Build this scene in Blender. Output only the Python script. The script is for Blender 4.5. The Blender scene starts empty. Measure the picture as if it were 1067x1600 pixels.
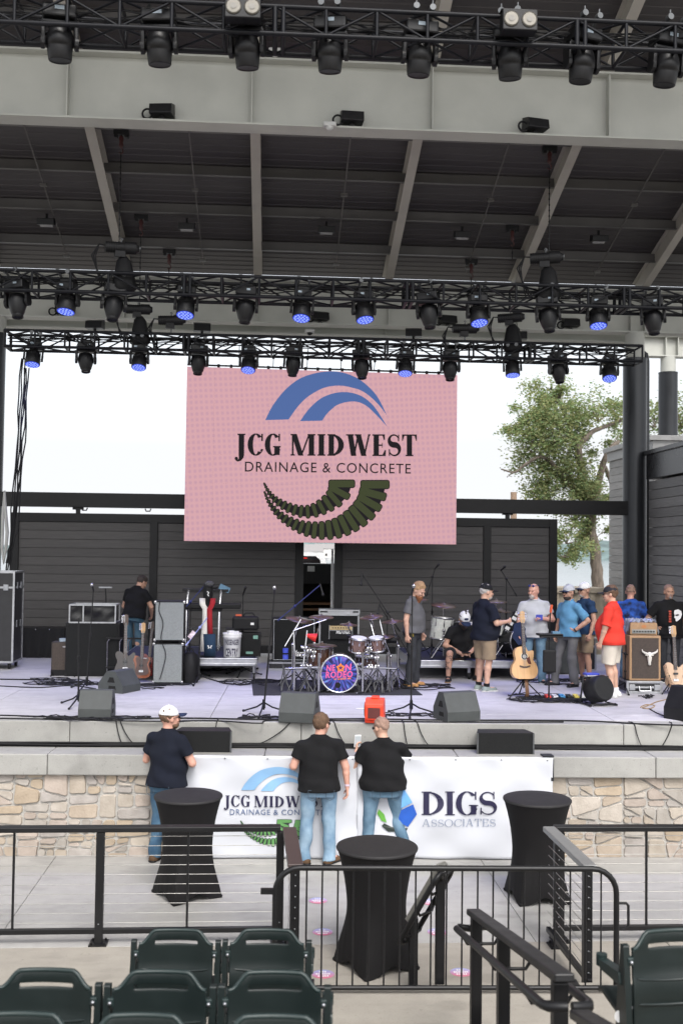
import bpy, bmesh, math, random
import numpy as np
from mathutils import Vector, Matrix
R = math.radians
PI = math.pi
random.seed(7)
SC = bpy.context.scene
C = SC.collection

# ---------------------------------------------------------------- camera, sky, sun, exposure
F = 1650.0                      # focal length in photograph pixels
CAMZ = 3.8
YAW, PITCH, ROLL = R(3.7), R(2.08), R(0.7)
CAM = Vector((0, 0, CAMZ))
_f0 = Vector((math.sin(YAW), math.cos(YAW), 0))
_r0 = Vector((math.cos(YAW), -math.sin(YAW), 0))
_fw = (_f0 * math.cos(PITCH) + Vector((0, 0, 1)) * math.sin(PITCH)).normalized()
_up0 = _r0.cross(_fw).normalized()
_rt = (_r0 * math.cos(ROLL) + _up0 * math.sin(ROLL)).normalized()
_up = _rt.cross(_fw).normalized()
cam = bpy.data.cameras.new('camera')
camo = bpy.data.objects.new('camera', cam)
C.objects.link(camo)
camo.matrix_world = Matrix(((_rt.x, _up.x, -_fw.x, CAM.x), (_rt.y, _up.y, -_fw.y, CAM.y), (_rt.z, _up.z, -_fw.z, CAM.z), (0, 0, 0, 1)))
cam.sensor_fit = 'VERTICAL'
cam.sensor_height = 36.0
cam.lens = 36.0 * F / 1600.0
cam.clip_end = 5000
cam.dof.use_dof = True
cam.dof.focus_distance = 13.0
cam.dof.aperture_fstop = 2.4
SC.camera = camo
SC.view_settings.view_transform = 'Standard'
SC.view_settings.look = 'None'
SC.view_settings.gamma = 1
SC.view_settings.exposure = 1.0

SUN_EL, SUN_AZ = R(50), R(12)    # behind the audience, a little to the right
w = bpy.data.worlds.new('World')
SC.world = w
w.use_nodes = True
nt = w.node_tree
bg = nt.nodes['Background']
sky = nt.nodes.new('ShaderNodeTexSky')
sky.sky_type = 'NISHITA'
sky.sun_disc = False
sky.sun_elevation = SUN_EL
sky.sun_rotation = PI - SUN_AZ
sky.dust_density = 4.0
sky.ozone_density = 1.0
hs = nt.nodes.new('ShaderNodeHueSaturation')
hs.inputs['Saturation'].default_value = 0.22     # thin overcast
nt.links.new(sky.outputs[0], hs.inputs['Color'])
cl = nt.nodes.new('ShaderNodeMix'); cl.data_type = 'RGBA'; cl.blend_type = 'LIGHTEN'; cl.inputs[0].default_value = 1
cl.inputs[7].default_value = (3.25, 3.32, 3.45, 1)     # even bright cloud cover
nt.links.new(hs.outputs[0], cl.inputs[6])
nt.links.new(cl.outputs[2], bg.inputs['Color'])
bg.inputs['Strength'].default_value = 0.15
sd = bpy.data.lights.new('sun', 'SUN')
sd.energy = 0.8
sd.angle = R(20)
sd.color = (1.0, 0.955, 0.9)
so = bpy.data.objects.new('sun', sd)
C.objects.link(so)
sdir = Vector((math.sin(SUN_AZ) * math.cos(SUN_EL), -math.cos(SUN_AZ) * math.cos(SUN_EL), math.sin(SUN_EL)))
so.rotation_euler = sdir.to_track_quat('Z', 'Y').to_euler()
so.location = (0, -20, 30)

# ---------------------------------------------------------------- pixel -> world
def ray(px, py):
    return _fw + _rt * ((px - 533.5) / F) + _up * ((800 - py) / F)
def atz(px, py, z=0.0):
    d = ray(px, py); return CAM + d * ((z - CAMZ) / d.z)
def aty(px, py, Y):
    d = ray(px, py); return CAM + d * (Y / d.y)
def atd(px, py, D):
    return CAM + ray(px, py) * D
STG = 1.58                      # stage deck height
def ons(px, py): return atz(px, py, STG)

# ---------------------------------------------------------------- materials
MC = {}
def M(name, col, rough=0.6, metal=0.0, var=0.12, scale=6.0, bump=0.0, bscale=80.0, spec=0.5, alpha=1.0, coat=0.0, stretch=None):
    if name in MC: return MC[name]
    m = bpy.data.materials.new(name); m.use_nodes = True
    t = m.node_tree; b = t.nodes['Principled BSDF']
    b.inputs['Roughness'].default_value = rough
    b.inputs['Metallic'].default_value = metal
    b.inputs['Specular IOR Level'].default_value = spec
    if coat: b.inputs['Coat Weight'].default_value = coat
    if alpha < 1: b.inputs['Alpha'].default_value = alpha
    tc = t.nodes.new('ShaderNodeTexCoord')
    vec = tc.outputs['Object']
    if stretch:
        mp = t.nodes.new('ShaderNodeMapping'); mp.inputs['Scale'].default_value = stretch
        t.links.new(vec, mp.inputs[0]); vec = mp.outputs[0]
    n = t.nodes.new('ShaderNodeTexNoise'); n.inputs['Scale'].default_value = scale; n.inputs['Detail'].default_value = 5
    t.links.new(vec, n.inputs['Vector'])
    cr = t.nodes.new('ShaderNodeValToRGB')
    cr.color_ramp.elements[0].position = 0.3; cr.color_ramp.elements[1].position = 0.7
    cr.color_ramp.elements[0].color = [c * (1 - var) for c in col[:3]] + [1]
    cr.color_ramp.elements[1].color = [min(1, c * (1 + var)) for c in col[:3]] + [1]
    t.links.new(n.outputs[0], cr.inputs[0]); t.links.new(cr.outputs[0], b.inputs['Base Color'])
    rr = t.nodes.new('ShaderNodeMapRange')
    rr.inputs[3].default_value = max(0, rough - 0.08); rr.inputs[4].default_value = min(1, rough + 0.1)
    t.links.new(n.outputs[0], rr.inputs[0]); t.links.new(rr.outputs[0], b.inputs['Roughness'])
    if bump:
        n2 = t.nodes.new('ShaderNodeTexNoise'); n2.inputs['Scale'].default_value = bscale; n2.inputs['Detail'].default_value = 3
        t.links.new(vec, n2.inputs['Vector'])
        bp = t.nodes.new('ShaderNodeBump'); bp.inputs['Strength'].default_value = bump; bp.inputs['Distance'].default_value = 0.01
        t.links.new(n2.outputs[0], bp.inputs['Height']); t.links.new(bp.outputs[0], b.inputs['Normal'])
    MC[name] = m
    return m

def concrete(name, col, line=(0, 40, 0), big=0.5, stain=0.16):
    m = bpy.data.materials.new(name); m.use_nodes = True
    t = m.node_tree; b = t.nodes['Principled BSDF']; L = t.links.new
    tc = t.nodes.new('ShaderNodeTexCoord')
    def noise(s, det=6, st=None):
        n = t.nodes.new('ShaderNodeTexNoise'); n.inputs['Scale'].default_value = s; n.inputs['Detail'].default_value = det
        if st:
            mp = t.nodes.new('ShaderNodeMapping'); mp.inputs['Scale'].default_value = st
            L(tc.outputs['Object'], mp.inputs[0]); L(mp.outputs[0], n.inputs['Vector'])
        else: L(tc.outputs['Object'], n.inputs['Vector'])
        return n.outputs[0]
    def ramp(x, a, bb, p0=.3, p1=.7):
        r = t.nodes.new('ShaderNodeValToRGB'); e = r.color_ramp.elements
        e[0].position = p0; e[1].position = p1; e[0].color = (a, a, a, 1); e[1].color = (bb, bb, bb, 1)
        L(x, r.inputs[0]); return r.outputs[0]
    def mul(x, y):
        mm = t.nodes.new('ShaderNodeMix'); mm.data_type = 'RGBA'; mm.blend_type = 'MULTIPLY'; mm.inputs[0].default_value = 1
        L(x, mm.inputs[6]); L(y, mm.inputs[7]); return mm.outputs[2]
    rgb = t.nodes.new('ShaderNodeRGB'); rgb.outputs[0].default_value = (*col, 1)
    c = mul(rgb.outputs[0], ramp(noise(big), 1 - stain, 1.04))
    c = mul(c, ramp(noise(7, 8), 0.93, 1.03))
    c = mul(c, ramp(noise(1.0, 6, (0.5, 7, 7)), 0.93, 1.03))
    c = mul(c, ramp(noise(90, 2), 0.9, 1.03, .25, .5))
    c = mul(c, ramp(noise(24, 2), 1.0, .80, .66, .74)); c = mul(c, ramp(noise(1.7, 9, (1, 2.2, 1)), 1.0, .86, .56, .66))
    L(c, b.inputs['Base Color']); b.inputs['Roughness'].default_value = 0.75
    bp = t.nodes.new('ShaderNodeBump'); bp.inputs['Strength'].default_value = .25; bp.inputs['Distance'].default_value = .004
    L(noise(120, 3), bp.inputs['Height']); L(bp.outputs[0], b.inputs['Normal'])
    MC[name] = m
    return m

def emit(name, col, s):
    if name in MC: return MC[name]
    m = bpy.data.materials.new(name); m.use_nodes = True
    b = m.node_tree.nodes['Principled BSDF']
    b.inputs['Base Color'].default_value = (*[c * .05 for c in col], 1); b.inputs['Specular IOR Level'].default_value = .05
    b.inputs['Emission Color'].default_value = (*col, 1); b.inputs['Emission Strength'].default_value = s
    MC[name] = m
    return m
def s2l(*c): return tuple(((x / 255 + .055) / 1.055) ** 2.4 if x > 10 else x / 255 / 12.92 for x in c)

# ---------------------------------------------------------------- mesh builder
def frame(d):
    d = Vector(d).normalized()
    a = Vector((0, 0, 1)) if abs(d.z) < .95 else Vector((1, 0, 0))
    u = d.cross(a).normalized(); return u, d.cross(u).normalized(), d
def rotz(a): return Matrix.Rotation(a, 3, 'Z')
class MB:
    def __init__(s): s.v = []; s.f = []; s.sm = []; s.mi = []; s.cur = 0; s.cols = None; s.col = None
    def add(s, vs, fs, smooth=False):
        o = len(s.v); s.v += [tuple(p) for p in vs]
        for f in fs:
            s.f.append(tuple(i + o for i in f)); s.sm.append(smooth); s.mi.append(s.cur)
            if s.cols is not None: s.cols.append(s.col)
        return s
    def box(s, c, sz, rot=None):
        c = Vector(c); h = Vector(sz) * .5
        vs = []
        for x in (-1, 1):
            for y in (-1, 1):
                for z in (-1, 1):
                    p = Vector((x * h.x, y * h.y, z * h.z))
                    if rot is not None: p = rot @ p
                    vs.append(c + p)
        return s.add(vs, [(0, 1, 3, 2), (4, 6, 7, 5), (0, 4, 5, 1), (2, 3, 7, 6), (0, 2, 6, 4), (1, 5, 7, 3)])
    def bar(s, a, b, w, h, up=None):
        a = Vector(a); b = Vector(b); d = b - a; L = d.length; d.normalize()
        upv = Vector(up) if up else (Vector((0, 0, 1)) if abs(d.z) < .95 else Vector((0, 1, 0)))
        u = d.cross(upv).normalized(); v = u.cross(d).normalized()
        rot = Matrix((u, d, v)).transposed()
        return s.box((a + b) * .5, (w, L, h), rot)
    def cyl(s, a, b, r0, r1=None, n=12, cap=True):
        if r1 is None: r1 = r0
        a = Vector(a); b = Vector(b); u, v, d = frame(b - a)
        A = [a + (u * math.cos(2 * PI * i / n) + v * math.sin(2 * PI * i / n)) * r0 for i in range(n)]
        B = [b + (u * math.cos(2 * PI * i / n) + v * math.sin(2 * PI * i / n)) * r1 for i in range(n)]
        s.add(A + B, [(i, (i + 1) % n, n + (i + 1) % n, n + i) for i in range(n)], True)
        if cap:
            if r0 > 1e-5: s.add(A, [tuple(range(n - 1, -1, -1))])
            if r1 > 1e-5: s.add(B, [tuple(range(n))])
        return s
    def tube(s, pts, r, n=8, cap=True, closed=False):
        pts = [Vector(p) for p in pts]; k = len(pts)
        if not hasattr(r, '__len__'): r = [r] * k
        vs = []; t0 = None; u = None
        for i, p in enumerate(pts):
            if closed: t = pts[(i + 1) % k] - pts[i - 1]
            else: t = pts[min(i + 1, k - 1)] - pts[max(i - 1, 0)]
            t.normalize()
            if u is None: u = frame(t)[0]
            else:
                u = u - t * u.dot(t)
                u = frame(t)[0] if u.length < 1e-6 else u.normalized()
            v = t.cross(u)
            vs += [p + (u * math.cos(2 * PI * j / n) + v * math.sin(2 * PI * j / n)) * r[i] for j in range(n)]
        fs = []
        for i in range(k if closed else k - 1):
            i2 = (i + 1) % k
            for j in range(n):
                fs.append((i * n + j, i * n + (j + 1) % n, i2 * n + (j + 1) % n, i2 * n + j))
        s.add(vs, fs, True)
        if cap and not closed:
            s.add(vs[:n], [tuple(range(n - 1, -1, -1))]); s.add(vs[-n:], [tuple(range(n))])
        return s
    def lathe(s, prof, o=(0, 0, 0), d=(0, 0, 1), n=24, cap=True, fn=None):
        o = Vector(o); u, v, d = frame(d); vs = []
        for (r, h) in prof:
            for j in range(n):
                a = 2 * PI * j / n; rr = fn(r, h, a) if fn else r
                vs.append(o + d * h + (u * math.cos(a) + v * math.sin(a)) * rr)
        fs = []
        for i in range(len(prof) - 1):
            for j in range(n):
                fs.append((i * n + j, i * n + (j + 1) % n, (i + 1) * n + (j + 1) % n, (i + 1) * n + j))
        s.add(vs, fs, True)
        if cap:
            if prof[0][0] > 1e-5: s.add(vs[:n], [tuple(range(n - 1, -1, -1))])
            if prof[-1][0] > 1e-5: s.add(vs[-n:], [tuple(range(n))])
        return s
    def prism(s, poly, o, ux, uy, depth, smooth=False):
        o = Vector(o); ux = Vector(ux); uy = Vector(uy); nn = ux.cross(uy).normalized()
        n = len(poly)
        A = [o + ux * p[0] + uy * p[1] for p in poly]
        if depth == 0: return s.add(A, [tuple(range(n))])
        B = [p + nn * depth for p in A]
        s.add(A, [tuple(range(n - 1, -1, -1))]); s.add(B, [tuple(range(n))])
        return s.add(A + B, [(i, (i + 1) % n, n + (i + 1) % n, n + i) for i in range(n)], smooth)
    def sph(s, c, r, n=12, m=8, rot=None):
        c = Vector(c)
        if not hasattr(r, '__len__'): r = (r, r, r)
        vs = []
        for i in range(m + 1):
            th = PI * i / m
            for j in range(n):
                p = Vector((r[0] * math.sin(th) * math.cos(2 * PI * j / n), r[1] * math.sin(th) * math.sin(2 * PI * j / n), r[2] * math.cos(th)))
                if rot is not None: p = rot @ p
                vs.append(c + p)
        fs = []
        for i in range(m):
            for j in range(n):
                q = (i * n + j, (i + 1) * n + j, (i + 1) * n + (j + 1) % n, i * n + (j + 1) % n)
                if i == 0: q = (q[0], q[1], q[2])
                elif i == m - 1: q = (q[0], q[1], q[3])
                fs.append(q)
        return s.add(vs, fs, True)
    def disc(s, c, d, r, n=20, r2=None):
        u, v, d = frame(d); c = Vector(c); r2 = r2 or r
        return s.add([c + u * math.cos(2 * PI * i / n) * r + v * math.sin(2 * PI * i / n) * r2 for i in range(n)], [tuple(range(n))])
    def build(s, name, mat, parent=None, bevel=0, loc=None, rz=None, seg=2):
        me = bpy.data.meshes.new(name); me.from_pydata(s.v, [], s.f)
        ms = mat if isinstance(mat, (list, tuple)) else [mat]
        for m in ms: me.materials.append(m)
        me.polygons.foreach_set('use_smooth', s.sm)
        if len(ms) > 1: me.polygons.foreach_set('material_index', s.mi)
        if s.cols is not None:
            at = me.color_attributes.new('tint', 'FLOAT_COLOR', 'CORNER'); k = 0; arr = []
            for f, c in zip(s.f, s.cols): arr += list(c) * len(f)
            at.data.foreach_set('color', arr)
        me.update()
        o = bpy.data.objects.new(name, me); C.objects.link(o)
        if parent is not None: o.parent = parent
        if loc is not None: o.location = loc
        if rz is not None: o.rotation_euler = (0, 0, rz)
        if bevel:
            b = o.modifiers.new('bevel', 'BEVEL'); b.width = bevel; b.segments = seg; b.limit_method = 'ANGLE'; b.angle_limit = R(40)
        return o
def thing(name, label, cat, loc=(0, 0, 0), rz=0, group=None):
    o = bpy.data.objects.new(name, None); C.objects.link(o); o.empty_display_size = .2
    o.location = loc; o.rotation_euler = (0, 0, rz); o['label'] = label; o['category'] = cat
    if group: o['group'] = group
    return o
def tag(o, label, cat, group=None):
    o['label'] = label; o['category'] = cat
    if group: o['group'] = group
    return o
def structure(o): o['kind'] = 'structure'; return o
def dup(root, loc, rz, label, group=None, scale=None):
    r = root.copy(); C.objects.link(r); r.location = loc
    r.rotation_euler = (0, 0, rz) if not hasattr(rz, '__len__') else rz
    r['label'] = label
    if group: r['group'] = group
    if scale: r.scale = scale
    for ch in list(root.children):
        c = ch.copy(); C.objects.link(c); c.parent = r
        for g in list(ch.children):
            d = g.copy(); C.objects.link(d); d.parent = c
    return r
ORD = ['leftmost', 'second', 'third', 'fourth', 'fifth', 'sixth', 'seventh', 'eighth', 'ninth', 'tenth', 'eleventh', 'twelfth']

# shared materials
BLACK = M('black_metal', (.008, .008, .009), .45, 0, .25, 10, spec=.3)
BLKPLASTIC = M('black_plastic', (.009, .009, .010), .5, 0, .2, 12, .1, 200, spec=.3)
RAILBLK = M('rail_black', (.007, .007, .008), .42, 0, .2, 5, .05, 150, spec=.4)
CHROME = M('chrome', (.46, .46, .48), .22, 1, .05, 10)
STEEL = M('dull_steel', (.34, .35, .37), .38, 1, .12, 8)
CREAM = M('cream_paint', (.405, .41, .375), .55, 0, .09, 1.5, .05, 30)
BEIGE = M('beige_paint', (.36, .34, .30), .5, 0, .08, 1.5)
CABLE = M('cable_rubber', (.008, .008, .009), .6, 0, .2, 20, spec=.25)
WHITE = M('white_paint', (.78, .78, .78), .5, 0, .05, 4)
TOLEX = M('black_tolex', (.009, .009, .010), .65, 0, .25, 40, .35, 350, spec=.25)
ALU = M('aluminium', (.46, .47, .49), .35, 1, .12, 9, .05, 60)
# ================================================================ SETTING
random.seed(11)
PIT = concrete('pit_concrete', (.375, .365, .35))
TERR = concrete('terrace_concrete', (.335, .308, .268))
LEDGE = concrete('ledge_concrete', (.345, .34, .32), stain=.28)
DECK = concrete('deck_concrete', (.50, .49, .505), stain=.3)
# far ground sheet, water, far shore
g = MB(); g.box((0, 10, -.35), (220, 90, .5)); structure(g.build('ground', M('gravel', (.42, .40, .37), .9, 0, .2, .6, .3, 40)))
wt = MB(); wt.add([(-2500, 54, -1.6), (2500, 54, -1.6), (2500, 1500, -1.6), (-2500, 1500, -1.6)], [(0, 1, 2, 3)])
structure(wt.build('water', M('lake_water', (.16, .2, .22), .12, 0, .1, .02, .12, .6)))
# far wooded shore: ridge with uneven crest
hm = MB(); n = 160; rows = 7; vs = []
for j in range(rows):
    for i in range(n):
        x = -1100 + 2200 * i / (n - 1); t = j / (rows - 1)
        hgt = 11 + 5 * math.sin(x * .006) + 3 * math.sin(x * .019 + 1) + random.uniform(-1.3, 1.3)
        vs.append((x, 850 + 120 * t + random.uniform(-6, 6), -2 + hgt * math.sin(t * PI * .5) + (random.uniform(-1, 1) if j else 0)))
fs = [(j * n + i, j * n + i + 1, (j + 1) * n + i + 1, (j + 1) * n + i) for j in range(rows - 1) for i in range(n - 1)]
hm.add(vs, fs); structure(hm.build('hills', M('far_woods_hazed', (.12, .17, .17), .9, 0, .45, .06)))  # blue distance haze is mixed into the woods' base colour

# pit floor: cast slabs with narrow joints
pf = MB(); pf.box((0, 9, -.08), (44, 34, .1)); structure(pf.build('pit_bed', M('joint_dirt', (.14, .13, .12), .9)))
pm = MB(); xs = [-13, -9.5, -6.1, -2.6, 2.62, 6.4, 10, 14]; ys = [10.32, 13.6]
for i in range(len(xs) - 1):
    pm.box(((xs[i] + xs[i + 1]) / 2, 11.96, -.045), (xs[i + 1] - xs[i] - .007, 3.27, .09))
structure(pm.build('pit_floor', PIT, bevel=.004))
tm = MB(); xs = [-13, -6.5, -1.1, 3.9, 9, 14]
for i in range(len(xs) - 1):
    tm.box(((xs[i] + xs[i + 1]) / 2, 9.66, -.043), (xs[i + 1] - xs[i] - .008, 1.31, .09))
structure(tm.build('walkway', TERR, bevel=.004))
# seating terraces rising toward the audience (stepped slab)
st = MB()
for (y0, y1, z1) in ((7.3, 8.93, .17), (5.95, 7.298, .55), (4.95, 5.948, .86), (3.9, 4.948, 1.0), (2.6, 3.898, 1.35), (1.2, 2.598, 1.7), (-3, 1.198, 2.05)):
    st.box((0, (y0 + y1) / 2, z1 / 2 - .1), (26, y1 - y0, z1 + .2))
structure(st.build('terraces', TERR, bevel=.012))

# ---------------------------------------------------------------- stage
EA = atz(0, 1177, 1.26); EB = atz(1067, 1183, 1.26)
SE = (EB - EA).normalized(); SANG = math.atan2(SE.y, SE.x); SO = (EA + EB) / 2; SO.z = 0
SN = Vector((-SE.y, SE.x, 0))
def stg(x, y, z): return SO + SE * x + SN * y + Vector((0, 0, z))
def stx(px, py=1200):          # local x along the stage front of a pixel on the front plane
    d = ray(px, py); t = (SO - CAM).dot(SN) / d.dot(SN); return (CAM + d * t - SO).dot(SE)
stage = thing('concert_stage', 'wide concrete concert stage with pale ledge and tan rubble stone front wall', 'stage', SO, SANG)
def split(poly, out, depth=0):
    xs = [p[0] for p in poly]; ys = [p[1] for p in poly]
    wd = max(xs) - min(xs); h = max(ys) - min(ys)
    A = 0
    for i in range(len(poly)):
        a, b = poly[i], poly[(i + 1) % len(poly)]; A += a[0] * b[1] - a[1] * b[0]
    A = abs(A) / 2
    lim = random.choice([.022, .035, .05, .07, .11])
    if (A < lim and wd < 2.6 * h + .05 and h < .42) or A < .018: out.append(poly); return
    cx = min(xs) + wd * random.uniform(.36, .64); cy = min(ys) + h * random.uniform(.33, .67)
    tilt = random.gauss(0, .07) if random.random() < .8 else random.uniform(-.6, .6)
    if wd > h * random.uniform(1.4, 2.3): nx, ny = math.cos(tilt), math.sin(tilt)
    else: nx, ny = -math.sin(tilt), math.cos(tilt)
    for sgn in (1, -1):
        q = []
        for i in range(len(poly)):
            a, b = poly[i], poly[(i + 1) % len(poly)]
            da = sgn * ((a[0] - cx) * nx + (a[1] - cy) * ny); db = sgn * ((b[0] - cx) * nx + (b[1] - cy) * ny)
            if da >= 0: q.append(a)
            if da * db < 0:
                t = da / (da - db); q.append((a[0] + (b[0] - a[0]) * t, a[1] + (b[1] - a[1]) * t))
        if len(q) >= 3: split(q, out, depth + 1)
def inset(poly, d):
    n = len(poly); res = []
    A = sum(poly[i][0] * poly[(i + 1) % n][1] - poly[i][1] * poly[(i + 1) % n][0] for i in range(n))
    if A < 0: poly = poly[::-1]
    lines = []
    for i in range(n):
        a, b = poly[i], poly[(i + 1) % n]; L = math.hypot(b[0] - a[0], b[1] - a[1]) or 1e-6
        nx, ny = -(b[1] - a[1]) / L, (b[0] - a[0]) / L
        lines.append((nx, ny, nx * a[0] + ny * a[1] + d))
    for i in range(n):
        a, b = lines[i - 1], lines[i]; det = a[0] * b[1] - a[1] * b[0]
        if abs(det) < .05: res.append((poly[i][0] + b[0] * d, poly[i][1] + b[1] * d))
        else: res.append(((a[2] * b[1] - b[2] * a[1]) / det, (a[0] * b[2] - b[0] * a[2]) / det))
    return res
stones = []
x = -8.2
while x < 8.2:
    wd = random.uniform(.9, 1.6); split([(x, -.02), (x + wd, -.02), (x + wd, 1.02), (x, 1.02)], stones); x += wd
sm = MB(); sm.cols = []
pal = [(.45, .40, .34), (.43, .345, .25), (.42, .355, .31), (.38, .355, .325), (.47, .425, .375), (.39, .335, .275), (.37, .345, .33), (.43, .355, .28), (.40, .34, .30)]
for pl in stones:
    p0 = inset(pl, random.uniform(.006, .011))
    q = []
    for i in range(len(p0)):      # round the corners and roughen the edges
        a = p0[i - 1]; b = p0[i]; c = p0[(i + 1) % len(p0)]
        la = math.hypot(a[0] - b[0], a[1] - b[1]); lc = math.hypot(c[0] - b[0], c[1] - b[1])
        ta = min(.3, .022 / max(la, .01)); tcc = min(.3, .022 / max(lc, .01))
        q.append((b[0] + (a[0] - b[0]) * ta, b[1] + (a[1] - b[1]) * ta)); q.append((b[0] + (c[0] - b[0]) * tcc, b[1] + (c[1] - b[1]) * tcc))
        if lc > .14:
            for t in (.35, .65): q.append((b[0] + (c[0] - b[0]) * t + random.uniform(-.005, .005), b[1] + (c[1] - b[1]) * t + random.uniform(-.005, .005)))
    cx = sum(p[0] for p in q) / len(q); cy = sum(p[1] for p in q) / len(q)
    col = random.choice(pal); col = [a * .8 + b * .2 for a, b in zip(col, (.43, .39, .34))]; k = random.uniform(.80, .98); sm.col = (col[0] * k, col[1] * k, col[2] * k, 1)
    dep = random.uniform(.012, .034); n = len(q)
    tx, tz = random.gauss(0, .02), random.gauss(0, .02)
    def yv(p, s_): return .066 - (dep if s_ else -.004) + (p[0] - cx) * tx + (p[1] - cy) * tz
    O = [(p[0], yv(p, 0), p[1]) for p in q]
    I = [(cx + (p[0] - cx) * .93, yv(p, 1), cy + (p[1] - cy) * .9) for p in q]
    sm.add(O + I, [(i, (i + 1) % n, n + (i + 1) % n, n + i) for i in range(n)])
    sm.add(I, [tuple(range(n))])
def stone_mat():
    m = bpy.data.materials.new('rubble_stone'); m.use_nodes = True; t = m.node_tree; b = t.nodes['Principled BSDF']; L = t.links.new
    at = t.nodes.new('ShaderNodeVertexColor'); at.layer_name = 'tint'
    tc = t.nodes.new('ShaderNodeTexCoord')
    n = t.nodes.new('ShaderNodeTexNoise'); n.inputs['Scale'].default_value = 7; n.inputs['Detail'].default_value = 8; L(tc.outputs['Object'], n.inputs['Vector'])
    r = t.nodes.new('ShaderNodeValToRGB'); r.color_ramp.elements[0].position = .3; r.color_ramp.elements[1].position = .7
    r.color_ramp.elements[0].color = (.86, .84, .81, 1); r.color_ramp.elements[1].color = (1.12, 1.11, 1.10, 1); L(n.outputs[0], r.inputs[0])
    mx = t.nodes.new('ShaderNodeMix'); mx.data_type = 'RGBA'; mx.blend_type = 'MULTIPLY'; mx.inputs[0].default_value = 1
    L(at.outputs[0], mx.inputs[6]); L(r.outputs[0], mx.inputs[7]); L(mx.outputs[2], b.inputs['Base Color'])
    b.inputs['Roughness'].default_value = .85
    n2 = t.nodes.new('ShaderNodeTexNoise'); n2.inputs['Scale'].default_value = 35; n2.inputs['Detail'].default_value = 6; L(tc.outputs['Object'], n2.inputs['Vector'])
    bp = t.nodes.new('ShaderNodeBump'); bp.inputs['Strength'].default_value = .5; bp.inputs['Distance'].default_value = .012; L(n2.outputs[0], bp.inputs['Height']); L(bp.outputs[0], b.inputs['Normal'])
    return m
sm.build('stone_facing', stone_mat(), stage)
mm = MB(); mm.box((0, .566, .5), (16.6, 1.0, 1.03)); mm.build('mortar_wall', M('mortar', (.37, .355, .33), .9, 0, .15, 20, .3, 90), stage)
cm = MB(); xs = [-8.3, stx(75), -1.0, 1.4, stx(1023), 8.3]
for i in range(len(xs) - 1):
    cm.box(((xs[i] + xs[i + 1]) / 2, .285, 1.13), (xs[i + 1] - xs[i] - .006, .63, .26))
cm.build('ledge_cap', LEDGE, stage, bevel=.015)
um = MB(); xs = [-8.3, stx(95, 1150), -.55, stx(993, 1150), 8.3]
for i in range(len(xs) - 1):
    um.box(((xs[i] + xs[i + 1]) / 2, .66, 1.30), (xs[i + 1] - xs[i] - .006, .30, .556))
um.build('step_face', LEDGE, stage, bevel=.012)
dm = MB(); dm.box((0, 5.4, 1.53), (16.6, 9.4, .07)); dm.build('deck_bed', M('joint_dirt', (.1, .1, .1), .9), stage)
dk = MB()
rows_y = [.815, 1.28, 2.66, 5.6, 9.9]; cols = [-8.3, -4.9, -1.75, stx(500, 1150) + .02, 3.6, 8.3]
for j in range(len(rows_y) - 1):
    for i in range(len(cols) - 1):
        x0, x1, y0, y1 = cols[i], cols[i + 1], rows_y[j], rows_y[j + 1]
        dk.box(((x0 + x1) / 2, (y0 + y1) / 2, 1.555), (x1 - x0 - .008, y1 - y0 - .012, .05))
dk.build('deck', DECK, stage, bevel=.004)

# ---------------------------------------------------------------- canopy roof
canopy = thing('stage_canopy', 'huge sloping steel canopy over the stage with cream girders and dark metal roof deck', 'canopy')
def zb(Y): return 9.52 + .297 * (22.3 - Y)      # underside of the rafters
RX0 = aty(403, 435, 22.3).x; RSP = 2.78
RX = [RX0 + RSP * k for k in range(-4, 5)]
XL, XR = -13.0, 13.6
dkm = MB(); yy = 9.0; prof = []
while yy < 22.7:
    for dy, dz in ((0, 0), (.12, 0), (.13, .008), (.155, .008), (.165, 0)): prof.append((yy + dy, zb(yy + dy) + .42 + dz))
    yy += .165
vs = []; fs = []
for (a, b) in prof: vs += [(XL, a, b), (XR, a, b)]
for i in range(len(prof) - 1): fs.append((2 * i, 2 * i + 1, 2 * i + 3, 2 * i + 2))
k = len(vs); vs += [(XL, 9, zb(9) + .52), (XR, 9, zb(9) + .52), (XR, 22.84, zb(22.84) + .52), (XL, 22.84, zb(22.84) + .52)]; fs.append((k, k + 1, k + 2, k + 3))
dkm.add(vs, fs)
dkm.build('roof_deck', M('roof_deck_metal', (.060, .055, .056), .5, .1, .2, .7, .1, 15, stretch=(.4, 1.5, 1)), canopy)
for X in RX:
    m = MB(); a, b = 9.1, 22.75
    for off, wd, h in ((.012, .17, .024), (.396, .17, .02)): m.bar((X, a, zb(a) + off), (X, b, zb(b) + off), wd, h)
    m.bar((X, a, zb(a) + .205), (X, b, zb(b) + .205), .02, .36)
    m.build('rafter', BEIGE, canopy, bevel=.004)
for k in range(-7, 4):
    Y = 18.1 + 1.16 * k; m = MB(); z = zb(Y) + .2
    m.bar((XL, Y, z + .1), (XR, Y, z + .1), .012, .18); m.bar((XL, Y - .035, z + .005), (XR, Y - .035, z + .005), .08, .012); m.bar((XL, Y + .035, z + .196), (XR, Y + .035, z + .196), .08, .008)
    m.build('purlin', M('purlin_paint', (.11, .106, .104), .45, .1, .1, 2), canopy)
CONDX = []
for k in range(-3, 4):
    X = RX0 + RSP * (k + .5) + .25; CONDX.append(X); m = MB()
    m.bar((X, 16.4, zb(16.4) + .17), (X, 22.1, zb(22.1) + .17), .022, .022)
    for Y in (17.0, 19.6, 21.9): m.box((X, Y, zb(Y) + .16), (.12, .08, .05))
    m.build('conduit', M('conduit_grey', (.10, .095, .09), .5, .1), canopy)
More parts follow.
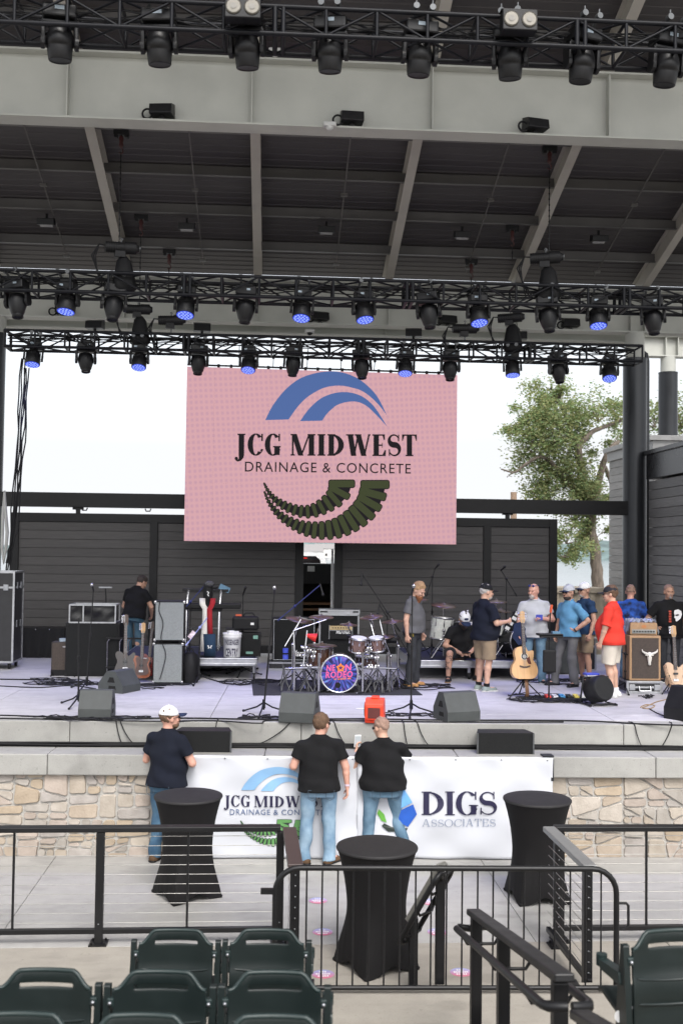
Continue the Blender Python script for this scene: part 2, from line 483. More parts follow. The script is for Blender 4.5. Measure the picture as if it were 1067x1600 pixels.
def girder(Y, z0, z1, x0, x1, name, fl=.36, stx_=()):
    m = MB(); m.box(((x0 + x1) / 2, Y, (z0 + z1) / 2), (x1 - x0, .022, z1 - z0 - .06))
    m.box(((x0 + x1) / 2, Y, z0 + .016), (x1 - x0, fl, .032)); m.box(((x0 + x1) / 2, Y, z1 - .016), (x1 - x0, fl, .032))
    for X in stx_: m.box((X, Y - fl * .23, (z0 + z1) / 2), (.02, fl * .42, z1 - z0 - .066))
    return m.build(name, CREAM, canopy, bevel=.003)
girder(16.1, 10.27, 11.32, XL, XR, 'front_girder', .36, [RX0 + RSP * k - .02 for k in range(-4, 5)])
girder(22.3, 8.57, 9.50, XL, aty(1069, 500, 22.3).x + 4, 'rear_girder', .34, [RX0 + RSP * k for k in range(-3, 3)] + [aty(982, 500, 22.3).x, aty(1004, 500, 22.3).x])
girder(22.85, 8.47, 8.85, XL, aty(985, 520, 22.85).x, 'rear_girder', .3, [RX0 + RSP * k for k in range(-3, 3)])
girder(27.5, 9.07, 9.63, aty(1003, 540, 27.5).x, aty(1067, 540, 27.5).x + 4, 'rear_girder', .34, [aty(1037, 540, 27.5).x, aty(1056, 540, 27.5).x])
CLAD = M('column_cladding', (.03, .032, .036), .3, .45, .12, 2, .03, 8)
def column(px, py, Y, ztop, zclad, r1, r2, zbot):
    p = aty(px, py, Y); m = MB(); m.cyl((p.x, Y, zclad - .02), (p.x, Y, ztop), r1, n=32); m.build('column', CREAM, canopy)
    m = MB(); m.cyl((p.x, Y, zbot), (p.x, Y, zclad), r2, n=40); m.cyl((p.x, Y, zclad), (p.x, Y, zclad + .03), r2 + .006, n=40); m.build('column_cladding', CLAD, canopy)
    return p
zc = aty(991, 563, 22.3).z
pc = column(991, 700, 22.3, 8.575, zc, .2, .255, 1.4)
column(1043, 640, 27.5, 9.08, aty(1043, 584, 27.5).z, .2, .25, 0)
column(-12, 640, 22.3, 8.575, 8.2, .25, .252, 1.4)
m = MB(); xx = aty(1013, 600, 22.3).x
m.tube([(pc.x + .2, 22.4, 8.2), (xx - .03, 22.4, 8.15), (xx, 22.4, 8.0), (xx, 22.4, 1.6)], .05, 10); m.build('downpipe', CLAD, canopy)

# ---------------------------------------------------------------- rear sliding panels on a black track beam
track = thing('door_track', 'long black steel track beam across the back of the stage', 'beam', aty(500, 790, 22.25))
xl, xr = aty(-40, 780, 22.25).x, aty(985, 790, 22.25).x; zt = aty(500, 776, 22.25).z
m = MB(); m.box(((xl + xr) / 2 - track.location.x, 0, zt - .15 - track.location.z), (xr - xl, .22, .30)); m.build('beam', BLACK, track, bevel=.01)
m = MB()
for px in (133, 232): 
    X = aty(px, 790, 22.25).x; m.tube([(X - .06 - track.location.x, -.02, zt - .31 - track.location.z), (X - .04 - track.location.x, -.02, zt - .36 - track.location.z), (X + .04 - track.location.x, -.02, zt - .36 - track.location.z), (X + .06 - track.location.x, -.02, zt - .31 - track.location.z)], .015, 6)
m.build('hanger_hook', BLACK, track)
SID = M('dark_siding', (.052, .048, .047), .6, 0, .16, 3, .15, 25, stretch=(.4, 1, 6))
def panel(px0, px1, mull, label):
    Y = 22.25; a = aty(px0, 900, Y).x; b = aty(px1, 900, Y).x; zt_ = aty((px0 + px1) / 2, 801 + 12 * (px0 + px1) / 2134, Y).z; z0 = STG + .05
    t = thing('sliding_panel', label, 'sliding door', ((a + b) / 2, Y, z0)); hw = (b - a) / 2; H = zt_ - z0
    f = MB(); fw = .17
    for x in (-hw + fw / 2, hw - fw / 2): f.box((x, 0, H / 2), (fw, .12, H))
    mx = aty(mull, 900, Y).x - (a + b) / 2
    f.box((mx, 0, H / 2), (.16, .12, H - .3))
    spans = [(-hw + fw, mx - .08), (mx + .08, hw - fw)]
    for z in (.08, H - .09):
        for (q, r_) in [(-hw + fw, hw - fw)]: f.box(((q + r_) / 2, 0, z), (r_ - q, .118, .16 if z < 1 else .18))
    f.build('frame', BLACK, t, bevel=.006)
    for (q, r_) in spans:
        s = MB(); s.cols = []; z = .16
        n = 14; bh = (H - .34) / n
        for i in range(n):
            k = random.uniform(.85, 1.15); s.col = (.060 * k, .056 * k, .055 * k, 1)
            s.box(((q + r_) / 2, .01 + random.uniform(-.002, .002), z + bh * (i + .5)), (r_ - q, .05, bh - .007))
        s.col = (.03, .028, .028, 1); s.box(((q + r_) / 2, .03, H / 2), (r_ - q, .03, H - .34))
        s.build('siding', board_mat(), t, bevel=.003)
    for x in (-hw * .55, hw * .55, ):
        h = MB(); h.box((x, 0, H + .06), (.09, .05, .12)); h.box((x, 0, H + .10), (.22, .08, .05)); h.build('hanger', BLACK, t)
    return t
def board_mat():
    if 'boards' in MC: return MC['boards']
    m = bpy.data.materials.new('siding_boards'); m.use_nodes = True; t = m.node_tree; b = t.nodes['Principled BSDF']; L = t.links.new
    at = t.nodes.new('ShaderNodeVertexColor'); at.layer_name = 'tint'
    tc = t.nodes.new('ShaderNodeTexCoord'); mp = t.nodes.new('ShaderNodeMapping'); mp.inputs['Scale'].default_value = (1.2, 1.2, 26); L(tc.outputs['Object'], mp.inputs[0])
    n = t.nodes.new('ShaderNodeTexNoise'); n.inputs['Scale'].default_value = 2.2; n.inputs['Detail'].default_value = 6; L(mp.outputs[0], n.inputs['Vector'])
    r = t.nodes.new('ShaderNodeValToRGB'); r.color_ramp.elements[0].position = .3; r.color_ramp.elements[1].position = .7
    r.color_ramp.elements[0].color = (.78, .78, .78, 1); r.color_ramp.elements[1].color = (1.2, 1.2, 1.2, 1); L(n.outputs[0], r.inputs[0])
    mx = t.nodes.new('ShaderNodeMix'); mx.data_type = 'RGBA'; mx.blend_type = 'MULTIPLY'; mx.inputs[0].default_value = 1
    L(at.outputs[0], mx.inputs[6]); L(r.outputs[0], mx.inputs[7]); L(mx.outputs[2], b.inputs['Base Color']); b.inputs['Roughness'].default_value = .55
    bp = t.nodes.new('ShaderNodeBump'); bp.inputs['Strength'].default_value = .3; bp.inputs['Distance'].default_value = .004; L(n.outputs[0], bp.inputs['Height']); L(bp.outputs[0], b.inputs['Normal'])
    MC['boards'] = m; return m
panel(16, 474, 240, 'dark plank sliding panel in a black frame, left of the gap behind the stage')
panel(522, 869, 760, 'dark plank sliding panel in a black frame, right of the gap behind the stage')

# ---------------------------------------------------------------- side wings
def boards_wall(mb, x0, x1, z0, z1, put, bh=.2, col=(.15, .145, .145)):
    n = int(round((z1 - z0) / bh)); bh = (z1 - z0) / n
    for i in range(n):
        k = random.uniform(.85, 1.15); mb.col = (col[0] * k, col[1] * k, col[2] * k, 1); put(mb, x0, x1, z0 + bh * i + .005, z0 + bh * (i + 1) - .005)
wing = thing('stage_wing', 'grey plank clad side building with dark metal parapet, right of the stage', 'building')
X = aty(1010, 800, 22.0).x + .02
m = MB(); m.cols = []; zt_ = 5.35
def putx(mb, y0, y1, a, b): mb.box((X + .05, (y0 + y1) / 2, (a + b) / 2), (.06, y1 - y0, b - a))
boards_wall(m, 14.9, 19.9, 1.6, zt_, putx); boards_wall(m, 19.92, 22.0, 1.6, zt_, putx)
m.col = (.05, .05, .05, 1); m.box((X + 1.4, 18.5, 3.4), (2.6, 7.0, 3.9)); m.build('wall', board_mat(), wing, bevel=.003)
m = MB(); m.box((X + 1.4, 18.4, zt_ + .30), (2.84, 7.3, .52)); m.box((X + 1.4, 18.4, zt_ + .60), (2.96, 7.42, .09)); m.build('parapet', M('parapet_metal', (.05, .05, .054), .28, .6, .1, 2), wing, bevel=.008)
rw = thing('service_building', 'small grey plank service building behind the right column', 'building')
a = aty(951, 800, 30.0).x; m = MB(); m.cols = []; zt_ = aty(951, 722, 30).z
def puty(mb, y0, y1, p, q): mb.box((a + .03, (y0 + y1) / 2, (p + q) / 2), (.06, y1 - y0, q - p))
boards_wall(m, 26.4, 30, 0, zt_, puty, .21, (.22, .215, .21)); m.col = (.2, .2, .2, 1); m.box((a + 1.65, 28.2, zt_ / 2), (3.16, 3.6, zt_ - .02)); m.build('wall', board_mat(), rw, bevel=.003)
m = MB(); m.box((a + 1.58, 28.2, zt_ + .13), (3.26, 3.7, .25)); m.box((a + 1.55, 28.2, zt_ + .32), (3.40, 3.84, .13)); m.build('parapet', M('pale_parapet', (.26, .26, .26), .45, .2), rw, bevel=.008)
m = MB(); m.box((a - .01, 28.5, 1.2), (.05, 1.0, 2.4)); m.build('door', M('grey_door', (.17, .17, .175), .5), rw)
m = MB(); m.box((a - .06, 28.9, 1.9), (.05, .04, .3)); m.build('door_handle', BLACK, rw)
# ================================================================ LIGHTING TRUSSES AND RIGGING
random.seed(21)
TRUSSM = M('truss_black', (.006, .0065, .009), .45, 0, .2, 12, spec=.22)
def make_truss(x0, x1, Y, z, label, wv=.46, hv=.30, bay=.56, rr=.027, name='lighting_truss'):
    t = thing(name, label, 'truss', ((x0 + x1) / 2, Y, z)); a = x0 - t.location.x; b = x1 - t.location.x
    for (y, zz) in ((0, 0), (0, hv), (wv, 0), (wv, hv)):
        m = MB(); m.cyl((a, y, zz), (b, y, zz), rr, n=10); m.build('chord', TRUSSM, t)
    n = max(1, int(round((b - a) / bay))); st_ = (b - a) / n
    for (p, q) in (((0, 0), (0, hv)), ((wv, 0), (wv, hv)), ((0, 0), (wv, 0)), ((0, hv), (wv, hv))):
        m = MB()
        for i in range(n + 1):
            x = a + st_ * i
            m.cyl((x, p[0], p[1]), (x, q[0], q[1]), rr * (.75 if i % 6 else 1.05), n=7, cap=False)
            if i % 6 == 0 and 0 < i < n: m.cyl((x + .09, p[0], p[1]), (x + .09, q[0], q[1]), rr, n=7, cap=False)
            if i < n:
                e, f = (p, q) if i % 2 else (q, p)
                m.cyl((x, e[0], e[1]), (x + st_, f[0], f[1]), rr * .55, n=6, cap=False)
        m.build('lattice', TRUSSM, t)
    m = MB()      # cable bundles lying inside the truss
    for k in range(7):
        pts = []; x = a; y0 = random.uniform(.1, wv - .1)
        while x < b:
            pts.append((x, y0 + random.uniform(-.06, .06), hv * random.uniform(.45, .85))); x += random.uniform(.25, .6)
        m.tube(pts, .009, 5)
    m.build('cable_bundle', CABLE, t)
    return t
Y1, Y2, Y3 = 11.25, 15.9, 19.9
z1 = aty(533, 57, Y1).z; z2 = aty(533, 467, Y2).z; z3 = aty(533, 553, Y3).z
T1 = make_truss(aty(-60, 40, Y1).x, aty(1130, 40, Y1).x, Y1, z1, 'black lighting truss at the top of the picture, in front of the pale girder')
T2 = make_truss(aty(-70, 450, Y2).x, aty(1140, 450, Y2).x, Y2, z2, 'long black lighting truss in the middle, spanning past both sides of the picture')
T3 = make_truss(aty(8, 540, Y3).x, aty(1003, 540, Y3).x, Y3, z3, 'rear black lighting truss that ends at the right column and carries the pink screen')

LENSB = None
def lens_mat(name, blue):
    m = bpy.data.materials.new(name); m.use_nodes = True; t = m.node_tree; b = t.nodes['Principled BSDF']
    b.inputs['Base Color'].default_value = (.02, .02, .03, 1); b.inputs['Roughness'].default_value = .15
    if blue:
        b.inputs['Emission Color'].default_value = (.055, .10, .85, 1); b.inputs['Emission Strength'].default_value = .45
    return m
BLUE = lens_mat('blue_led_face', True); DARKL = lens_mat('dark_lens', False)
CELL = emit('led_cell', (.32, .42, 1.0), .62)
FIX = M('fixture_black', (.006, .006, .007), .42, 0, .25, 15, .08, 90, spec=.35)
STICK = M('fixture_label', (.35, .42, .48), .4)
def make_wash(label, group):
    t = thing('wash_light', label, 'stage light', group=group)
    b = MB(); b.box((0, .2, -.04), (.27, .22, .11)); b.box((0, .2, .04), (.19, .14, .06)); b.build('base', FIX, t, bevel=.015)
    b = MB(); b.box((-.05, .085, -.03), (.055, .006, .03)); b.build('display', STICK, t)
    for x in (-.08, .08): c = MB(); c.bar((x, .2, .05), (x, .05, .17), .03, .025); c.cyl((x, .0, .16), (x, .07, .16), .035, n=10); c.build('clamp', M('clamp_steel', (.12, .125, .13), .45, .6), t)
    y = MB(); y.box((0, .2, -.115), (.33, .12, .045))
    for x in (-.165, .165): y.box((x, .2, -.21), (.035, .11, .22)); y.cyl((x - .02 * (1 if x > 0 else -1), .2, -.29), (x + .02 * (1 if x > 0 else -1), .2, -.29), .062, n=14)
    y.build('yoke', FIX, t, bevel=.01)
    # head points down and out to the audience
    d = Vector((0, -.38, -.92)).normalized(); o = Vector((0, .2, -.28))
    h = MB(); h.lathe([(.06, -.14), (.105, -.12), (.125, -.06), (.138, .02), (.142, .15), (.136, .16)], o, d, 24); 
    for k in (-.09, -.06, -.03): h.lathe([(.128, k), (.137, k + .004), (.137, k + .010), (.128, k + .014)], o, d, 24, cap=False)
    h.build('head', FIX, t)
    f = MB(); f.disc(o + d * .163, d, .13, 24); fo = f.build('lens', BLUE, t)
    u, v, _ = frame(d); q = MB(); 
    cells = [(0, 0)] + [(.05, a * PI / 3) for a in range(6)] + [(.098, a * PI / 6) for a in range(12)]
    for (r, a) in cells: q.disc(o + d * .166 + u * r * math.cos(a) + v * r * math.sin(a), d, .019, 8)
    q.build('led_cells', CELL, fo)
    return t
def make_spot(label, group):
    t = thing('moving_head_light', label, 'stage light', group=group)
    b = MB(); b.box((0, .2, -.045), (.33, .25, .14)); b.box((0, .2, .05), (.22, .16, .07)); b.build('base', FIX, t, bevel=.02)
    b = MB(); b.box((.04, .07, -.03), (.055, .006, .03)); b.build('display', STICK, t)
    for x in (-.09, .09): c = MB(); c.bar((x, .2, .05), (x, .05, .17), .03, .025); c.cyl((x, .0, .16), (x, .07, .16), .035, n=10); c.build('clamp', M('clamp_steel', (.12, .125, .13), .45, .6), t)
    y = MB(); y.box((0, .2, -.135), (.36, .16, .05))
    for x in (-.175, .175): y.box((x, .2, -.24), (.045, .14, .22)); y.cyl((x * .9, .2, -.31), (x * 1.14, .2, -.31), .08, n=16)
    y.build('yoke', FIX, t, bevel=.014)
    d = Vector((0, -.10, -1)).normalized(); o = Vector((0, .2, -.31))
    h = MB(); h.lathe([(.07, -.13), (.125, -.11), (.14, -.02), (.138, .05), (.118, .12), (.098, .19), (.082, .215)], o, d, 22, fn=lambda r, hh, a: r * (1 + .07 * abs(math.cos(2 * a)) ** 2)); h.build('head', FIX, t)
    h = MB(); h.lathe([(.088, .20), (.088, .255), (.076, .262), (.074, .235)], o, d, 22, cap=False); h.build('lens_barrel', FIX, t)
    h = MB(); h.disc(o + d * .24, d, .075, 20); h.build('lens', DARKL, t)
    return t
def make_profile(label, group):    # big cylindrical heads of the front truss
    t = thing('moving_head_light', label, 'stage light', group=group)
    b = MB(); b.box((0, .2, -.02), (.36, .26, .14)); b.build('base', FIX, t, bevel=.02)
    b = MB(); b.box((0, .068, .0), (.10, .006, .04)); b.build('display', STICK, t)
    for x in (-.09, .09): c = MB(); c.bar((x, .2, .05), (x, .05, .17), .03, .025); c.cyl((x, .0, .16), (x, .07, .16), .035, n=10); c.cyl((x, .03, .17), (x, .03, .24), .010, n=6); c.build('clamp', M('clamp_steel', (.12, .125, .13), .45, .6), t)
    y = MB(); y.box((0, .2, -.125), (.38, .15, .05))
    for x in (-.175, .175): y.box((x, .2, -.25), (.05, .14, .26)); y.cyl((x * .92, .2, -.33), (x * 1.14, .2, -.33), .075, n=16)
    y.build('yoke', FIX, t, bevel=.016)
    d = Vector((0, .12, -1)).normalized(); o = Vector((0, .2, -.32))
    h = MB(); h.lathe([(.05, -.17), (.10, -.155), (.125, -.10), (.145, -.03), (.148, .04), (.138, .045), (.138, .07), (.125, .19), (.118, .20), (.10, .19)], o, d, 26); h.build('head', FIX, t)
    h = MB(); h.disc(o + d * .185, d, .112, 20); h.build('lens', DARKL, t)
    return t
G1 = 'moving heads on the front truss'
P0 = None
for i, px in enumerate((92, 243, 379, 513, 662, 795, 925, 1058)):
    X = aty(px, 85, Y1).x; lab = 'large black moving head lamp, %s of the eight on the top truss' % ORD[i]
    if P0 is None: P0 = make_profile(lab, G1); o = P0
    else: o = dup(P0, (X, Y1, z1), 0, lab, G1)
    o.location = (X, Y1, z1 + .22); o.scale = (1, 1, 1); o.rotation_euler = (R(random.uniform(-5, 5)), R(random.uniform(-3, 3)), R(random.uniform(-16, 16)))
G2 = 'moving heads on the middle and rear trusses'
spots = [(Y2, z2, p, 'middle', i) for i, p in enumerate((15, 183, 384, 664, 855, 1019))] + [(Y3, z3, p, 'rear', i) for i, p in enumerate((136, 313, 460, 562, 706, 877))]
S0 = None
for (Y, z, px, nm, i) in spots:
    X = aty(px, 470 if nm == 'middle' else 560, Y).x; lab = 'unlit tapered moving head, %s of the six on the %s truss' % (ORD[i], nm)
    if S0 is None: S0 = make_spot(lab, G2); o = S0
    else: o = dup(S0, (X, Y, z), 0, lab, G2)
    o.location = (X, Y, z + (.15 if nm == 'middle' else .11)); o.scale = (.97, .97, .95); o.rotation_euler = (R(random.uniform(-7, 7)), R(random.uniform(-6, 6)), R(random.uniform(-25, 25)))
G3 = 'blue lit wash lights on the trusses'
wash = [(Y2, z2, p, 'middle', i) for i, p in enumerate((97, 291, 474, 573, 751, 938))] + [(Y3, z3, p, 'rear', i) for i, p in enumerate((55, 215, 387, 637, 800, 955))]
W0 = None
for (Y, z, px, nm, i) in wash:
    X = aty(px, 470 if nm == 'middle' else 560, Y).x; lab = 'wash light glowing blue, %s of the six lit ones on the %s truss' % (ORD[i], nm)
    if W0 is None: W0 = make_wash(lab, G3); o = W0
    else: o = dup(W0, (X, Y, z), 0, lab, G3)
    o.location = (X, Y, z + (.14 if nm == 'middle' else .10)); o.scale = (1, 1, 1); o.rotation_euler = (R(random.uniform(-4, 8)), R(random.uniform(-5, 5)), R(random.uniform(-16, 16)))
    ld = bpy.data.lights.new('wash_beam', 'SPOT'); ld.energy = 60; ld.color = (.25, .28, 1.0); ld.spot_size = R(75); ld.spot_blend = .9; ld.shadow_soft_size = .12
    lo = bpy.data.objects.new('wash_beam', ld); C.objects.link(lo); lo.parent = o; lo.location = (0, .10, -.52)
    lo.rotation_euler = Vector((0, .22, .97)).to_track_quat('Z', 'Y').to_euler()
# two-lamp audience blinders on the front truss
for px, lab in ((380, 'two-lamp blinder on the top truss, the left one'), (807, 'two-lamp blinder on the top truss, the right one')):
    p = aty(px, 35 if px < 500 else 50, Y1 - .05); t = thing('blinder_light', lab, 'stage light', (p.x, Y1 - .13, z1 + .17), 0, 'blinders on the front truss')
    m = MB(); m.box((0, 0, 0), (.38, .17, .23)); m.box((0, .02, .13), (.40, .12, .02)); m.build('housing', FIX, t, bevel=.012)
    for x in (-.098, .098):
        m = MB(); m.lathe([(.085, 0), (.085, .01), (.07, .016)], (x, -.085, 0), (0, -1, 0), 20); r = m.build('lamp', M('lamp_reflector', (.16, .15, .13), .35, .5, .1, 30), t)
        m = MB(); m.disc((x, -.106, 0), (0, -1, 0), .032, 14); m.build('bulb', M('lamp_glass', (.2, .19, .17), .2), r)
# floodlights with ring brackets standing on the girders
def floodlight(px, py, Y, zb_, label, sc=1.0, ring=True):
    p = aty(px, py, Y); t = thing('floodlight', label, 'floodlight', (p.x, Y, zb_), R(random.uniform(-12, 12)), 'floodlights on the girders')
    m = MB(); m.prism([(-.13, .06), (.15, .05), (.12, .20), (-.11, .27)], (-.17, 0, 0), (0, -1, 0), (0, 0, 1), -.34); m.build('housing', FIX, t, bevel=.012)
    m = MB(); m.box((0, 0, .03), (.05, .05, .07)); m.box((0, 0, .004), (.10, .09, .01)); m.build('bracket', BLACK, t)
    if ring:
        m = MB(); m.tube([(-.22 + .075 * math.cos(a * PI / 8), -.03, .078 + .075 * math.sin(a * PI / 8)) for a in range(16)], .016, 8, closed=True); m.build('cable_loop', CABLE, t)
floodlight(254, 160, 15.96, 10.306, 'black floodlight on the front girder flange, left one with a cable loop')
floodlight(550, 170, 15.96, 10.306, 'black floodlight on the front girder flange, the middle of three')
floodlight(836, 180, 15.96, 10.306, 'black floodlight on the front girder flange, the right of three')
for px, lab in ((100, 'floodlight on the rear girder at far left, half behind the middle truss'), (500, 'floodlight on the rear girder above the screen centre'), (699, 'floodlight on the rear girder right of the screen centre'), (891, 'floodlight on the rear girder near the right column')):
    floodlight(px, 495, 22.17, 8.606, lab)
for i, px in enumerate((149, 316, 646, 810)):
    floodlight(px, 515, 21.9, 8.24, 'small floodlight hung under the rear girder, %s of four' % ORD[i] if i else 'small floodlight hung under the rear girder, leftmost of four', ring=False)
# floodlights under the roof on the conduits
for i, (px, py) in enumerate(((73, 350), (292, 357), (510, 362), (722, 370), (935, 376))):
    # depth where the pixel ray meets the conduit plane
    d = ray(px, py); k = (zb(0) + .05 - CAMZ) / (d.z + .297 * d.y); p = CAM + d * k
    t = thing('roof_floodlight', 'small black floodlight under the roof deck, %s of five in a row' % ORD[i], 'floodlight', p, 0, 'floodlights under the roof')
    m = MB(); m.prism([(-.09, .0), (.10, -.04), (.12, .08), (-.09, .13)], (-.16, 0, 0), (0, -1, 0), (0, 0, 1), -.32); m.build('housing', FIX, t, bevel=.01)
    m = MB(); m.box((0, -.012, -.026), (.24, .12, .012), Matrix.Rotation(R(-12), 3, 'X')); m.build('glass', M('flood_glass', (.30, .30, .30), .2), t)
    m = MB(); m.box((0, .03, .15), (.04, .04, .12)); m.build('bracket', BLACK, t)
# beam clamps with chains, and chain motors
RED = M('dark_red_hook', (.05, .012, .012), .5)
def rig(px, py, ytop_off, Zlow, label, red=True):
    d = ray(px, py); k = (zb(0) + .12 - CAMZ) / (d.z + .297 * d.y); p = CAM + d * k
    t = thing('chain_hoist_hook', label, 'chain hook', p, 0, 'beam clamps with chains')
    m = MB(); m.box((0, 0, .05), (.26, .1, .09)); m.box((-.09, 0, .0), (.06, .09, .08)); m.box((.09, 0, .0), (.06, .09, .08)); m.build('beam_clamp', BLACK, t, bevel=.008)
    m = MB(); m.lathe([(.02, 0), (.045, -.05), (.03, -.12), (.045, -.17), (.018, -.22)], (0, 0, 0), (0, 0, 1), 10); m.tube([(0, 0, -.2), (.03, 0, -.25), (.035, 0, -.29), (0, 0, -.32), (-.03, 0, -.29)], .012, 6); m.build('hook', RED if red else BLACK, t)
    L = p.z - Zlow; m = MB(); n = int((L - .3) / .05)
    if n > 0:
        m.cyl((0, 0, -.3), (0, 0, -L), .009, n=6)
        for i in range(n): m.box((0, 0, -.3 - i * .05), (.026, .012, .034) if i % 2 else (.012, .026, .034))
        m.build('chain', BLACK, t)
rig(190, 212, 0, z2 + .75, 'beam clamp with long chain above the left chain motor')
rig(858, 237, 0, z2 + .75, 'beam clamp with long chain above the right chain motor')
rig(221, 343, 0, z3 + .5, 'beam clamp and chain behind the left motor')
rig(265, 397, 0, 8.9, 'short beam clamp and hook low at the left of the roof')
rig(800, 360, 0, 9.6, 'dark red beam clamp and hook beside the right rafter')
rig(736, 412, 0, 8.9, 'dark red beam clamp and hook low at the right of the roof')
def motor(px, py, Y, label, bag=True, rz=0, tilt=0):
    p = aty(px, py, Y + .2); t = thing('chain_motor', label, 'chain motor', p, rz, 'chain motors on the trusses')
    m = MB(); m.cyl((-.24, 0, 0), (.05, 0, .01), .085, n=16); m.cyl((.05, 0, .01), (.22, 0, .015), .10, n=16); m.cyl((.22, 0, .015), (.27, 0, .016), .075, .05, n=16)
    for k in range(6): m.cyl((-.2 + k * .035, 0, 0), (-.19 + k * .035, 0, 0), .093, n=16)
    m.box((-.02, 0, -.1), (.16, .14, .1)); m.build('motor_body', BLKPLASTIC, t, bevel=.006)
    m = MB(); m.cyl((.275, 0, .016), (.28, 0, .016), .05, n=14); m.build('end_plate', STEEL, t)
    m = MB(); m.tube([(0, 0, .08), (0, 0, .12), (.02, 0, .14), (0, 0, .16), (-.02, 0, .14)], .012, 6); m.cyl((0, 0, -.12), (0, 0, -.25), .015, n=6); m.build('hook', M('clamp_steel', (.12, .125, .13), .45, .6), t)
    if bag:
        m = MB(); m.lathe([(.05, -.12), (.12, -.2), (.17, -.45), (.2, -.62), (.12, -.68)], (.05, .02, 0), (0, 0, 1), 12, fn=lambda r, h, a: r * (1 + .16 * math.sin(a * 4 + h * 3))); m.build('chain_bag', CABLE, t)
    m = MB()
    for k in range(3):
        q = random.uniform(-.03, .03); m.tube([(-.2, q, .02), (-.33, q, .03), (-.38 - .03 * k, q, -.15), (-.36, q, -.35), (-.30 + .05 * k, q, -.6)], .012, 6)
    m.build('cable', CABLE, t)
motor(190, 388, Y2, 'black chain motor with cable bag standing above the middle truss at left', True, R(15))
motor(852, 404, Y2, 'black chain motor with cable bag standing above the middle truss at right', True, R(-12))
motor(216, 484, Y3, 'black chain motor between the trusses at left, the one with a bag', True, R(10))
motor(268, 501, Y3, 'black chain motor just above the rear truss at left', False, R(0))
motor(726, 514, Y3, 'black chain motor just above the rear truss right of centre', False, R(0))
motor(797, 497, Y3, 'black chain motor with bag above the rear truss at right', True, R(-20))
for (px, py, Y, z, lab) in ((430, 82, 15.9, 0, 'small grey junction box under the top truss girder'), (515, 197, 15.9, 0, 'small grey sensor under the front girder'), (484, 519, 22.1, 0, 'white dome camera under the rear girder')):
    p = aty(px, py, Y); t = thing('junction_box' if 'box' in lab else 'dome_camera', lab, 'fixture', p)
    m = MB(); m.box((0, 0, .02), (.2, .12, .07)); m.build('housing', M('pale_grey', (.45, .45, .44), .5), t, bevel=.015)
    m = MB(); m.sph((0, 0, -.02), (.06, .06, .05)); m.build('cover', BLKPLASTIC if 'camera' in lab else MC['pale_grey'], t)
# cables hanging down at the left edge
for i, (pxs, lab) in enumerate((((34, 560, 27, 700, 14, 860, 8, 905), 'black cable drop hanging at the far left, nearest the column'), ((40, 575, 34, 690, 22, 830, 10, 880), 'black cable drop hanging at the far left, nearest the screen'))):
    m = MB(); pts = [aty(pxs[k], pxs[k + 1], 20.2) for k in range(0, 8, 2)]
    o0 = pts[-1].copy(); P = []
    for a, b in zip(pts[:-1], pts[1:]): P += [a.lerp(b, t / 5) - o0 for t in range(5)]
    P.append(pts[-1] - o0)
    for k in range(3): m.tube([q + Vector((random.uniform(-.02, .02) + .03 * k, random.uniform(-.02, .02), 0)) for q in P], .014, 6)
    o = m.build('cable_drop', CABLE, loc=o0); tag(o, lab, 'cable', 'cable drops at the left edge')
p = aty(6, 840, 20.6); m = MB(); m.tube([(0, 0, .9), (.03, 0, .5), (.07, 0, .1), (.05, 0, -.25), (.02, 0, -.5), (-.02, 0, -.2), (-.02, 0, .4), (0, 0, .88)], [.02, .03, .035, .03, .02, .03, .03, .02], 8)
o = m.build('rope_coil', M('pale_rope', (.4, .4, .38), .8), loc=p); tag(o, 'pale coiled sling hanging at the far left edge', 'sling')
# ================================================================ LETTERING
def ringarc(cx, cy, rx, ry, a0, a1, W, w, n=14):
    ps = []
    for i in range(n):
        A = a0 + (a1 - a0) * i / n; B = a0 + (a1 - a0) * (i + 1) / n
        def po(a, k):
            c, s = math.cos(R(a)), math.sin(R(a)); return (cx + (rx - k * W) * c, cy + (ry - k * w) * s)
        ps.append([po(A, 0), po(B, 0), po(B, 1), po(A, 1)])
    return ps
def ribbon(pts, wd):
    ps = []
    def off(i):
        a = pts[max(i - 1, 0)]; b = pts[min(i + 1, len(pts) - 1)]; L = math.hypot(b[0] - a[0], b[1] - a[1]) or 1
        nx, ny = -(b[1] - a[1]) / L, (b[0] - a[0]) / L; h = wd[i] / 2
        return (pts[i][0] + nx * h, pts[i][1] + ny * h), (pts[i][0] - nx * h, pts[i][1] - ny * h)
    for i in range(len(pts) - 1):
        (a, b), (c, d) = off(i), off(i + 1); ps.append([a, c, d, b])
    return ps
def rect(x0, y0, x1, y1): return [[(x0, y0), (x1, y0), (x1, y1), (x0, y1)]]
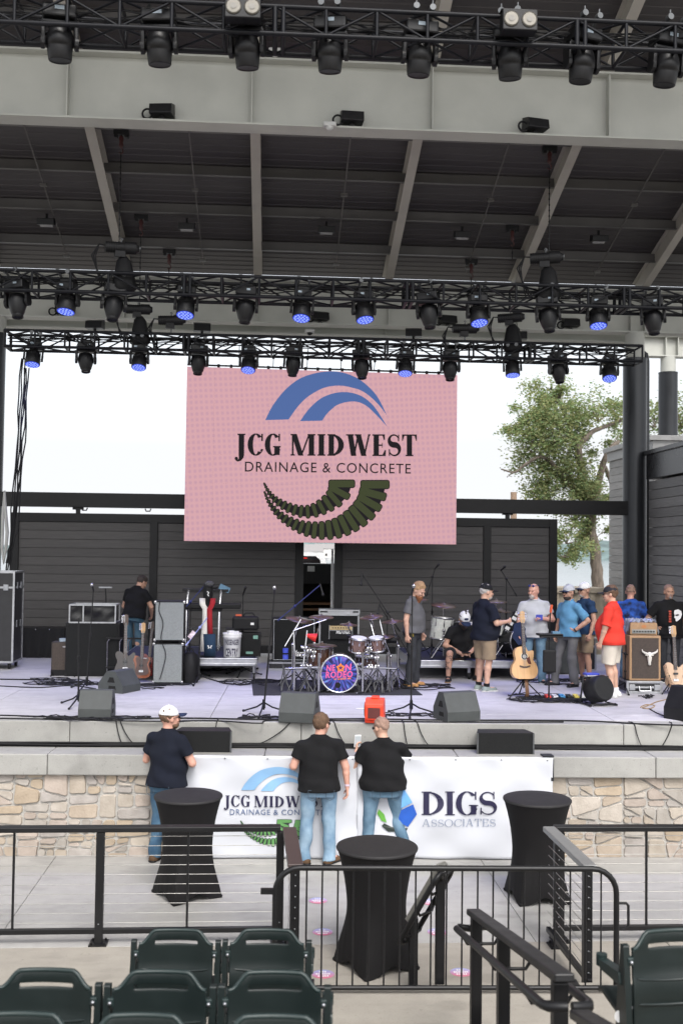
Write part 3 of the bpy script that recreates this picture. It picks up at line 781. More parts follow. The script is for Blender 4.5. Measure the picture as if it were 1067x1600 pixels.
def serif_glyph(ch, W=.2, w=.055, s=.07):
    h = w
    def stem(x, y0=0, y1=1, top=True, bot=True, wd=None):
        wd = wd or W; g = rect(x, y0, x + wd, y1)
        if top: g += rect(x - s, y1 - h, x + wd + s, y1)
        if bot: g += rect(x - s, y0, x + wd + s, y0 + h)
        return g
    def diag(x0, y0, x1, y1, wd): return [[(x0 - wd / 2, y0), (x0 + wd / 2, y0), (x1 + wd / 2, y1), (x1 - wd / 2, y1)]]
    if ch == 'I': return stem(s), W + 2 * s
    if ch == 'J':
        g = stem(s + .12, -.02, 1, bot=False); x = s + .12 + W / 2
        g += ribbon([(x, .1), (x - .01, -.08), (x - .07, -.2), (x - .17, -.25), (x - .24, -.21)], [W, W * .9, W * .55, w * 1.3, w * 1.6]); g += ringarc(x - .24, -.15, .085, .085, 0, 360, .0849, .0849, 12)
        return g, s * 2 + .12 + W
    if ch in 'CG':
        rx = .40 if W > .1 else .46; g = ringarc(rx, .5, rx, .52, 42, 318, W, w)
        g += rect(rx * 1.72 - w * .4, .66, rx * 1.72 + w * .8, 1.0)
        g += ringarc(rx, .5, rx, .52, 318, 335, W * .45, w)
        if ch == 'G':
            x = rx * 1.82 - W * .5; g += rect(x - W * .5, .02, x + W * .5, .44) + rect(x - W * .5 - s, .44 - h, x + W * .5 + s * .8, .44); return g, rx * 1.82 + s * .8
        return g, rx * 1.82
    if ch == 'O':
        rx = .47; return ringarc(rx, .5, rx, .52, 0, 360, W, w, 22), 2 * rx
    if ch == 'D':
        g = stem(s); x = s + W * .5; rx = .62 if W > .1 else .68
        g += ringarc(x, .5, rx, .5, -90, 90, W * 1.05, h); return g, x + rx
    if ch == 'M':
        wn = w * 1.3; x1 = .86; g = stem(s + .04, wd=wn) + stem(s + x1, wd=W)
        g += diag(s + .04 + W * .4, 1, s + x1 * .52 + .03, .0, W) + diag(s + x1 * .52 + .05, .0, s + x1 + wn * .3, 1, wn); return g, x1 + W + 2 * s
    if ch == 'W':
        wn = w * 1.3; g = diag(s + W * .55, 1, .38, 0, W) + diag(.40, 0, .60, 1, wn) + diag(.60, 1, .88, 0, W) + diag(.90, 0, 1.14, 1, wn)
        g += rect(0, 1 - h, W + 2 * s, 1) + rect(.60 - W * .5 - s * .6, 1 - h, .60 + W * .5 + s * .4, 1) + rect(1.14 - s, 1 - h, 1.14 + s, 1); return g, 1.14 + s
    if ch == 'E':
        L = .56; g = stem(s) + rect(s, 1 - h, s + L, 1) + rect(s, 0, s + L + .03, h) + rect(s + W, .5 - h / 2, s + L * .8, .5 + h / 2)
        g += [[(s + L - .05, .74), (s + L, .74), (s + L, 1), (s + L - .12, 1 - h)]] + [[(s + L - .12, h), (s + L + .04, 0), (s + L + .05, .28), (s + L, .28)]] + rect(s + L * .8 - .03, .38, s + L * .8, .62); return g, s + L + .05
    if ch == 'T':
        L = .74; g = stem(L / 2 - W / 2, top=False) + rect(0, 1 - h, L, 1) + [[(0, .7), (.035, .7), (.12, 1 - h), (0, 1)]] + [[(L, .7), (L - .035, .7), (L - .12, 1 - h), (L, 1)]]; return g, L
    if ch == 'S':
        pts = []; wd = []
        for i in range(19):
            a = 25 + 245 * i / 18; pts.append((.30 + .235 * math.cos(R(a)), .745 + .225 * math.sin(R(a))))
        for i in range(1, 19):
            a = 90 - 245 * i / 18; pts.append((.32 + .255 * math.cos(R(a)), .275 + .245 * math.sin(R(a))))
        for i, p in enumerate(pts):
            t = i / (len(pts) - 1); wd.append(w + (W * 1.05 - w) * math.exp(-((t - .5) / .2) ** 2))
        g = ribbon(pts, wd) + rect(.50, .68, .50 + w * .9, .99) + rect(.045, .02, .045 + w * .9, .32); return g, .60
    if ch == 'A':
        wn = w * 1.3; g = diag(.09, 0, .40, 1, wn) + diag(.44, 1, .74, 0, W) + rect(.2, .3, .62, .3 + h) + rect(0, 0, .2, h) + rect(.62 - s, 0, .76 + s + W * .3, h); return g, .76 + s + W * .3
    return [], .35
def serif_text(txt, W, w, s, gap=.08, space=.35):
    x = 0; out = []
    for ch in txt:
        if ch == ' ': x += space; continue
        g, a = serif_glyph(ch, W, w, s)
        out.append([[(p[0] + x, p[1]) for p in q] for q in g]); x += a + gap
    return out, x - gap
class Plane2D:
    """a flat face: maps (u,v) in 0..1 to points just above the face"""
    def __init__(s, o, ex, ey, n, wob=None): s.o = Vector(o); s.ex = Vector(ex); s.ey = Vector(ey); s.n = Vector(n).normalized(); s.wob = wob
    def p(s, u, v, k=0):
        q = s.o + s.ex * u + s.ey * v + s.n * k
        if s.wob: q += s.n * s.wob(u, v)
        return q
def put_polys(mb, pl, polys, f, k0=.002, dk=.00025):
    for i, q in enumerate(polys):
        pts = [f(*p) for p in q]; A = sum(pts[j][0] * pts[(j + 1) % len(pts)][1] - pts[(j + 1) % len(pts)][0] * pts[j][1] for j in range(len(pts)))
        mb.add([pl.p(u, v, k0 + (i % 12) * dk) for (u, v) in pts], [tuple(range(len(pts)))])
def flat_text(txt, bold=0.0):
    cu = bpy.data.curves.new('lettering', 'FONT'); cu.body = txt; cu.size = 1; cu.offset = bold; cu.resolution_u = 4; cu.space_character = 1.12
    o = bpy.data.objects.new('lettering', cu); C.objects.link(o)
    me = o.evaluated_get(bpy.context.evaluated_depsgraph_get()).to_mesh()
    vs = [tuple(v.co) for v in me.vertices]; fs = [tuple(p.vertices) for p in me.polygons]
    bpy.data.objects.remove(o); 
    x0 = min(v[0] for v in vs); x1 = max(v[0] for v in vs); y0 = 0; y1 = max(v[1] for v in vs)
    return [((v[0] - x0) / (x1 - x0), (v[1] - y0) / (y1 - y0)) for v in vs], fs
def put_text(mb, pl, txt, u0, v0, u1, v1, k=.003, bold=0.0, skew=0.0, slope=0.0):
    vs, fs = flat_text(txt, bold)
    mb.add([pl.p(u0 + (u1 - u0) * a + skew * b, v0 + (v1 - v0) * b + slope * a, k) for a, b in vs], fs)
def catmull(P, n=10):
    out = []
    for i in range(len(P) - 1):
        p0, p1, p2, p3 = P[max(i - 1, 0)], P[i], P[i + 1], P[min(i + 2, len(P) - 1)]
        for j in range(n):
            t = j / n; out.append(tuple(.5 * ((2 * p1[k]) + (-p0[k] + p2[k]) * t + (2 * p0[k] - 5 * p1[k] + 4 * p2[k] - p3[k]) * t * t + (-p0[k] + 3 * p1[k] - 3 * p2[k] + p3[k]) * t ** 3) for k in range(len(p1))))
    out.append(tuple(P[-1])); return out
# company logo in screen-photo units, mapped by f(x, y) -> u, v
ARC1o = [(320, 222), (345, 172), (385, 120), (425, 86), (460, 68), (510, 55), (560, 52), (605, 60), (650, 80), (690, 112), (720, 148), (750, 207)]
ARC1i = [(402, 220), (430, 180), (460, 148), (490, 127), (525, 110), (560, 103), (592, 103), (622, 109), (658, 120), (692, 143), (722, 172), (749, 206)]
ARC2o = [(442, 226), (460, 200), (480, 176), (510, 150), (540, 135), (570, 127), (600, 125), (630, 129), (660, 140), (686, 158), (712, 186), (752, 248)]
ARC2i = [(520, 225), (535, 203), (552, 186), (570, 172), (590, 164), (615, 159), (640, 159), (663, 166), (685, 180), (708, 202), (728, 222), (751, 247)]
def logo_arcs(mb, pl, f):
    for o_, i_, k in ((ARC1o, ARC1i, .002), (ARC2o, ARC2i, .002)):
        O = catmull(o_, 4); I = catmull(i_, 4)
        for j in range(len(O) - 1): mb.add([pl.p(*f(*q), k) for q in (O[j], O[j + 1], I[j + 1], I[j])], [(0, 1, 2, 3)])
PIPE1 = ([(318, 445, 1), (333, 474, 6), (355, 500, 11), (392, 524, 16), (440, 541, 20), (484, 541, 23), (528, 522, 28), (566, 494, 35), (584, 468, 41), (590, 446, 45)], 19)
PIPE2 = ([(319, 475, 1), (335, 510, 6), (365, 548, 12), (410, 580, 18), (465, 602, 25), (530, 608, 31), (590, 594, 36), (650, 556, 42), (690, 508, 46), (708, 449, 50)], 25)
def rrect(c, ux, uy, hw, hh, r):
    ps = []
    for sx, sy, a0 in ((1, 1, 0), (-1, 1, 90), (-1, -1, 180), (1, -1, 270)):
        for a in (0, 45, 90):
            x = sx * (hw - r) + r * math.cos(R(a0 + a)); y = sy * (hh - r) + r * math.sin(R(a0 + a)); ps.append((c[0] + ux[0] * x + uy[0] * y, c[1] + ux[1] * x + uy[1] * y))
    return ps
def logo_pipes(md, mg, pl, f, keep=lambda x, y: True):
    for sp, n in (PIPE1, PIPE2):
        pts = catmull(sp, 12); L = [0]
        for a, b in zip(pts[:-1], pts[1:]): L.append(L[-1] + math.hypot(b[0] - a[0], b[1] - a[1]))
        def at(sv):
            for i in range(len(L) - 1):
                if L[i + 1] >= sv:
                    t = (sv - L[i]) / (L[i + 1] - L[i]); a, b = pts[i], pts[i + 1]; d = math.hypot(b[0] - a[0], b[1] - a[1])
                    return tuple(a[k] + (b[k] - a[k]) * t for k in range(3)), ((b[0] - a[0]) / d, (b[1] - a[1]) / d)
            return pts[-1], (0, -1)
        body = ribbon([(p[0], p[1]) for p in pts], [p[2] * 1.55 for p in pts])
        for q in body: md.add([pl.p(*f(*p), .0016) for p in q], [(0, 1, 2, 3)])
        # slats with growing spacing
        u = [(i / (n - 1)) for i in range(n)]
        for i in range(n):
            sv = L[-1] * (.03 * u[i] + .97 * u[i] ** 1.55) * .985 + L[-1] * .015 * u[i]
            (x, y, h), t = at(sv)
            if i == n - 1: t = (0, -1)
            hh = h * 1.0; hw = max(2.0, h * .27)
            nx = (-t[1], t[0])
            P = rrect((x, y), nx, t, hh + 3, hw + 3, min(hw + 2.5, 8)); md.add([pl.p(*f(*p), .0021 + .00015 * (i % 3)) for p in P], [tuple(range(len(P)))])
            P = rrect((x, y), nx, t, hh, hw, min(hw * .95, 6)); mg.add([pl.p(*f(*p), .0030 + .00015 * (i % 3)) for p in P], [tuple(range(len(P)))])

# ================================================================ LED SCREEN
EXPF = 1 / 2 ** SC.view_settings.exposure
Y = 20.6
TL, TR, BL, BR = aty(293, 574, Y), aty(715, 587, Y), aty(289, 846, Y), aty(713, 850, Y)
ctr = (TL + TR + BL + BR) / 4; sw = ((TR - TL).length + (BR - BL).length) / 2; sh = ((TL - BL).length + (TR - BR).length) / 2
ledang = R(-3.0)
led = thing('led_screen', 'large pink screen showing a drainage and concrete firm logo, hung under the rear truss', 'screen', ctr, -ledang)
pl = Plane2D((-sw / 2, -.08, -sh / 2), (sw, 0, 0), (0, 0, sh), (0, -1, 0))
def led_mat():
    m = bpy.data.materials.new('led_panel_face'); m.use_nodes = True; t = m.node_tree; b = t.nodes['Principled BSDF']; L = t.links.new
    b.inputs['Base Color'].default_value = (.01, .01, .01, 1); b.inputs['Specular IOR Level'].default_value = .1
    tc = t.nodes.new('ShaderNodeTexCoord')
    outs = []
    for rot, sc, dis in ((0, 5.2, 1.2), (90, 4.6, 1.6)):
        mp = t.nodes.new('ShaderNodeMapping'); mp.inputs['Rotation'].default_value = (0, R(rot + 4), 0); L(tc.outputs['Object'], mp.inputs[0])
        wv = t.nodes.new('ShaderNodeTexWave'); wv.inputs['Scale'].default_value = sc * .62; wv.inputs['Distortion'].default_value = dis; wv.inputs['Detail'].default_value = 1; wv.inputs['Detail Scale'].default_value = .25; wv.bands_direction = 'X'
        L(mp.outputs[0], wv.inputs[0]); outs.append(wv.outputs['Fac'])
    mu = t.nodes.new('ShaderNodeMath'); mu.operation = 'MULTIPLY'; L(outs[0], mu.inputs[0]); L(outs[1], mu.inputs[1])
    cr = t.nodes.new('ShaderNodeValToRGB'); e = cr.color_ramp.elements; e[0].position = .0; e[1].position = .75
    e[0].color = (*s2l(220, 170, 176), 1); e[1].color = (*s2l(206, 160, 174), 1); L(mu.outputs[0], cr.inputs[0])
    L(cr.outputs[0], b.inputs['Emission Color']); b.inputs['Emission Strength'].default_value = EXPF * .95
    return m
m = MB(); m.box((0, 0, 0), (sw, .15, sh)); m.build('cabinet', BLKPLASTIC, led)
m = MB(); nx, nz = 10, 6
for i in range(nx):
    for j in range(nz):
        m.box((-sw / 2 + sw * (i + .5) / nx, -.0775, -sh / 2 + sh * (j + .5) / nz), (sw / nx - .0008, .006, sh / nz - .0008))
m.build('panel_face', led_mat(), led)
def lf(x, y):
    u = (x - (48 - (y - 30) * .010)) / (958); top = 31 + 38 * u; bot = 645 + 12 * u; return u, 1 - (y - top) / (bot - top)
EB_ = EXPF * .95
ma = MB(); logo_arcs(ma, pl, lf); ma.build('logo_arcs', emit('led_blue', s2l(84, 110, 166), EB_), led)
DK = emit('led_dark', s2l(34, 31, 34), EB_)
mt = MB(); glyphs, adv = serif_text('JCG MIDWEST', .265, .066, .06, .10, .34)
def tf(x, y):       # text units -> logo units -> u,v
    X = 215 + (x / adv) * (858 - 215); base = 345 + (X - 215) / 640 * 6; return lf(X, base - y * 76)
for gph in glyphs: put_polys(mt, pl, gph, tf)
mt.build('name_lettering', DK, led)
mt = MB(); u0, v0 = lf(250, 402); u1, v1 = lf(836, 411); _, vt = lf(250, 367)
put_text(mt, pl, 'DRAINAGE & CONCRETE', u0, v0, u1, vt, .003, .004, 0, v1 - v0)
mt.build('tagline_lettering', DK, led)
md, mg = MB(), MB(); logo_pipes(md, mg, pl, lf)
md.build('pipe_body', DK, led); mg.build('pipe_ribs', emit('led_green', s2l(66, 72, 48), EB_), led)  # dark pipe bodies and rib outlines, part of the logo artwork
m = MB(); zr = sh / 2 + .05
m.bar((-sw / 2, 0, zr), (sw / 2, 0, zr + .0), .03, .03)
for k in range(22): m.box((-sw / 2 + sw * (k + .5) / 22, 0, zr - .01), (.05, .05, .07))
for k in range(8):
    x = -sw / 2 + sw * (k + .5) / 8; m.cyl((x, 0, zr), (x, -.2, zr + .36), .008, n=6); m.sph((x, -.1, zr + .17), .03, 6, 4)
m.build('hanging_bar', BLACK, led)

# ================================================================ BANNERS ON THE STAGE FRONT
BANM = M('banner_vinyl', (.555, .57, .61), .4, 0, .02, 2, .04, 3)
def wob(seed):
    rs = random.Random(seed); ph = [rs.uniform(0, 6) for _ in range(6)]
    def f(u, v):
        e = .011 * math.sin(u * 7 + ph[0] + v * 3) + .007 * math.sin(u * 17 + v * 13 + ph[1]) + .007 * math.sin((u - v) * 14 + ph[2])
        e += .006 * math.exp(-((u + v - 1.35 + .1 * math.sin(v * 7)) / .09) ** 2) + .006 * math.exp(-((u - v * .8 - .15) / .08) ** 2) + .003 * math.sin(u * 31 + 5 * math.sin(v * 6)) * (.3 + v)
        return e + .009 * (1 - v) * math.sin(u * 21 + ph[3])
    return f
def banner(px0, px1, label, seed):
    x0, x1 = stx(px0, 1260), stx(px1, 1260); w_ = x1 - x0; h = 1.245
    t = thing('banner', label, 'banner', stg((x0 + x1) / 2, -.06 if px0 < 400 else -.068, 0), SANG)
    p = Plane2D((-w_ / 2, 0, .012), (w_, 0, 0), (0, 0, h), (0, -1, 0), wob(seed))
    m = MB(); nu, nv = 90, 34; vs = [p.p(i / nu, j / nv) for j in range(nv + 1) for i in range(nu + 1)]
    m.add(vs, [(j * (nu + 1) + i, j * (nu + 1) + i + 1, (j + 1) * (nu + 1) + i + 1, (j + 1) * (nu + 1) + i) for j in range(nv) for i in range(nu)], True)
    o = m.build('sheet', BANM, t); sol = o.modifiers.new('thick', 'SOLIDIFY'); sol.thickness = .003; sol.offset = -1
    m = MB()
    for k in range(5): m.disc(p.p(.03 + .235 * k, .975, .003), (0, -1, 0), .011, 10)
    m.build('eyelet', STEEL, t)
    return t, p, w_, h, x0
def bpix(px, py, x0, w_, h):     # photo pixel -> banner u,v
    d = ray(px, py); o_ = stg(0, -.06, 0); t = (o_ - CAM).dot(SN) / d.dot(SN); q = CAM + d * t
    return ((q - SO).dot(SE) - x0) / w_, (q.z - .012) / h
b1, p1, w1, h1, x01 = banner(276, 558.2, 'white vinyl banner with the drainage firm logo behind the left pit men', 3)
def bf(x, y):     # logo units -> photo pixels on the banner
    s_ = .459; px = 347 + (x - 205) * s_ * .985 - 0; py = 1202 + (y - 62) * .315
    return bpix(px, py, x01, w1, h1)
def bf2(x, y):
    px = 377 + (x - 320) * .25; py = 1198 + (y - 52) * .216
    return bpix(px, py, x01, w1, h1)
def lift(m, k=.008): m.v = [(x, y - k, z) for x, y, z in m.v]; return m
ma = MB(); logo_arcs(ma, p1, bf2); lift(ma)
def grad_blue():
    m = M('banner_blue', (.22, .40, .62), .4, 0, .15, 1.2); return m
ma.build('logo_arcs', grad_blue(), b1)
NAVY = M('banner_navy', (.018, .016, .05), .45, 0, .1, 5)
mt = MB(); glyphs, adv = serif_text('JCG MIDWEST', .215, .058, .07, .12, .22)
def tf2(x, y):
    px = 350.5 + x / adv * (511 - 350.5); py = 1260.5 - y * 17.6; return bpix(px, py, x01, w1, h1)
for gph in glyphs: put_polys(mt, p1, [q for q in gph if max(tf2(*p)[0] for p in q) < .985], tf2, .004)
lift(mt).build('name_lettering', NAVY, b1)
mt = MB(); vs_, fs_ = flat_text('DRAINAGE & CONCRETE', .002)
def tl(a, b): return bpix(359.5 + a * 147, 1272.8 - b * 8.6, x01, w1, h1)
keep = [f for f in fs_ if max(tl(*vs_[i])[0] for i in f) < .99]
mt.add([p1.p(*tl(*v), .004) for v in vs_], keep); lift(mt).build('tagline_lettering', M('banner_greyblue', (.09, .13, .24), .45), b1)
def bf3(x, y):
    px = 377 + (x - 320) * .25; py = 1283 + (y - 446) * .20
    return bpix(px, py, x01, w1, h1)
md, mg = MB(), MB(); logo_pipes(md, mg, p1, bf3); lift(md, .006); lift(mg, .008); md.build('pipe_body', M('banner_black', (.02, .03, .025), .45), b1); mg.build('pipe_ribs', M('banner_green', (.10, .26, .08), .45), b1)

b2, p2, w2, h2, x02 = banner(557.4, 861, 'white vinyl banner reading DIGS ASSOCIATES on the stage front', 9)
def q2(px, py): return bpix(px, py, x02, w2, h2)
mt = MB(); glyphs, adv = serif_text('DIGS', .20, .045, .07, .04)
def tf4(x, y): return q2(658 + x / adv * (774 - 658), 1272.5 - y * 36.5)
for gph in glyphs: put_polys(mt, p2, gph, tf4, .004)
lift(mt).build('name_lettering', NAVY, b2)
mt = MB(); glyphs, adv = serif_text('ASSOCIATES', .10, .05, .06, .13)
def tf5(x, y): return q2(659 + x / adv * (773 - 659), 1290.5 - y * 11.5)
for gph in glyphs: put_polys(mt, p2, gph, tf5, .004)
lift(mt).build('tagline_lettering', M('banner_palegrey', (.22, .26, .36), .45), b2)
def poly2(pts, mat, nm, k):
    m = MB(); m.add([p2.p(*q2(*q), k) for q in pts], [tuple(range(len(pts)))]); lift(m).build(nm, mat, b2)
poly2([(627, 1226), (644, 1253), (624, 1264), (612, 1240)], M('banner_skyblue', (.16, .40, .78), .4), 'logo_facet', .006)
poly2([(625, 1266), (645, 1256), (651, 1272), (637, 1292), (622, 1284)], M('banner_blue2', (.02, .10, .46), .4), 'logo_facet', .006)
poly2([(592, 1264), (600, 1272), (604, 1285), (596, 1282), (589, 1270)], M('banner_leaf', (.12, .36, .05), .4), 'logo_facet', .006)
poly2([(600, 1286), (612, 1292), (637, 1294), (634, 1299), (606, 1299), (596, 1290)], M('banner_black', (.02, .03, .025)), 'logo_facet', .006)
# black strap ends of the banner on the ledge
m = MB(); a = stx(849, 1200); b = stx(861, 1200)
m.box((b - a, -.052, 1.10), (.035, .012, .27)); m.box(((b - a) / 2, .03, 1.268), (.14, .16, .012)); o = m.build('tape_strip', M('black_tape', (.012, .013, .016), .6), loc=stg(a, -.0, 0), rz=SANG)
tag(o, 'black tape strip folded over the ledge at the right end of the banner', 'tape')
# ================================================================ PIT: TABLES, RAILINGS, SEATS
random.seed(31)
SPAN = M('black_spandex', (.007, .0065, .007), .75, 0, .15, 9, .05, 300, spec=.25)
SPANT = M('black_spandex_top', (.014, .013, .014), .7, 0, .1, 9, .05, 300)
def table(px, pybase, label, rot):
    p = atz(px, pybase); t = thing('cocktail_table', label, 'table', p, rot, 'cocktail tables')
    n = 96; H = 1.08; m = MB(); prof = []
    for i in range(40):
        z = H * (1 - i / 39); u = 1 - z / H
        waist = .268
        if u < .58: r = waist + (.372 - waist) * (1 - u / .58) ** 2.0
        else: r = waist + (.325 - waist) * ((u - .58) / .42) ** 2
        prof.append((r, z))
    def fn(r, h, a):
        u = 1 - h / H
        lob = max(0, (u - .45) / .55)
        q = abs(math.cos(2 * a)) ** 3          # four pole feet
        fold = .004 * math.sin(a * 24 + 6 * math.sin(a * 4)) * max(0, u - .45)
        k = lob ** 1.5; return r * (1 - k) + k * .405 / (abs(math.cos(a)) + abs(math.sin(a))) + fold * 1.6
    def lift(p, a): pass
    m.lathe(prof, (0, 0, 0), (0, 0, 1), n, False, fn)
    # the hem arches up between the feet
    vs = []
    for (x, y, z) in m.v:
        a = math.atan2(y, x); q = abs(math.cos(2 * (a + 0))) ** 1.4
        vs.append((x, y, z + (1 - q) * .085 * max(0, (1 - z / H) - .7) / .3))
    m.v = vs; m.build('cover', SPAN, t)
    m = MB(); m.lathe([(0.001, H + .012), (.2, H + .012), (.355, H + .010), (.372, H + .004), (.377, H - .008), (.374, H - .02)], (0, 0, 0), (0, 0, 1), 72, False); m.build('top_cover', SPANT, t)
    m = MB()
    for k in range(4): a = -k * PI / 2; m.sph((math.cos(a) * .38, math.sin(a) * .38, .018), (.03, .03, .018), 10, 6)
    m.build('foot_cap', SPAN, t)
table(292, 1398, 'black stretch covered cocktail table at the left, by the man in the white cap', R(75))
table(587, 1508, 'black stretch covered cocktail table in the middle, nearest to the seats', R(72))
table(838, 1402, 'black stretch covered cocktail table at the right, beside the DIGS banner', R(50))

def flatpost(m, p, h, wx=.085, wy=.085): m.box((p.x, p.y, p.z + h / 2), (wx, wy, h))
WIRE = M('steel_wire', (.42, .41, .39), .35, 1, .1, 20)
def cable_rail(label, pts, posts, pickets, top_w=.11, ztop=1.12, nw=10, cap=RAILBLK, base=True, bolts=True):
    """pts: polyline on the ground; posts/pickets: points on it"""
    o = Vector(pts[0]); t = thing('railing', label, 'railing', o, 0, 'black cable railings')
    P = [Vector(q) - o for q in pts]
    m = MB()
    for a, b in zip(P[:-1], P[1:]): m.bar(a + Vector((0, 0, ztop - .025)), b + Vector((0, 0, ztop - .025)), top_w, .05)
    m.build('top_rail', cap, t, bevel=.008)
    m = MB()
    for a, b in zip(P[:-1], P[1:]): m.bar(a + Vector((0, 0, .125)), b + Vector((0, 0, .125)), .045, .05)
    m.build('bottom_rail', RAILBLK, t, bevel=.005)
    dirv = (P[1] - P[0]).normalized()
    for q in posts:
        q = Vector(q) - o; m = MB(); m.box((q.x, q.y, ztop / 2 - .03), (.075, .075, ztop - .06), rotz(math.atan2(dirv.y, dirv.x))); f = m.build('post', RAILBLK, t, bevel=.005)
        if base:
            m = MB(); m.box((q.x, q.y, .008), (.17, .17, .016), rotz(math.atan2(dirv.y, dirv.x)))
            for sx in (-.06, .06):
                for sy in (-.06, .06): m.cyl((q.x + sx, q.y + sy, .016), (q.x + sx, q.y + sy, .035), .012, n=6)
            m.build('base_plate', RAILBLK, f)
        m = MB()
        for k in range(nw if bolts else 1): m.sph(q - Vector((0, .04, 0)) + Vector((0, 0, .2 + (ztop - .30) * k / (nw - 1))), .007, 6, 4)
        m.build('bolt', STEEL, f)
    for q in pickets:
        q = Vector(q) - o; m = MB(); m.box((q.x, q.y, (ztop + .1) / 2), (.022, .014, ztop - .12)); m.build('picket', RAILBLK, t)
    m = MB()
    for k in range(nw):
        z = .2 + (ztop - .30) * k / (nw - 1)
        for a, b in zip(P[:-1], P[1:]): m.cyl(a + Vector((0, 0, z)), b + Vector((0, 0, z)), .0035, n=5, cap=False)
    m.build('wire_strands', WIRE, t)
    return t
zt = 1.12
Yr = atz(156, 1475).y
def onrail(px, Y=Yr): q = aty(px, 1400, Y); return Vector((q.x, Y, 0))
ca = onrail(437); 
cable_rail('long black cable railing at the left, in front of the stone wall', [onrail(-120), ca], [onrail(156), ca], [onrail(21), onrail(293)], bolts=False)
def onz(px, py, z): q = atz(px, py, z); return Vector((q.x, q.y, 0))
BRN = M('brown_cap', (.060, .043, .040), .4, .1, .1, 4)
e0 = onz(449, 1291, zt); e1 = onz(462, 1350, zt)
cable_rail('short black cable railing with brown cap returning from the left railing to the gate', [e0 + Vector((.02, -.02, 0)), e1], [e1 + Vector((0, .06, 0))], [], .13, zt, cap=BRN, base=False)
f0 = onz(856, 1290, zt); f1 = onz(922, 1352, zt)
cable_rail('long black cable railing at the right, in front of the stone wall', [Vector((f0.x + .06, f0.y, 0)), Vector((f0.x + 4.2, f0.y - .04, 0))], [Vector((f0.x + .12, f0.y, 0))], [onrail(1009, f0.y - .02)], bolts=False)
cable_rail('short black cable railing with pale worn cap returning from the right railing', [f0 + Vector((0, -.02, 0)), f1], [f0 + Vector((.06, -.14, 0)), f1 + Vector((-.01, .06, 0))], [], .12, zt, cap=M('worn_grey_cap', (.22, .22, .22), .38, .3, .12, 5), base=True)

# crowd barrier across the opening
pb0, pb1 = atz(428, 1553, .17), atz(962, 1553, .17)
barr = thing('crowd_barrier', 'black steel crowd barrier with rounded corners and thin upright bars', 'barrier', (pb0 + pb1) / 2, math.atan2(pb1.y - pb0.y, pb1.x - pb0.x))
bw = (pb1 - pb0).length; bh = 1.02; m = MB(); rr = .2; x0, x1 = -bw / 2, bw / 2
pth = [(x0, 0, .03)] + [(x0, 0, bh - rr)] + [(x0 + rr - rr * math.cos(a * PI / 12), 0, bh - rr + rr * math.sin(a * PI / 12)) for a in range(1, 7)] + [(x1 - rr + rr * math.sin(a * PI / 12), 0, bh - rr + rr * math.cos(a * PI / 12)) for a in range(0, 6)] + [(x1, 0, bh - rr), (x1, 0, .03)]
m.tube(pth, .024, 12); m.cyl((x0, 0, .05), (x1, 0, .05), .02, n=10); m.build('frame', RAILBLK, barr)
nb = 22
for k in range(1, nb):
    x = x0 + bw * k / nb; top = bh - .01
    if x - x0 < rr: top = bh - rr + math.sqrt(max(0, rr * rr - (rr - (x - x0)) ** 2)) - .01
    if x1 - x < rr: top = bh - rr + math.sqrt(max(0, rr * rr - (rr - (x1 - x)) ** 2)) - .01
    m = MB(); m.cyl((x, 0, .05), (x, 0, top), .0075, n=8, cap=False); m.build('upright_bar', RAILBLK, barr)
m = MB(); m.tube([(x1 + .01, 0, .74), (x1 + .08, 0, .74), (x1 + .10, 0, .72), (x1 + .10, 0, .56), (x1 + .06, 0, .52)], .012, 8); m.build('hook', RAILBLK, barr)
m = MB(); m.bar((x0, 0, .83), (x0 - .12, 0, .83), .035, .045); m.build('latch', RAILBLK, barr)
for x in (x0 + .3, x1 - .3):
    m = MB(); m.box((x, 0, .012), (.06, .5, .02)); m.cyl((x, 0, .02), (x, 0, .05), .018, n=8); m.build('foot', RAILBLK, barr)

# stair handrails with flat caps
def flat_rail(label, A, B, posts, side_rail=True, capm=RAILBLK, w=.10, gz=None, s_off=-.17):
    """A far end, B near end: centre of the cap's top"""
    A = Vector(A); B = Vector(B); o = Vector((A.x, A.y, 0)); t = thing('handrail', label, 'handrail', o, 0, 'stair handrails'); A = A - o; B = B - o
    m = MB(); m.bar(A - Vector((0, 0, .02)), B - Vector((0, 0, .02)), w, .042); m.build('cap', capm, t, bevel=.008)
    d = (B - A); L = d.length; dn = d.normalized()
    for (k, g0) in posts:
        q = A + d * k; m = MB(); m.box((q.x, q.y, (g0 + q.z - .05) / 2), (.075, .075, q.z - .05 - g0)); m.build('post', RAILBLK, t, bevel=.006)
        m = MB(); m.box((q.x, q.y, g0 + .01), (.18, .18, .02)); m.build('base_plate', RAILBLK, t)
    if side_rail:
        for sgn in ((-1, 1) if side_rail == 2 else (-1,)):
            n_ = Vector((dn.y, -dn.x, 0)).normalized() * .12 * sgn
            if n_.x * sgn > 0: n_ = -n_
            dz = Vector((0, 0, -.14)); p0 = A + n_ + dz; p1 = B + n_ + dz
            m = MB(); e_ = Vector((0, 0, -.0))
            m.tube([A + dz + n_ * .15, p0 + dn * .02 - dn * .10 + n_ * -.2, p0, p0.lerp(p1, .5), p1, p1 + dn * .08 - n_ * .15, B + dz + dn * .09 + n_ * .1], .024, 10); m.build('grab_rail', RAILBLK, t)
            for k in (.12, .5, .88):
                m = MB(); q = A + d * k; m.tube([q + Vector((0, 0, -.2)) , q + n_ * .8 + Vector((0, 0, -.2)), q + n_ + Vector((0, 0, -.16))], .011, 6)
                m.build('bracket', RAILBLK, t)
A_ = atd(739, 1420, 7.6); B_ = atd(882, 1522, 5.2)
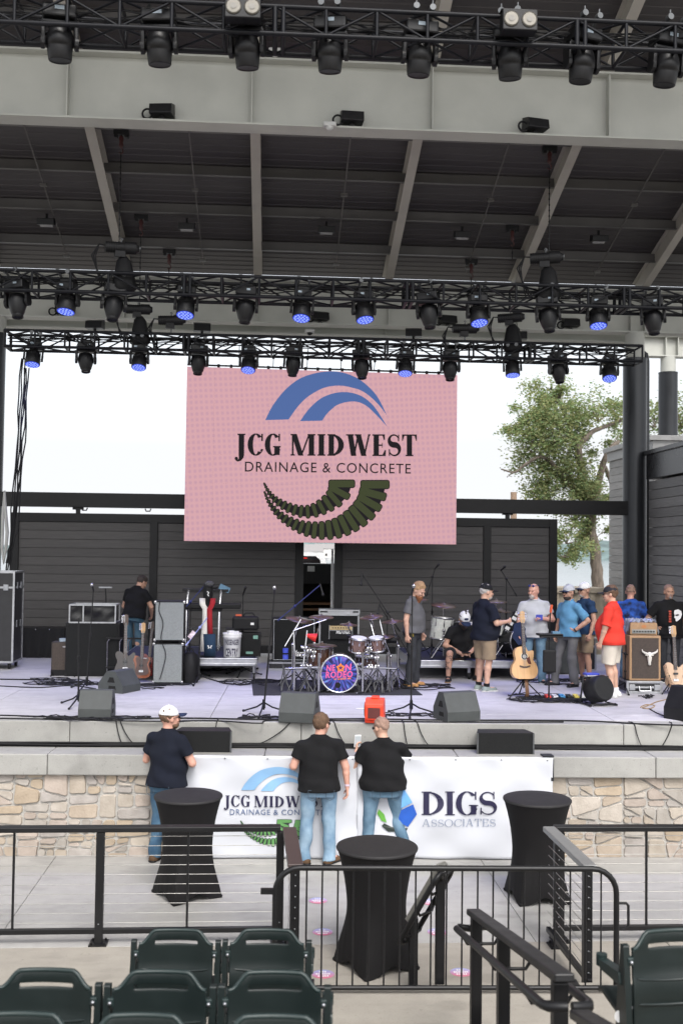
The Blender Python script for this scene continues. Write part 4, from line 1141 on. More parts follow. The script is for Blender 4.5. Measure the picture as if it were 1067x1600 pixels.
flat_rail('long black stair handrail with wide flat cap, nearest of the aisle handrails', A_, B_, [(.05, .17), (.42, .5), (.96, .86)], 2)
A_ = atd(905, 1578, 5.0); B_ = atd(1010, 1640, 4.0)
flat_rail('black stair handrail cut off by the bottom edge, below the right seat', A_, B_, [(.12, .8), (.9, 1.0)], 1)
A_ = atd(691, 1346, 8.98); B_ = atd(641, 1432, 9.16)
flat_rail('steep short handrail with pale underside beside the middle table', A_, B_, [(.06, .0), (.90, .0)], 2, M('pale_cap', (.20, .195, .18), .35, .4, .1, 5), .13)

# floor stickers: oval, blue fading to red with white lettering
def sticker_mat():
    m = bpy.data.materials.new('sticker_vinyl'); m.use_nodes = True; t = m.node_tree; b = t.nodes['Principled BSDF']; L = t.links.new
    tc = t.nodes.new('ShaderNodeTexCoord'); sp = t.nodes.new('ShaderNodeSeparateXYZ'); L(tc.outputs['Generated'], sp.inputs[0])
    cr = t.nodes.new('ShaderNodeValToRGB'); e = cr.color_ramp.elements; e[0].position = .15; e[1].position = .85; e[0].color = (.55, .17, .25, 1); e[1].color = (.33, .34, .62, 1)
    L(sp.outputs[1], cr.inputs[0]); L(cr.outputs[0], b.inputs['Base Color']); b.inputs['Roughness'].default_value = .4; return m
STM = sticker_mat(); ST0 = None
for (px, py, lab) in ((497, 1407, 'round blue and red floor sticker farthest from the seats'), (504, 1456, 'round blue and red floor sticker left of the middle table, second row'), (505, 1522, 'round blue and red floor sticker left of the middle table foot, nearest the seats'), (671, 1409, 'round blue and red floor sticker behind the sloped handrail'), (683, 1456, 'round blue and red floor sticker between the handrail posts'), (720, 1519, 'round blue and red floor sticker beside the long handrail')):
    p = atz(px, py, .0045)
    if ST0 is None:
        t = thing('floor_sticker', lab, 'sticker', p, 0, 'floor stickers'); m = MB(); m.lathe([(.001, .001), (.098, .001), (.10, 0)], n=32, cap=False); m.build('disc', STM, t)
        pl_ = Plane2D((-.1, -.1, .001), (.2, 0, 0), (0, .2, 0), (0, 0, 1)); m = MB()
        for (u0, u1, v0, v1, n) in ((.33, .67, .66, .82, 3), (.17, .83, .42, .58, 7), (.25, .75, .20, .34, 5)):     # unreadable rows of small white marks
            for k in range(n):
                a_ = u0 + (u1 - u0) * k / n; b_ = a_ + (u1 - u0) / n * .72
                m.add([pl_.p(a_, v0, .001), pl_.p(b_, v0, .001), pl_.p(b_ - .01 * (k % 2), v1, .001), pl_.p(a_ + .012 * (k % 3), v1, .001)], [(0, 1, 2, 3)])
        m.build('lettering', WHITE, t); ST0 = t
    else: dup(ST0, p, 0, lab, 'floor stickers')

# ---------------------------------------------------------------- stadium seats
SEAT = M('green_seat_plastic', (.0052, .0108, .0106), .42, 0, .12, 5, .06, 220)
SEATE = M('green_seat_arm', (.012, .024, .0235), .42, 0, .12, 6)
def seat_back_mb():
    m = MB(); hw = .232; nx = 28; xs = [-hw + 2 * hw * i / nx for i in range(nx + 1)]
    def ztop(x):
        a = abs(x); 
        k = min(1, max(0, (.215 - a) / .085)); k = k * k * (3 - 2 * k); return .755 + .075 * k
    rows = [.30, .36, .42, .475, .485, .54, .60, .612, .66, .70, .735, None, None]
    def ycurve(x, z): return .05 * (x / hw) ** 2 * .8 - .10 * (z - .4) * .6 + (.006 if .48 < z < .606 else 0) + (-.004 if z < .35 else 0)
    idx = {}; vs = []
    for i, x in enumerate(xs):
        zt_ = ztop(x); slot0 = .752; slot1 = .772
        zz = [.30 + .03 * (x / hw) ** 2, .36, .42, .475, .487, .54, .598, .612, .66, .70, min(.735, zt_ - .03)] + [min(slot0, zt_ - .02), min(slot1, zt_ - .012), zt_]
        for j, z in enumerate(zz): idx[(i, j)] = len(vs); vs.append((x, -ycurve(x, z), z))
    fs = []
    nr = 14
    for i in range(nx):
        for j in range(nr - 1):
            xm = (xs[i] + xs[i + 1]) / 2
            if j == 11 and abs(xm) < .125: continue
            fs.append((idx[(i, j)], idx[(i + 1, j)], idx[(i + 1, j + 1)], idx[(i, j + 1)]))
    m.add(vs, fs, True); return m
def make_seat(label, group):
    t = thing('stadium_seat', label, 'seat', group=group)      # faces +Y, back toward the camera
    b = seat_back_mb().build('backrest', SEAT, t); s = b.modifiers.new('thick', 'SOLIDIFY'); s.thickness = .016; s.offset = 0
    bv = b.modifiers.new('bev', 'BEVEL'); bv.width = .005; bv.segments = 2; bv.limit_method = 'ANGLE'; bv.angle_limit = R(50)
    r = MB(); 
    pts = []
    for i in range(25):
        x = -.228 + .456 * i / 24; a = abs(x); k = min(1, max(0, (.215 - a) / .085)); k = k * k * (3 - 2 * k); pts.append((x, -.05 * (x / .232) ** 2 * .8 + .06 * (.755 + .075 * k - .4), .757 + .075 * k))
    r.tube(pts, .012, 8); r.build('rim', SEATE, b)
    for z0, sag in ((.61, .025), (.485, .02)):
        r = MB(); r.tube([(x * .205, -.04 * (x * .205 / .232) ** 2 + .06 * (z0 - .4) - .010, z0 - sag * (1 - x * x)) for x in [q / 8 - 1 for q in range(17)]], [.004] + [.009] * 15 + [.004], 6); r.build('rib', SEAT, b)
    c = MB()      # folded seat pan
    vs = []; n = 10; mm_ = 8
    for j in range(mm_ + 1):
        for i in range(n + 1):
            x = -.215 + .43 * i / n; v = j / mm_; vs.append((x, .06 + .40 * v, .36 + .05 * v - .03 * (1 - (x / .22) ** 2) * math.sin(v * PI) - .03 * (v > .9) ))
    c.add(vs, [(j * (n + 1) + i, j * (n + 1) + i + 1, (j + 1) * (n + 1) + i + 1, (j + 1) * (n + 1) + i) for j in range(mm_) for i in range(n)], True)
    q = c.build('seat_pan', SEAT, t); s = q.modifiers.new('thick', 'SOLIDIFY'); s.thickness = .03
    for sx in (-1, 1):
        f = MB(); f.prism([(-.03, 0), (.10, 0), (.07, .42), (.02, .78), (-.02, .78), (-.06, .40)], (sx * .262 - .016, 0, 0), (0, 1, 0), (0, 0, 1), .032); f.build('side_frame', SEAT, t, bevel=.008)
        for yy, zz in ((-.015, .70), (-.005, .47)):
            f = MB(); f.box((sx * .243, yy, zz), (.035, .04, .045)); k = f.build('hinge', SEATE, t, bevel=.008); f = MB(); f.sph((sx * .243, yy - .027, zz), .011, 8, 6); f.build('bolt', STEEL, k)
        f = MB(); f.lathe([(.03, 0), (.03, .06)], (sx * .262, .30, .56), (0, 0, 1), 12); f.prism([(0, .57), (.26, .555), (.30, .60), (.02, .63)], (sx * .262 - .026, 0, 0), (0, 1, 0), (0, 0, 1), .052); f.build('armrest', SEATE, t, bevel=.012)
    return t
def seat_at(px, pytop, d, label, proto=[None]):
    p = atd(px, pytop, d); loc = Vector((p.x, p.y, p.z - .845))
    g = 'green stadium seats'
    if proto[0] is None: proto[0] = make_seat(label, g); proto[0].location = loc; o = proto[0]
    else: o = dup(proto[0], loc, 0, label, g)
    o.rotation_euler = (0, 0, R(-3.5)); return o
seat_at(276, 1452, 6.6, 'dark green stadium seat of the front row, left of the pair')
seat_at(418, 1452, 6.6, 'dark green stadium seat of the front row, right of the pair')
seat_at(73, 1514, 5.25, 'dark green stadium seat of the middle row at the left edge')
seat_at(252, 1517, 5.25, 'dark green stadium seat of the middle row, second from the left')
seat_at(430, 1518, 5.25, 'dark green stadium seat of the middle row, beside the barrier')
seat_at(34, 1583, 4.5, 'dark green stadium seat of the nearest row, cut off at the left bottom corner')
seat_at(222, 1585, 4.5, 'dark green stadium seat of the nearest row, mostly cut off, second from the left')
seat_at(430, 1587, 4.5, 'dark green stadium seat of the nearest row, mostly cut off, third from the left')
o = seat_at(1050, 1452, 5.5, 'dark green stadium seat at the right edge with its armrest showing'); o.rotation_euler = (0, 0, R(5))
m = MB(); m.disc((-.280, .03, .40), (-.55, -1, .1), .022, 16, .03); m.build('number_plate', WHITE, o)
# ================================================================ STAGE EQUIPMENT
random.seed(41)
WEDGE = M('wedge_grey', (.045, .05, .05), .6, 0, .15, 8, .25, 160)
GRILL = M('speaker_grille', (.011, .0115, .012), .75, 0, .3, 60, .6, 400, spec=.25)
SILV = M('silver_grille', (.21, .225, .225), .8, 0, .3, 150, .5, 400)
DIMB = M('dark_brown_grille', (.055, .042, .035), .8, 0, .25, 60, .4, 300)
def sdepth(px, py, z=STG): return atz(px, py, z)
def mic_stand(px, py, h, label, boom=None, mic=True, base='tripod', tint=None, z=STG, lean=0.0, r=.011, brz=0):
    """boom: (dx, dz, back) of the boom tip from the pole top"""
    p = atz(px, py, z); t = thing('microphone_stand', label, 'mic stand', p, brz, 'microphone stands')
    mt = tint or BLACK; m = MB()
    if base == 'tripod':
        for k in range(3):
            a = R(20 + 120 * k); m.tube([(0, 0, .16), (.12 * math.cos(a), .12 * math.sin(a), .09), (.36 * math.cos(a), .36 * math.sin(a), .012)], .012, 6); m.sph((.36 * math.cos(a), .36 * math.sin(a), .014), .02, 6, 4)
        m.cyl((0, 0, .08), (0, 0, .2), .026, .02, n=10)
    else: m.lathe([(.16, 0), (.165, .012), (.15, .025), (.03, .04), (.02, .06)], n=24)
    m.build('base', BLACK, t)
    m = MB(); top = Vector((lean, 0, h)); m.cyl((0, 0, .06), top * .55, r * 1.15, n=8); m.cyl(top * .55, top, r * .8, n=8); m.cyl(top * .53, top * .57, r * 1.9, n=10); m.build('pole', BLACK, t)
    tip = top; d = Vector((0, -.5, .4))
    if boom:
        tip = top + Vector((boom[0], boom[2] if len(boom) > 2 else 0, boom[1])); d = (tip - top).normalized(); back = top - d * .35
        m = MB(); m.cyl(back, tip, .009, n=8); m.cyl(back - d * .02, back + d * .06, .014, n=8); m.sph(top, .026, 8, 6); m.build('boom_arm', mt, t)
    if mic:
        d2 = Vector(mic) if hasattr(mic, '__len__') else Vector((0, -.7, .45)); d2.normalize(); m = MB(); a = tip + d2 * .02; m.cyl(tip - d2 * .02, a + d2 * .13, .012, .017, n=10); m.build('microphone', BLKPLASTIC, t)
        m = MB(); m.sph(a + d2 * .15, .027, 10, 8); m.build('mic_grille', CHROME if base == 'silver' or mic is True else BLKPLASTIC, t)
    return t
def wedge(px, py, w_, h, dpt, rz, label, mat=WEDGE):
    p = sdepth(px, py); t = thing('floor_monitor', label, 'speaker', p, rz, 'floor monitor speakers')
    m = MB(); prof = [(-dpt / 2, 0), (dpt / 2, 0), (dpt / 2, h * .35), (dpt * .18, h), (-dpt * .15, h), (-dpt / 2, h * .42)]
    m.prism(prof, (-w_ / 2, 0, 0), (0, 1, 0), (0, 0, 1), w_); m.build('cabinet', mat, t, bevel=.012)
    m = MB(); a = Vector((0, -dpt / 2, h * .42)); b = Vector((0, -dpt * .15, h)); n_ = Vector((0, -(b.z - a.z), (b.y - a.y))).normalized() * .006
    u = (b - a); m.add([a + u * .07 + n_ + Vector((-w_ * .45, 0, 0)), a + u * .07 + n_ + Vector((w_ * .45, 0, 0)), b - u * .07 + n_ + Vector((w_ * .45, 0, 0)), b - u * .07 + n_ + Vector((-w_ * .45, 0, 0))], [(0, 1, 2, 3)]); m.build('grille', M('wedge_grille', (.04, .043, .045), .7, 0, .2, 60, .5, 300), t)
    for sx in (-1, 1):
        m = MB(); m.prism([(-.08, .0), (.06, .0), (.03, .08), (-.04, .08)], (sx * (w_ / 2 + .002), .02, h * .48), (0, 1, 0), (0, 0, 1), 0)
        m.prism([(-.07, .0), (.07, .0), (.06, .055), (-.06, .055)], (sx * (w_ / 2 + .002), .03, h * .16), (0, 1, 0), (0, 0, 1), 0)
        m.build('handle_recess', M('recess_black', (.004, .004, .004), .9), t)
    return t
wedge(187, 1080, .46, .33, .46, R(-118), 'grey floor monitor lying left of the silver cabinets, turned sideways')
wedge(152, 1120, .42, .36, .36, R(178), 'grey floor monitor seen from behind, next to the front left tripod')
wedge(468, 1126, .46, .37, .42, R(166), 'grey floor monitor before the neon drum kit, with a green lit strip beside it')
wedge(713, 1124, .48, .37, .42, R(-162), 'grey floor monitor right of the red blower fan')
wedge(1078, 1124, .5, .44, .48, R(120), 'dark floor monitor cut off by the right edge', BLKPLASTIC)
# green lit power strip
p = sdepth(470, 1128); t = thing('power_strip', 'thin power strip glowing green beside the drum monitor', 'power strip', p, R(3))
m = MB(); m.box((0, 0, .02), (.5, .06, .035)); m.build('housing', BLKPLASTIC, t, bevel=.005); m = MB(); m.box((.03, -.032, .022), (.42, .004, .014)); m.build('light', emit('green_led', (.1, .8, .15), .35), t)

def cab(px, py, w_, h, dpt, label, name, cat, gm=GRILL, bm=TOLEX, rz=0, z=STG, grp=None, frame_=.035, corners=True, piping=None):
    p = atz(px, py, z); t = thing(name, label, cat, p, rz, grp)
    m = MB(); m.box((0, dpt / 2, h / 2), (w_, dpt, h)); m.build('cabinet', bm, t, bevel=.012)
    m = MB(); m.box((0, -.003, h / 2), (w_ - 2 * frame_, .012, h - 2 * frame_)); m.build('grille', gm, t, bevel=.003)
    if corners:
        m = MB()
        for sx in (-1, 1):
            for z_ in (0.02, h - .02): m.box((sx * (w_ / 2 - .016), .012, z_), (.042, .034, .046))
        m.build('corner', CHROME if corners == 2 else BLKPLASTIC, t, bevel=.008)
    if piping:
        m = MB(); q = frame_ - .006
        for a, b in (((-1, 0), (1, 0)), ((-1, 1), (1, 1)), ((-1, 0), (-1, 1)), ((1, 0), (1, 1))):
            m.cyl((a[0] * (w_ / 2 - q), -.006, q + a[1] * (h - 2 * q)), (b[0] * (w_ / 2 - q), -.006, q + b[1] * (h - 2 * q)), .006, n=6)
        m.build('piping', piping, t)
    return t
# far left tall road case
def road_case(px, py, w_, h, dpt, label, rz=0, wheels=True, lid=.25, name='flight_case', z=STG):
    p = atz(px, py, z); t = thing(name, label, 'road case', p, rz); z0 = .13 if wheels else 0
    m = MB(); m.box((0, dpt / 2, z0 + h / 2), (w_, dpt, h)); m.build('case', M('case_black', (.016, .016, .018), .45, 0, .2, 10), t, bevel=.004)
    m = MB(); e = .035
    for x in (-w_ / 2, w_ / 2):
        for y in (0, dpt): m.box((x, y, z0 + h / 2), (e, e, h + .02))
    for zz in (z0, z0 + h, z0 + h * (1 - lid)):
        for y in (0, dpt): m.box((0, y, zz), (w_, e * .96, e))
        for x in (-w_ / 2, w_ / 2): m.box((x, dpt / 2, zz), (e * .96, dpt, e * .97))
    m.build('edge_trim', ALU, t, bevel=.003)
    for c_, s_ in [((x, -.02, z0 + h * (1 - lid)), (.09, .02, .11)) for x in (-w_ * .28, w_ * .28)] + [((w_ / 2 + .018, y, z0 + h * q), (.02, .09, .12)) for y in (dpt * .3, dpt * .7) for q in (.42, .85)]:
        m = MB(); m.box(c_, s_); m.build('latch', STEEL, t, bevel=.005)
    if wheels:
        for x in (-w_ * .38, w_ * .38):
            for y in (dpt * .15, dpt * .85):
                m = MB(); m.cyl((x - .02, y, .055), (x + .02, y, .055), .055, n=14); m.box((x, y, .11), (.07, .08, .03)); m.build('caster', BLKPLASTIC, t)
    return t
road_case(-8, 1046, .62, 1.62, .7, 'tall black road case with aluminium edges and casters at the far left', lid=.17)
# black draped low cases along the back wall at left
p = sdepth(60, 1028); t = thing('case_row', 'low row of black cases under black cloth along the back wall at left', 'cases', p)
m = MB(); m.box((-.1, .3, .29), (1.15, .55, .58)); m.build('case', M('case_black', (.016, .016, .018), .45, 0, .2, 10), t, bevel=.02)
m = MB(); vs = []; nx = 40
for j in range(7):
    for i in range(nx + 1):
        x = -.7 + 1.2 * i / nx; zz = .60 - .58 * j / 6; vs.append((x, -.005 - .02 * math.sin(i * 1.1 + j * .2) * j / 6 - .01 * j / 6, zz))
m.add(vs, [(j * (nx + 1) + i, j * (nx + 1) + i + 1, (j + 1) * (nx + 1) + i + 1, (j + 1) * (nx + 1) + i) for j in range(6) for i in range(nx)], True); m.build('cloth', CABLE, t)
m = MB()
for x in (-.42, -.05, .22): m.sph((x, -.03, .57), .014, 8, 6)
m.build('stud', CHROME, t)
# brown combo amp on tilted stand
t = cab(101, 1056, .46, .58, .28, 'brown grille combo guitar amp on a low stand at the left', 'combo_amp', 'amplifier', DIMB, M('brown_tolex', (.035, .028, .024), .7, 0, .2, 40, .3, 300), frame_=.02, corners=False)
m = MB(); m.box((0, -.004, .045), (.46, .02, .12)); m.build('bottom_panel', TOLEX, t); m = MB(); m.box((.0, -.014, .5), (.07, .004, .022)); m.build('badge', CHROME, t)
m = MB(); m.box((-.05, .1, .61), (.12, .1, .05), rotz(.4)); m.box((.09, .1, .605), (.08, .08, .035), rotz(-.3)); m.build('amp_switch', M('pale_blue_bits', (.35, .42, .5), .4), t)
for x in (-.2, .2): 
    m = MB(); m.tube([(x, -.14, .01), (x, .02, .05), (x, .2, .03)], .014, 6); m.build('stand_leg', BLACK, t)
# big black cabinet with clear covered aluminium rack on top
t = cab(144, 1057, .92, .92, .6, 'big black cloth fronted speaker cabinet under the covered rack', 'speaker_cabinet', 'speaker', GRILL, TOLEX)
p = sdepth(144, 1057); t = thing('equipment_rack', 'aluminium framed rack under black sheeting on top of the big cabinet', 'rack', Vector((p.x - .01, p.y, STG + .925)), R(0))
W_, H_, D_ = .78, .30, .5
m = MB()
for x in (-W_ / 2, -W_ * .2, W_ / 2):
    m.bar((x, 0, 0), (x, 0, H_), .022, .022)
    if x != -W_ * .2: m.bar((x, D_, 0), (x, D_, H_), .022, .022)
for zz in (0, H_):
    for y in (0, D_): m.bar((-W_ / 2, y, zz), (W_ / 2, y, zz), .024, .024)
    for x in (-W_ / 2, W_ / 2): m.bar((x, 0, zz), (x, D_, zz), .021, .021)
m.build('frame', ALU, t)
def drape(name, x0, x1, z0, z1, y, amp, mat, par, n=26, rows=8, f=9):
    m = MB(); vs = []
    for j in range(rows + 1):
        for i in range(n + 1):
            u, v = i / n, j / rows; vs.append((x0 + (x1 - x0) * u, y - amp * (math.sin(u * f + v * 4) + .6 * math.sin(u * f * 2.3 - v * 7) + .5 * math.sin(v * 9 + u * 3)), z0 + (z1 - z0) * v))
    m.add(vs, [(j * (n + 1) + i, j * (n + 1) + i + 1, (j + 1) * (n + 1) + i + 1, (j + 1) * (n + 1) + i) for j in range(rows) for i in range(n)], True); return m.build(name, mat, par)
SHEET = M('black_sheeting', (.005, .005, .006), .4, 0, .2, 8, spec=.4)
drape('sheet', -W_ / 2 + .01, W_ / 2 - .01, .01, H_ - .01, .03, .012, SHEET, t)
m = MB(); m.box((0, D_ / 2 + .02, H_ / 2), (W_ - .05, D_ - .08, H_ - .03)); m.build('gear', BLKPLASTIC, t)
mic_stand(123, 1103, 1.22, 'black tripod stand with a flat top plate at the front left', None, False, lean=-.02)
mic_stand(136, 1078, 1.55, 'leaning microphone stand with silver mic in front of the covered rack', None, True, lean=.07)
p = sdepth(160, 1046); t = thing('light_bar_stand', 'thin stand with a short flat bar on top behind the covered rack', 'stand', p)
m = MB(); m.cyl((0, .4, .9), (-.03, .4, 1.46), .012, n=8); m.cyl((0, .4, 0), (0, .4, .9), .014, n=8); m.build('pole', BLACK, t); m = MB(); m.box((-.03, .4, 1.475), (.24, .05, .025)); m.build('bar', STEEL, t, bevel=.004); m = MB(); m.lathe([(.14, 0), (.14, .015), (.02, .03)], (0, .4, 0)); m.build('base', BLACK, t)

# guitars
WOODN = M('spruce_top', (.52, .30, .13), .32, 0, .12, 3, 0, 1, coat=.3, stretch=(14, 14, 1.2))
ROSE = M('rosewood', (.05, .028, .02), .5, 0, .3, 30)
MAPLE = M('maple_neck', (.42, .25, .11), .4, 0, .12, 20)
def guitar(label, loc, rz, kind, body, lean=R(12), sc=1.0, head=MAPLE, pick=None, extra=None):
    t = thing('acoustic_guitar' if kind == 'acoustic' else 'electric_guitar', label, 'guitar', loc, 0)
    if kind == 'acoustic':
        rt = [(0, 0), (.10, .0), (.165, .025), (.200, .085), (.205, .15), (.185, .215), (.148, .265), (.138, .30), (.146, .345), (.150, .385), (.148, .42), (.118, .432), (.085, .418), (.055, .43), (.03, .49)]
        lf_ = [(-.03, .49), (-.07, .488), (-.115, .468), (-.142, .425), (-.146, .375), (-.136, .315), (-.146, .268), (-.183, .215), (-.204, .15), (-.2, .085), (-.165, .025), (-.10, 0)]
        pts = catmull(rt, 4)[:-1] + [(.03, .49)] + catmull(lf_, 4)
        dep, by = .11, .49; nl = .36; z_n = 0
    else:
        rt = [(0, .0), (.10, .005), (.155, .05), (.165, .11), (.145, .17), (.125, .22), (.13, .27), (.155, .32), (.15, .36), (.12, .37), (.075, .33), (.045, .31)]
        lf_ = [(-.03, .35), (-.07, .385), (-.12, .39), (-.15, .36), (-.148, .31), (-.125, .25), (-.13, .2), (-.155, .14), (-.16, .08), (-.13, .025), (-.06, .0)]
        pts = catmull(rt, 4)[:-1] + [(.03, .34)] + catmull(lf_, 4)
        dep, by = .045, .33; nl = .46
    rot = Matrix.Rotation(rz, 3, 'Z') @ Matrix.Rotation(-lean, 3, 'X')
    def T(o): o.rotation_euler = rot.to_euler(); return o
    ux, uz, fy = Vector((sc, 0, 0)), Vector((0, 0, sc)), -.0
    m = MB(); m.prism(pts, (0, dep * .5 * sc, 0), ux, uz, dep * sc, True); T(m.build('body', [body], t, bevel=.004))
    yf = -dep * .5 * sc - .0015
    if kind == 'acoustic':
        m = MB(); m.disc((0, yf - .001, .34 * sc), (0, -1, 0), .058 * sc, 24); T(m.build('rosette', M('rosette_cream', (.55, .5, .4), .4), t))
        m = MB(); m.disc((0, yf - .002, .34 * sc), (0, -1, 0), .048 * sc, 24); T(m.build('sound_hole', M('recess_black', (.004, .004, .004), .9), t))
        m = MB(); m.disc((.0, yf - .003, .338 * sc), (0, -1, 0), .03 * sc, 20); T(m.build('pickup_disc', M('pale_grey', (.45, .45, .44), .5), t))
        m = MB(); m.prism([(.03, .31), (.06, .325), (.075, .345), (.085, .31), (.105, .22), (.06, .225), (.04, .26)], (0, yf - .001, 0), ux, uz, .002); T(m.build('pickguard', M('tortoise', (.10, .025, .015), .25), t))
        m = MB(); m.prism([(-.085, .185), (-.03, .165), (.03, .165), (.085, .185), (.08, .205), (.03, .19), (-.03, .19), (-.08, .205)], (0, yf - .002, 0), ux, uz, .008); T(m.build('bridge', ROSE, t))
    else:
        if pick: m = MB(); m.prism([(x * .72 + .01, .05 + z * .82) for x, z in pts[::2]], (0, yf - .001, 0), ux, uz, .002); T(m.build('pickguard', pick, t))
        m = MB(); m.box((0, yf - .006, .12 * sc), (.075 * sc, .012, .035 * sc)); T(m.build('bridge', CHROME, t)); m = MB(); m.box((0, yf - .006, .22 * sc), (.07 * sc, .012, .03 * sc)); T(m.build('pickup', BLKPLASTIC, t))
    m = MB(); z0 = .37 * sc if kind == 'acoustic' else .28 * sc; z1_ = (by + nl) * sc
    m.prism([(-.029 * sc, z0), (.029 * sc, z0), (.022 * sc, z1_), (-.022 * sc, z1_)], (0, yf - .006, 0), (1, 0, 0), (0, 0, 1), -.022); nk = T(m.build('neck', ROSE if kind != 'maple' else MAPLE, t))
    m = MB()
    for k in range(14):
        z = z1_ - (z1_ - z0) * (1 - 2 ** (-k / 9.5)) * 1.35
        m.box((0, yf - .0065, z), (.05 * sc, .003, .002))
    m.build('frets', CHROME, nk)
    m = MB(); m.prism([(-.024 * sc, z1_), (.024 * sc, z1_), (.04 * sc, z1_ + .05 * sc), (.036 * sc, z1_ + .17 * sc), (.0, z1_ + .185 * sc), (-.036 * sc, z1_ + .17 * sc), (-.04 * sc, z1_ + .05 * sc)], (0, yf + .012, 0), (1, 0, 0), (0, 0, 1), .014); T(m.build('headstock', head, t, bevel=.003))
    m = MB()
    for sx in ((-1, 1) if kind == 'acoustic' else (-1,)):
        for k in range(3 if kind == 'acoustic' else 6): 
            z = z1_ + .06 * sc + k * (.045 if kind == 'acoustic' else .02) * sc; m.cyl((sx * .035 * sc, yf + .005, z), (sx * .062 * sc, yf + .005, z), .007, n=6); m.sph((sx * .066 * sc, yf + .005, z), (.011, .007, .009), 6, 4)
            m.cyl((sx * .02 * sc, yf - .006, z), (sx * .02 * sc, yf - .018, z), .006, n=6)
    T(m.build('tuning_pegs', CHROME, t))
    m = MB()
    for k in range(6):
        x = (-.018 + .0072 * k) * sc; m.cyl((x, yf - .013, (.185 if kind == 'acoustic' else .12) * sc), (x * .8, yf - .009, z1_ + .05 * sc), .0009, n=4, cap=False)
    T(m.build('strings', STEEL, t))
    return t
def gstand(loc, label, h=.45):
    t = thing('guitar_stand', label, 'stand', loc); m = MB()
    for k in range(3): a = R(210 + 120 * k); m.tube([(0, 0, .28), (.3 * math.cos(a), .3 * math.sin(a) , .012)], .011, 6)
    m.cyl((0, 0, .15), (0, .1, h), .013, n=8); m.build('legs', BLACK, t)
    m = MB(); m.tube([(-.12, -.10, .30), (-.12, 0, .27), (.12, 0, .27), (.12, -.10, .30)], .012, 6); m.build('cradle', BLACK, t); return t
p = sdepth(818, 1090); gstand(p, 'black tripod stand holding the acoustic guitar')
g1 = guitar('natural spruce acoustic guitar with cutaway on a stand in front of the grey shirt man', (p.x - .01, p.y - .06, STG + .29), R(4), 'acoustic', WOODN, R(10), 1.0)
m = MB(); vs = []
P_ = [(.03, .02, .02), (.035, -.015, -.1), (.045, -.02, -.22), (.04, -.01, -.27)]
for (x, y, z) in P_: vs += [(x - .028, y, z), (x + .028, y, z)]
m.add(vs, [(2 * i, 2 * i + 1, 2 * i + 3, 2 * i + 2) for i in range(3)], True); o = m.build('strap', M('tan_leather', (.16, .08, .04), .6), g1); s_ = o.modifiers.new('t', 'SOLIDIFY'); s_.thickness = .004
p = sdepth(1053, 1084); gstand(p, 'low black stand holding the pale electric guitar', .4)
g2 = guitar('pale ash electric guitar with rosewood fingerboard at the right edge', (p.x + .0, p.y - .06, STG + .10), R(-6), 'electric', M('pale_ash', (.50, .34, .22), .3, 0, .12, 4, coat=.3, stretch=(12, 12, 1)), R(10), 1.02, MAPLE)
m = MB(); vs = []
P_ = [(-.16, .05, .36), (-.15, -.02, .22), (-.10, -.06, .08), (.0, -.09, -.03), (.05, -.1, -.05)]
for (x, y, z) in P_: vs += [(x - .03, y, z - .02), (x + .02, y, z + .02)]
m.add(vs, [(2 * i, 2 * i + 1, 2 * i + 3, 2 * i + 2) for i in range(4)], True); o = m.build('strap', M('patterned_strap', (.25, .16, .10), .7, 0, .8, 60), g2); s_ = o.modifiers.new('t', 'SOLIDIFY'); s_.thickness = .004
p = sdepth(190, 1066); 
guitar('dark bass guitar with a long black neck on the multi stand', (p.x + .06, p.y - .02, STG + .10), R(8), 'electric', M('dark_burst', (.012, .006, .006), .3, coat=.4), R(10), 1.05, ROSE)
p = sdepth(220, 1066)
guitar('sunburst electric guitar with maple neck beside the silver cabinets', (p.x + .01, p.y - .02, STG + .07), R(-4), 'electric', M('sunburst', (.16, .04, .012), .25, 0, .8, 5, coat=.5), R(9), .94, MAPLE, M('dark_guard', (.06, .03, .025), .3))
p = sdepth(226, 1064)
guitar('dark red electric guitar right behind the sunburst one', (p.x + .05, p.y + .12, STG + .07), R(-10), 'electric', M('dark_red_body', (.14, .015, .015), .25, coat=.5), R(14), .95, ROSE)
t = thing('guitar_rack', 'black multi guitar stand with chrome uprights left of the silver cabinets', 'stand', sdepth(200, 1058))
m = MB()
for x in (-.36, -.15, .0, .24): m.tube([(x, .05, 0), (x, .03, .6), (x + .04, 0, .65)], .012, 6)
m.build('upright', CHROME, t); m = MB(); m.bar((-.38, .02, .66), (.26, .02, .66), .03, .03); m.bar((-.38, .0, .16), (.26, .0, .16), .03, .03); m.build('rail', BLACK, t)

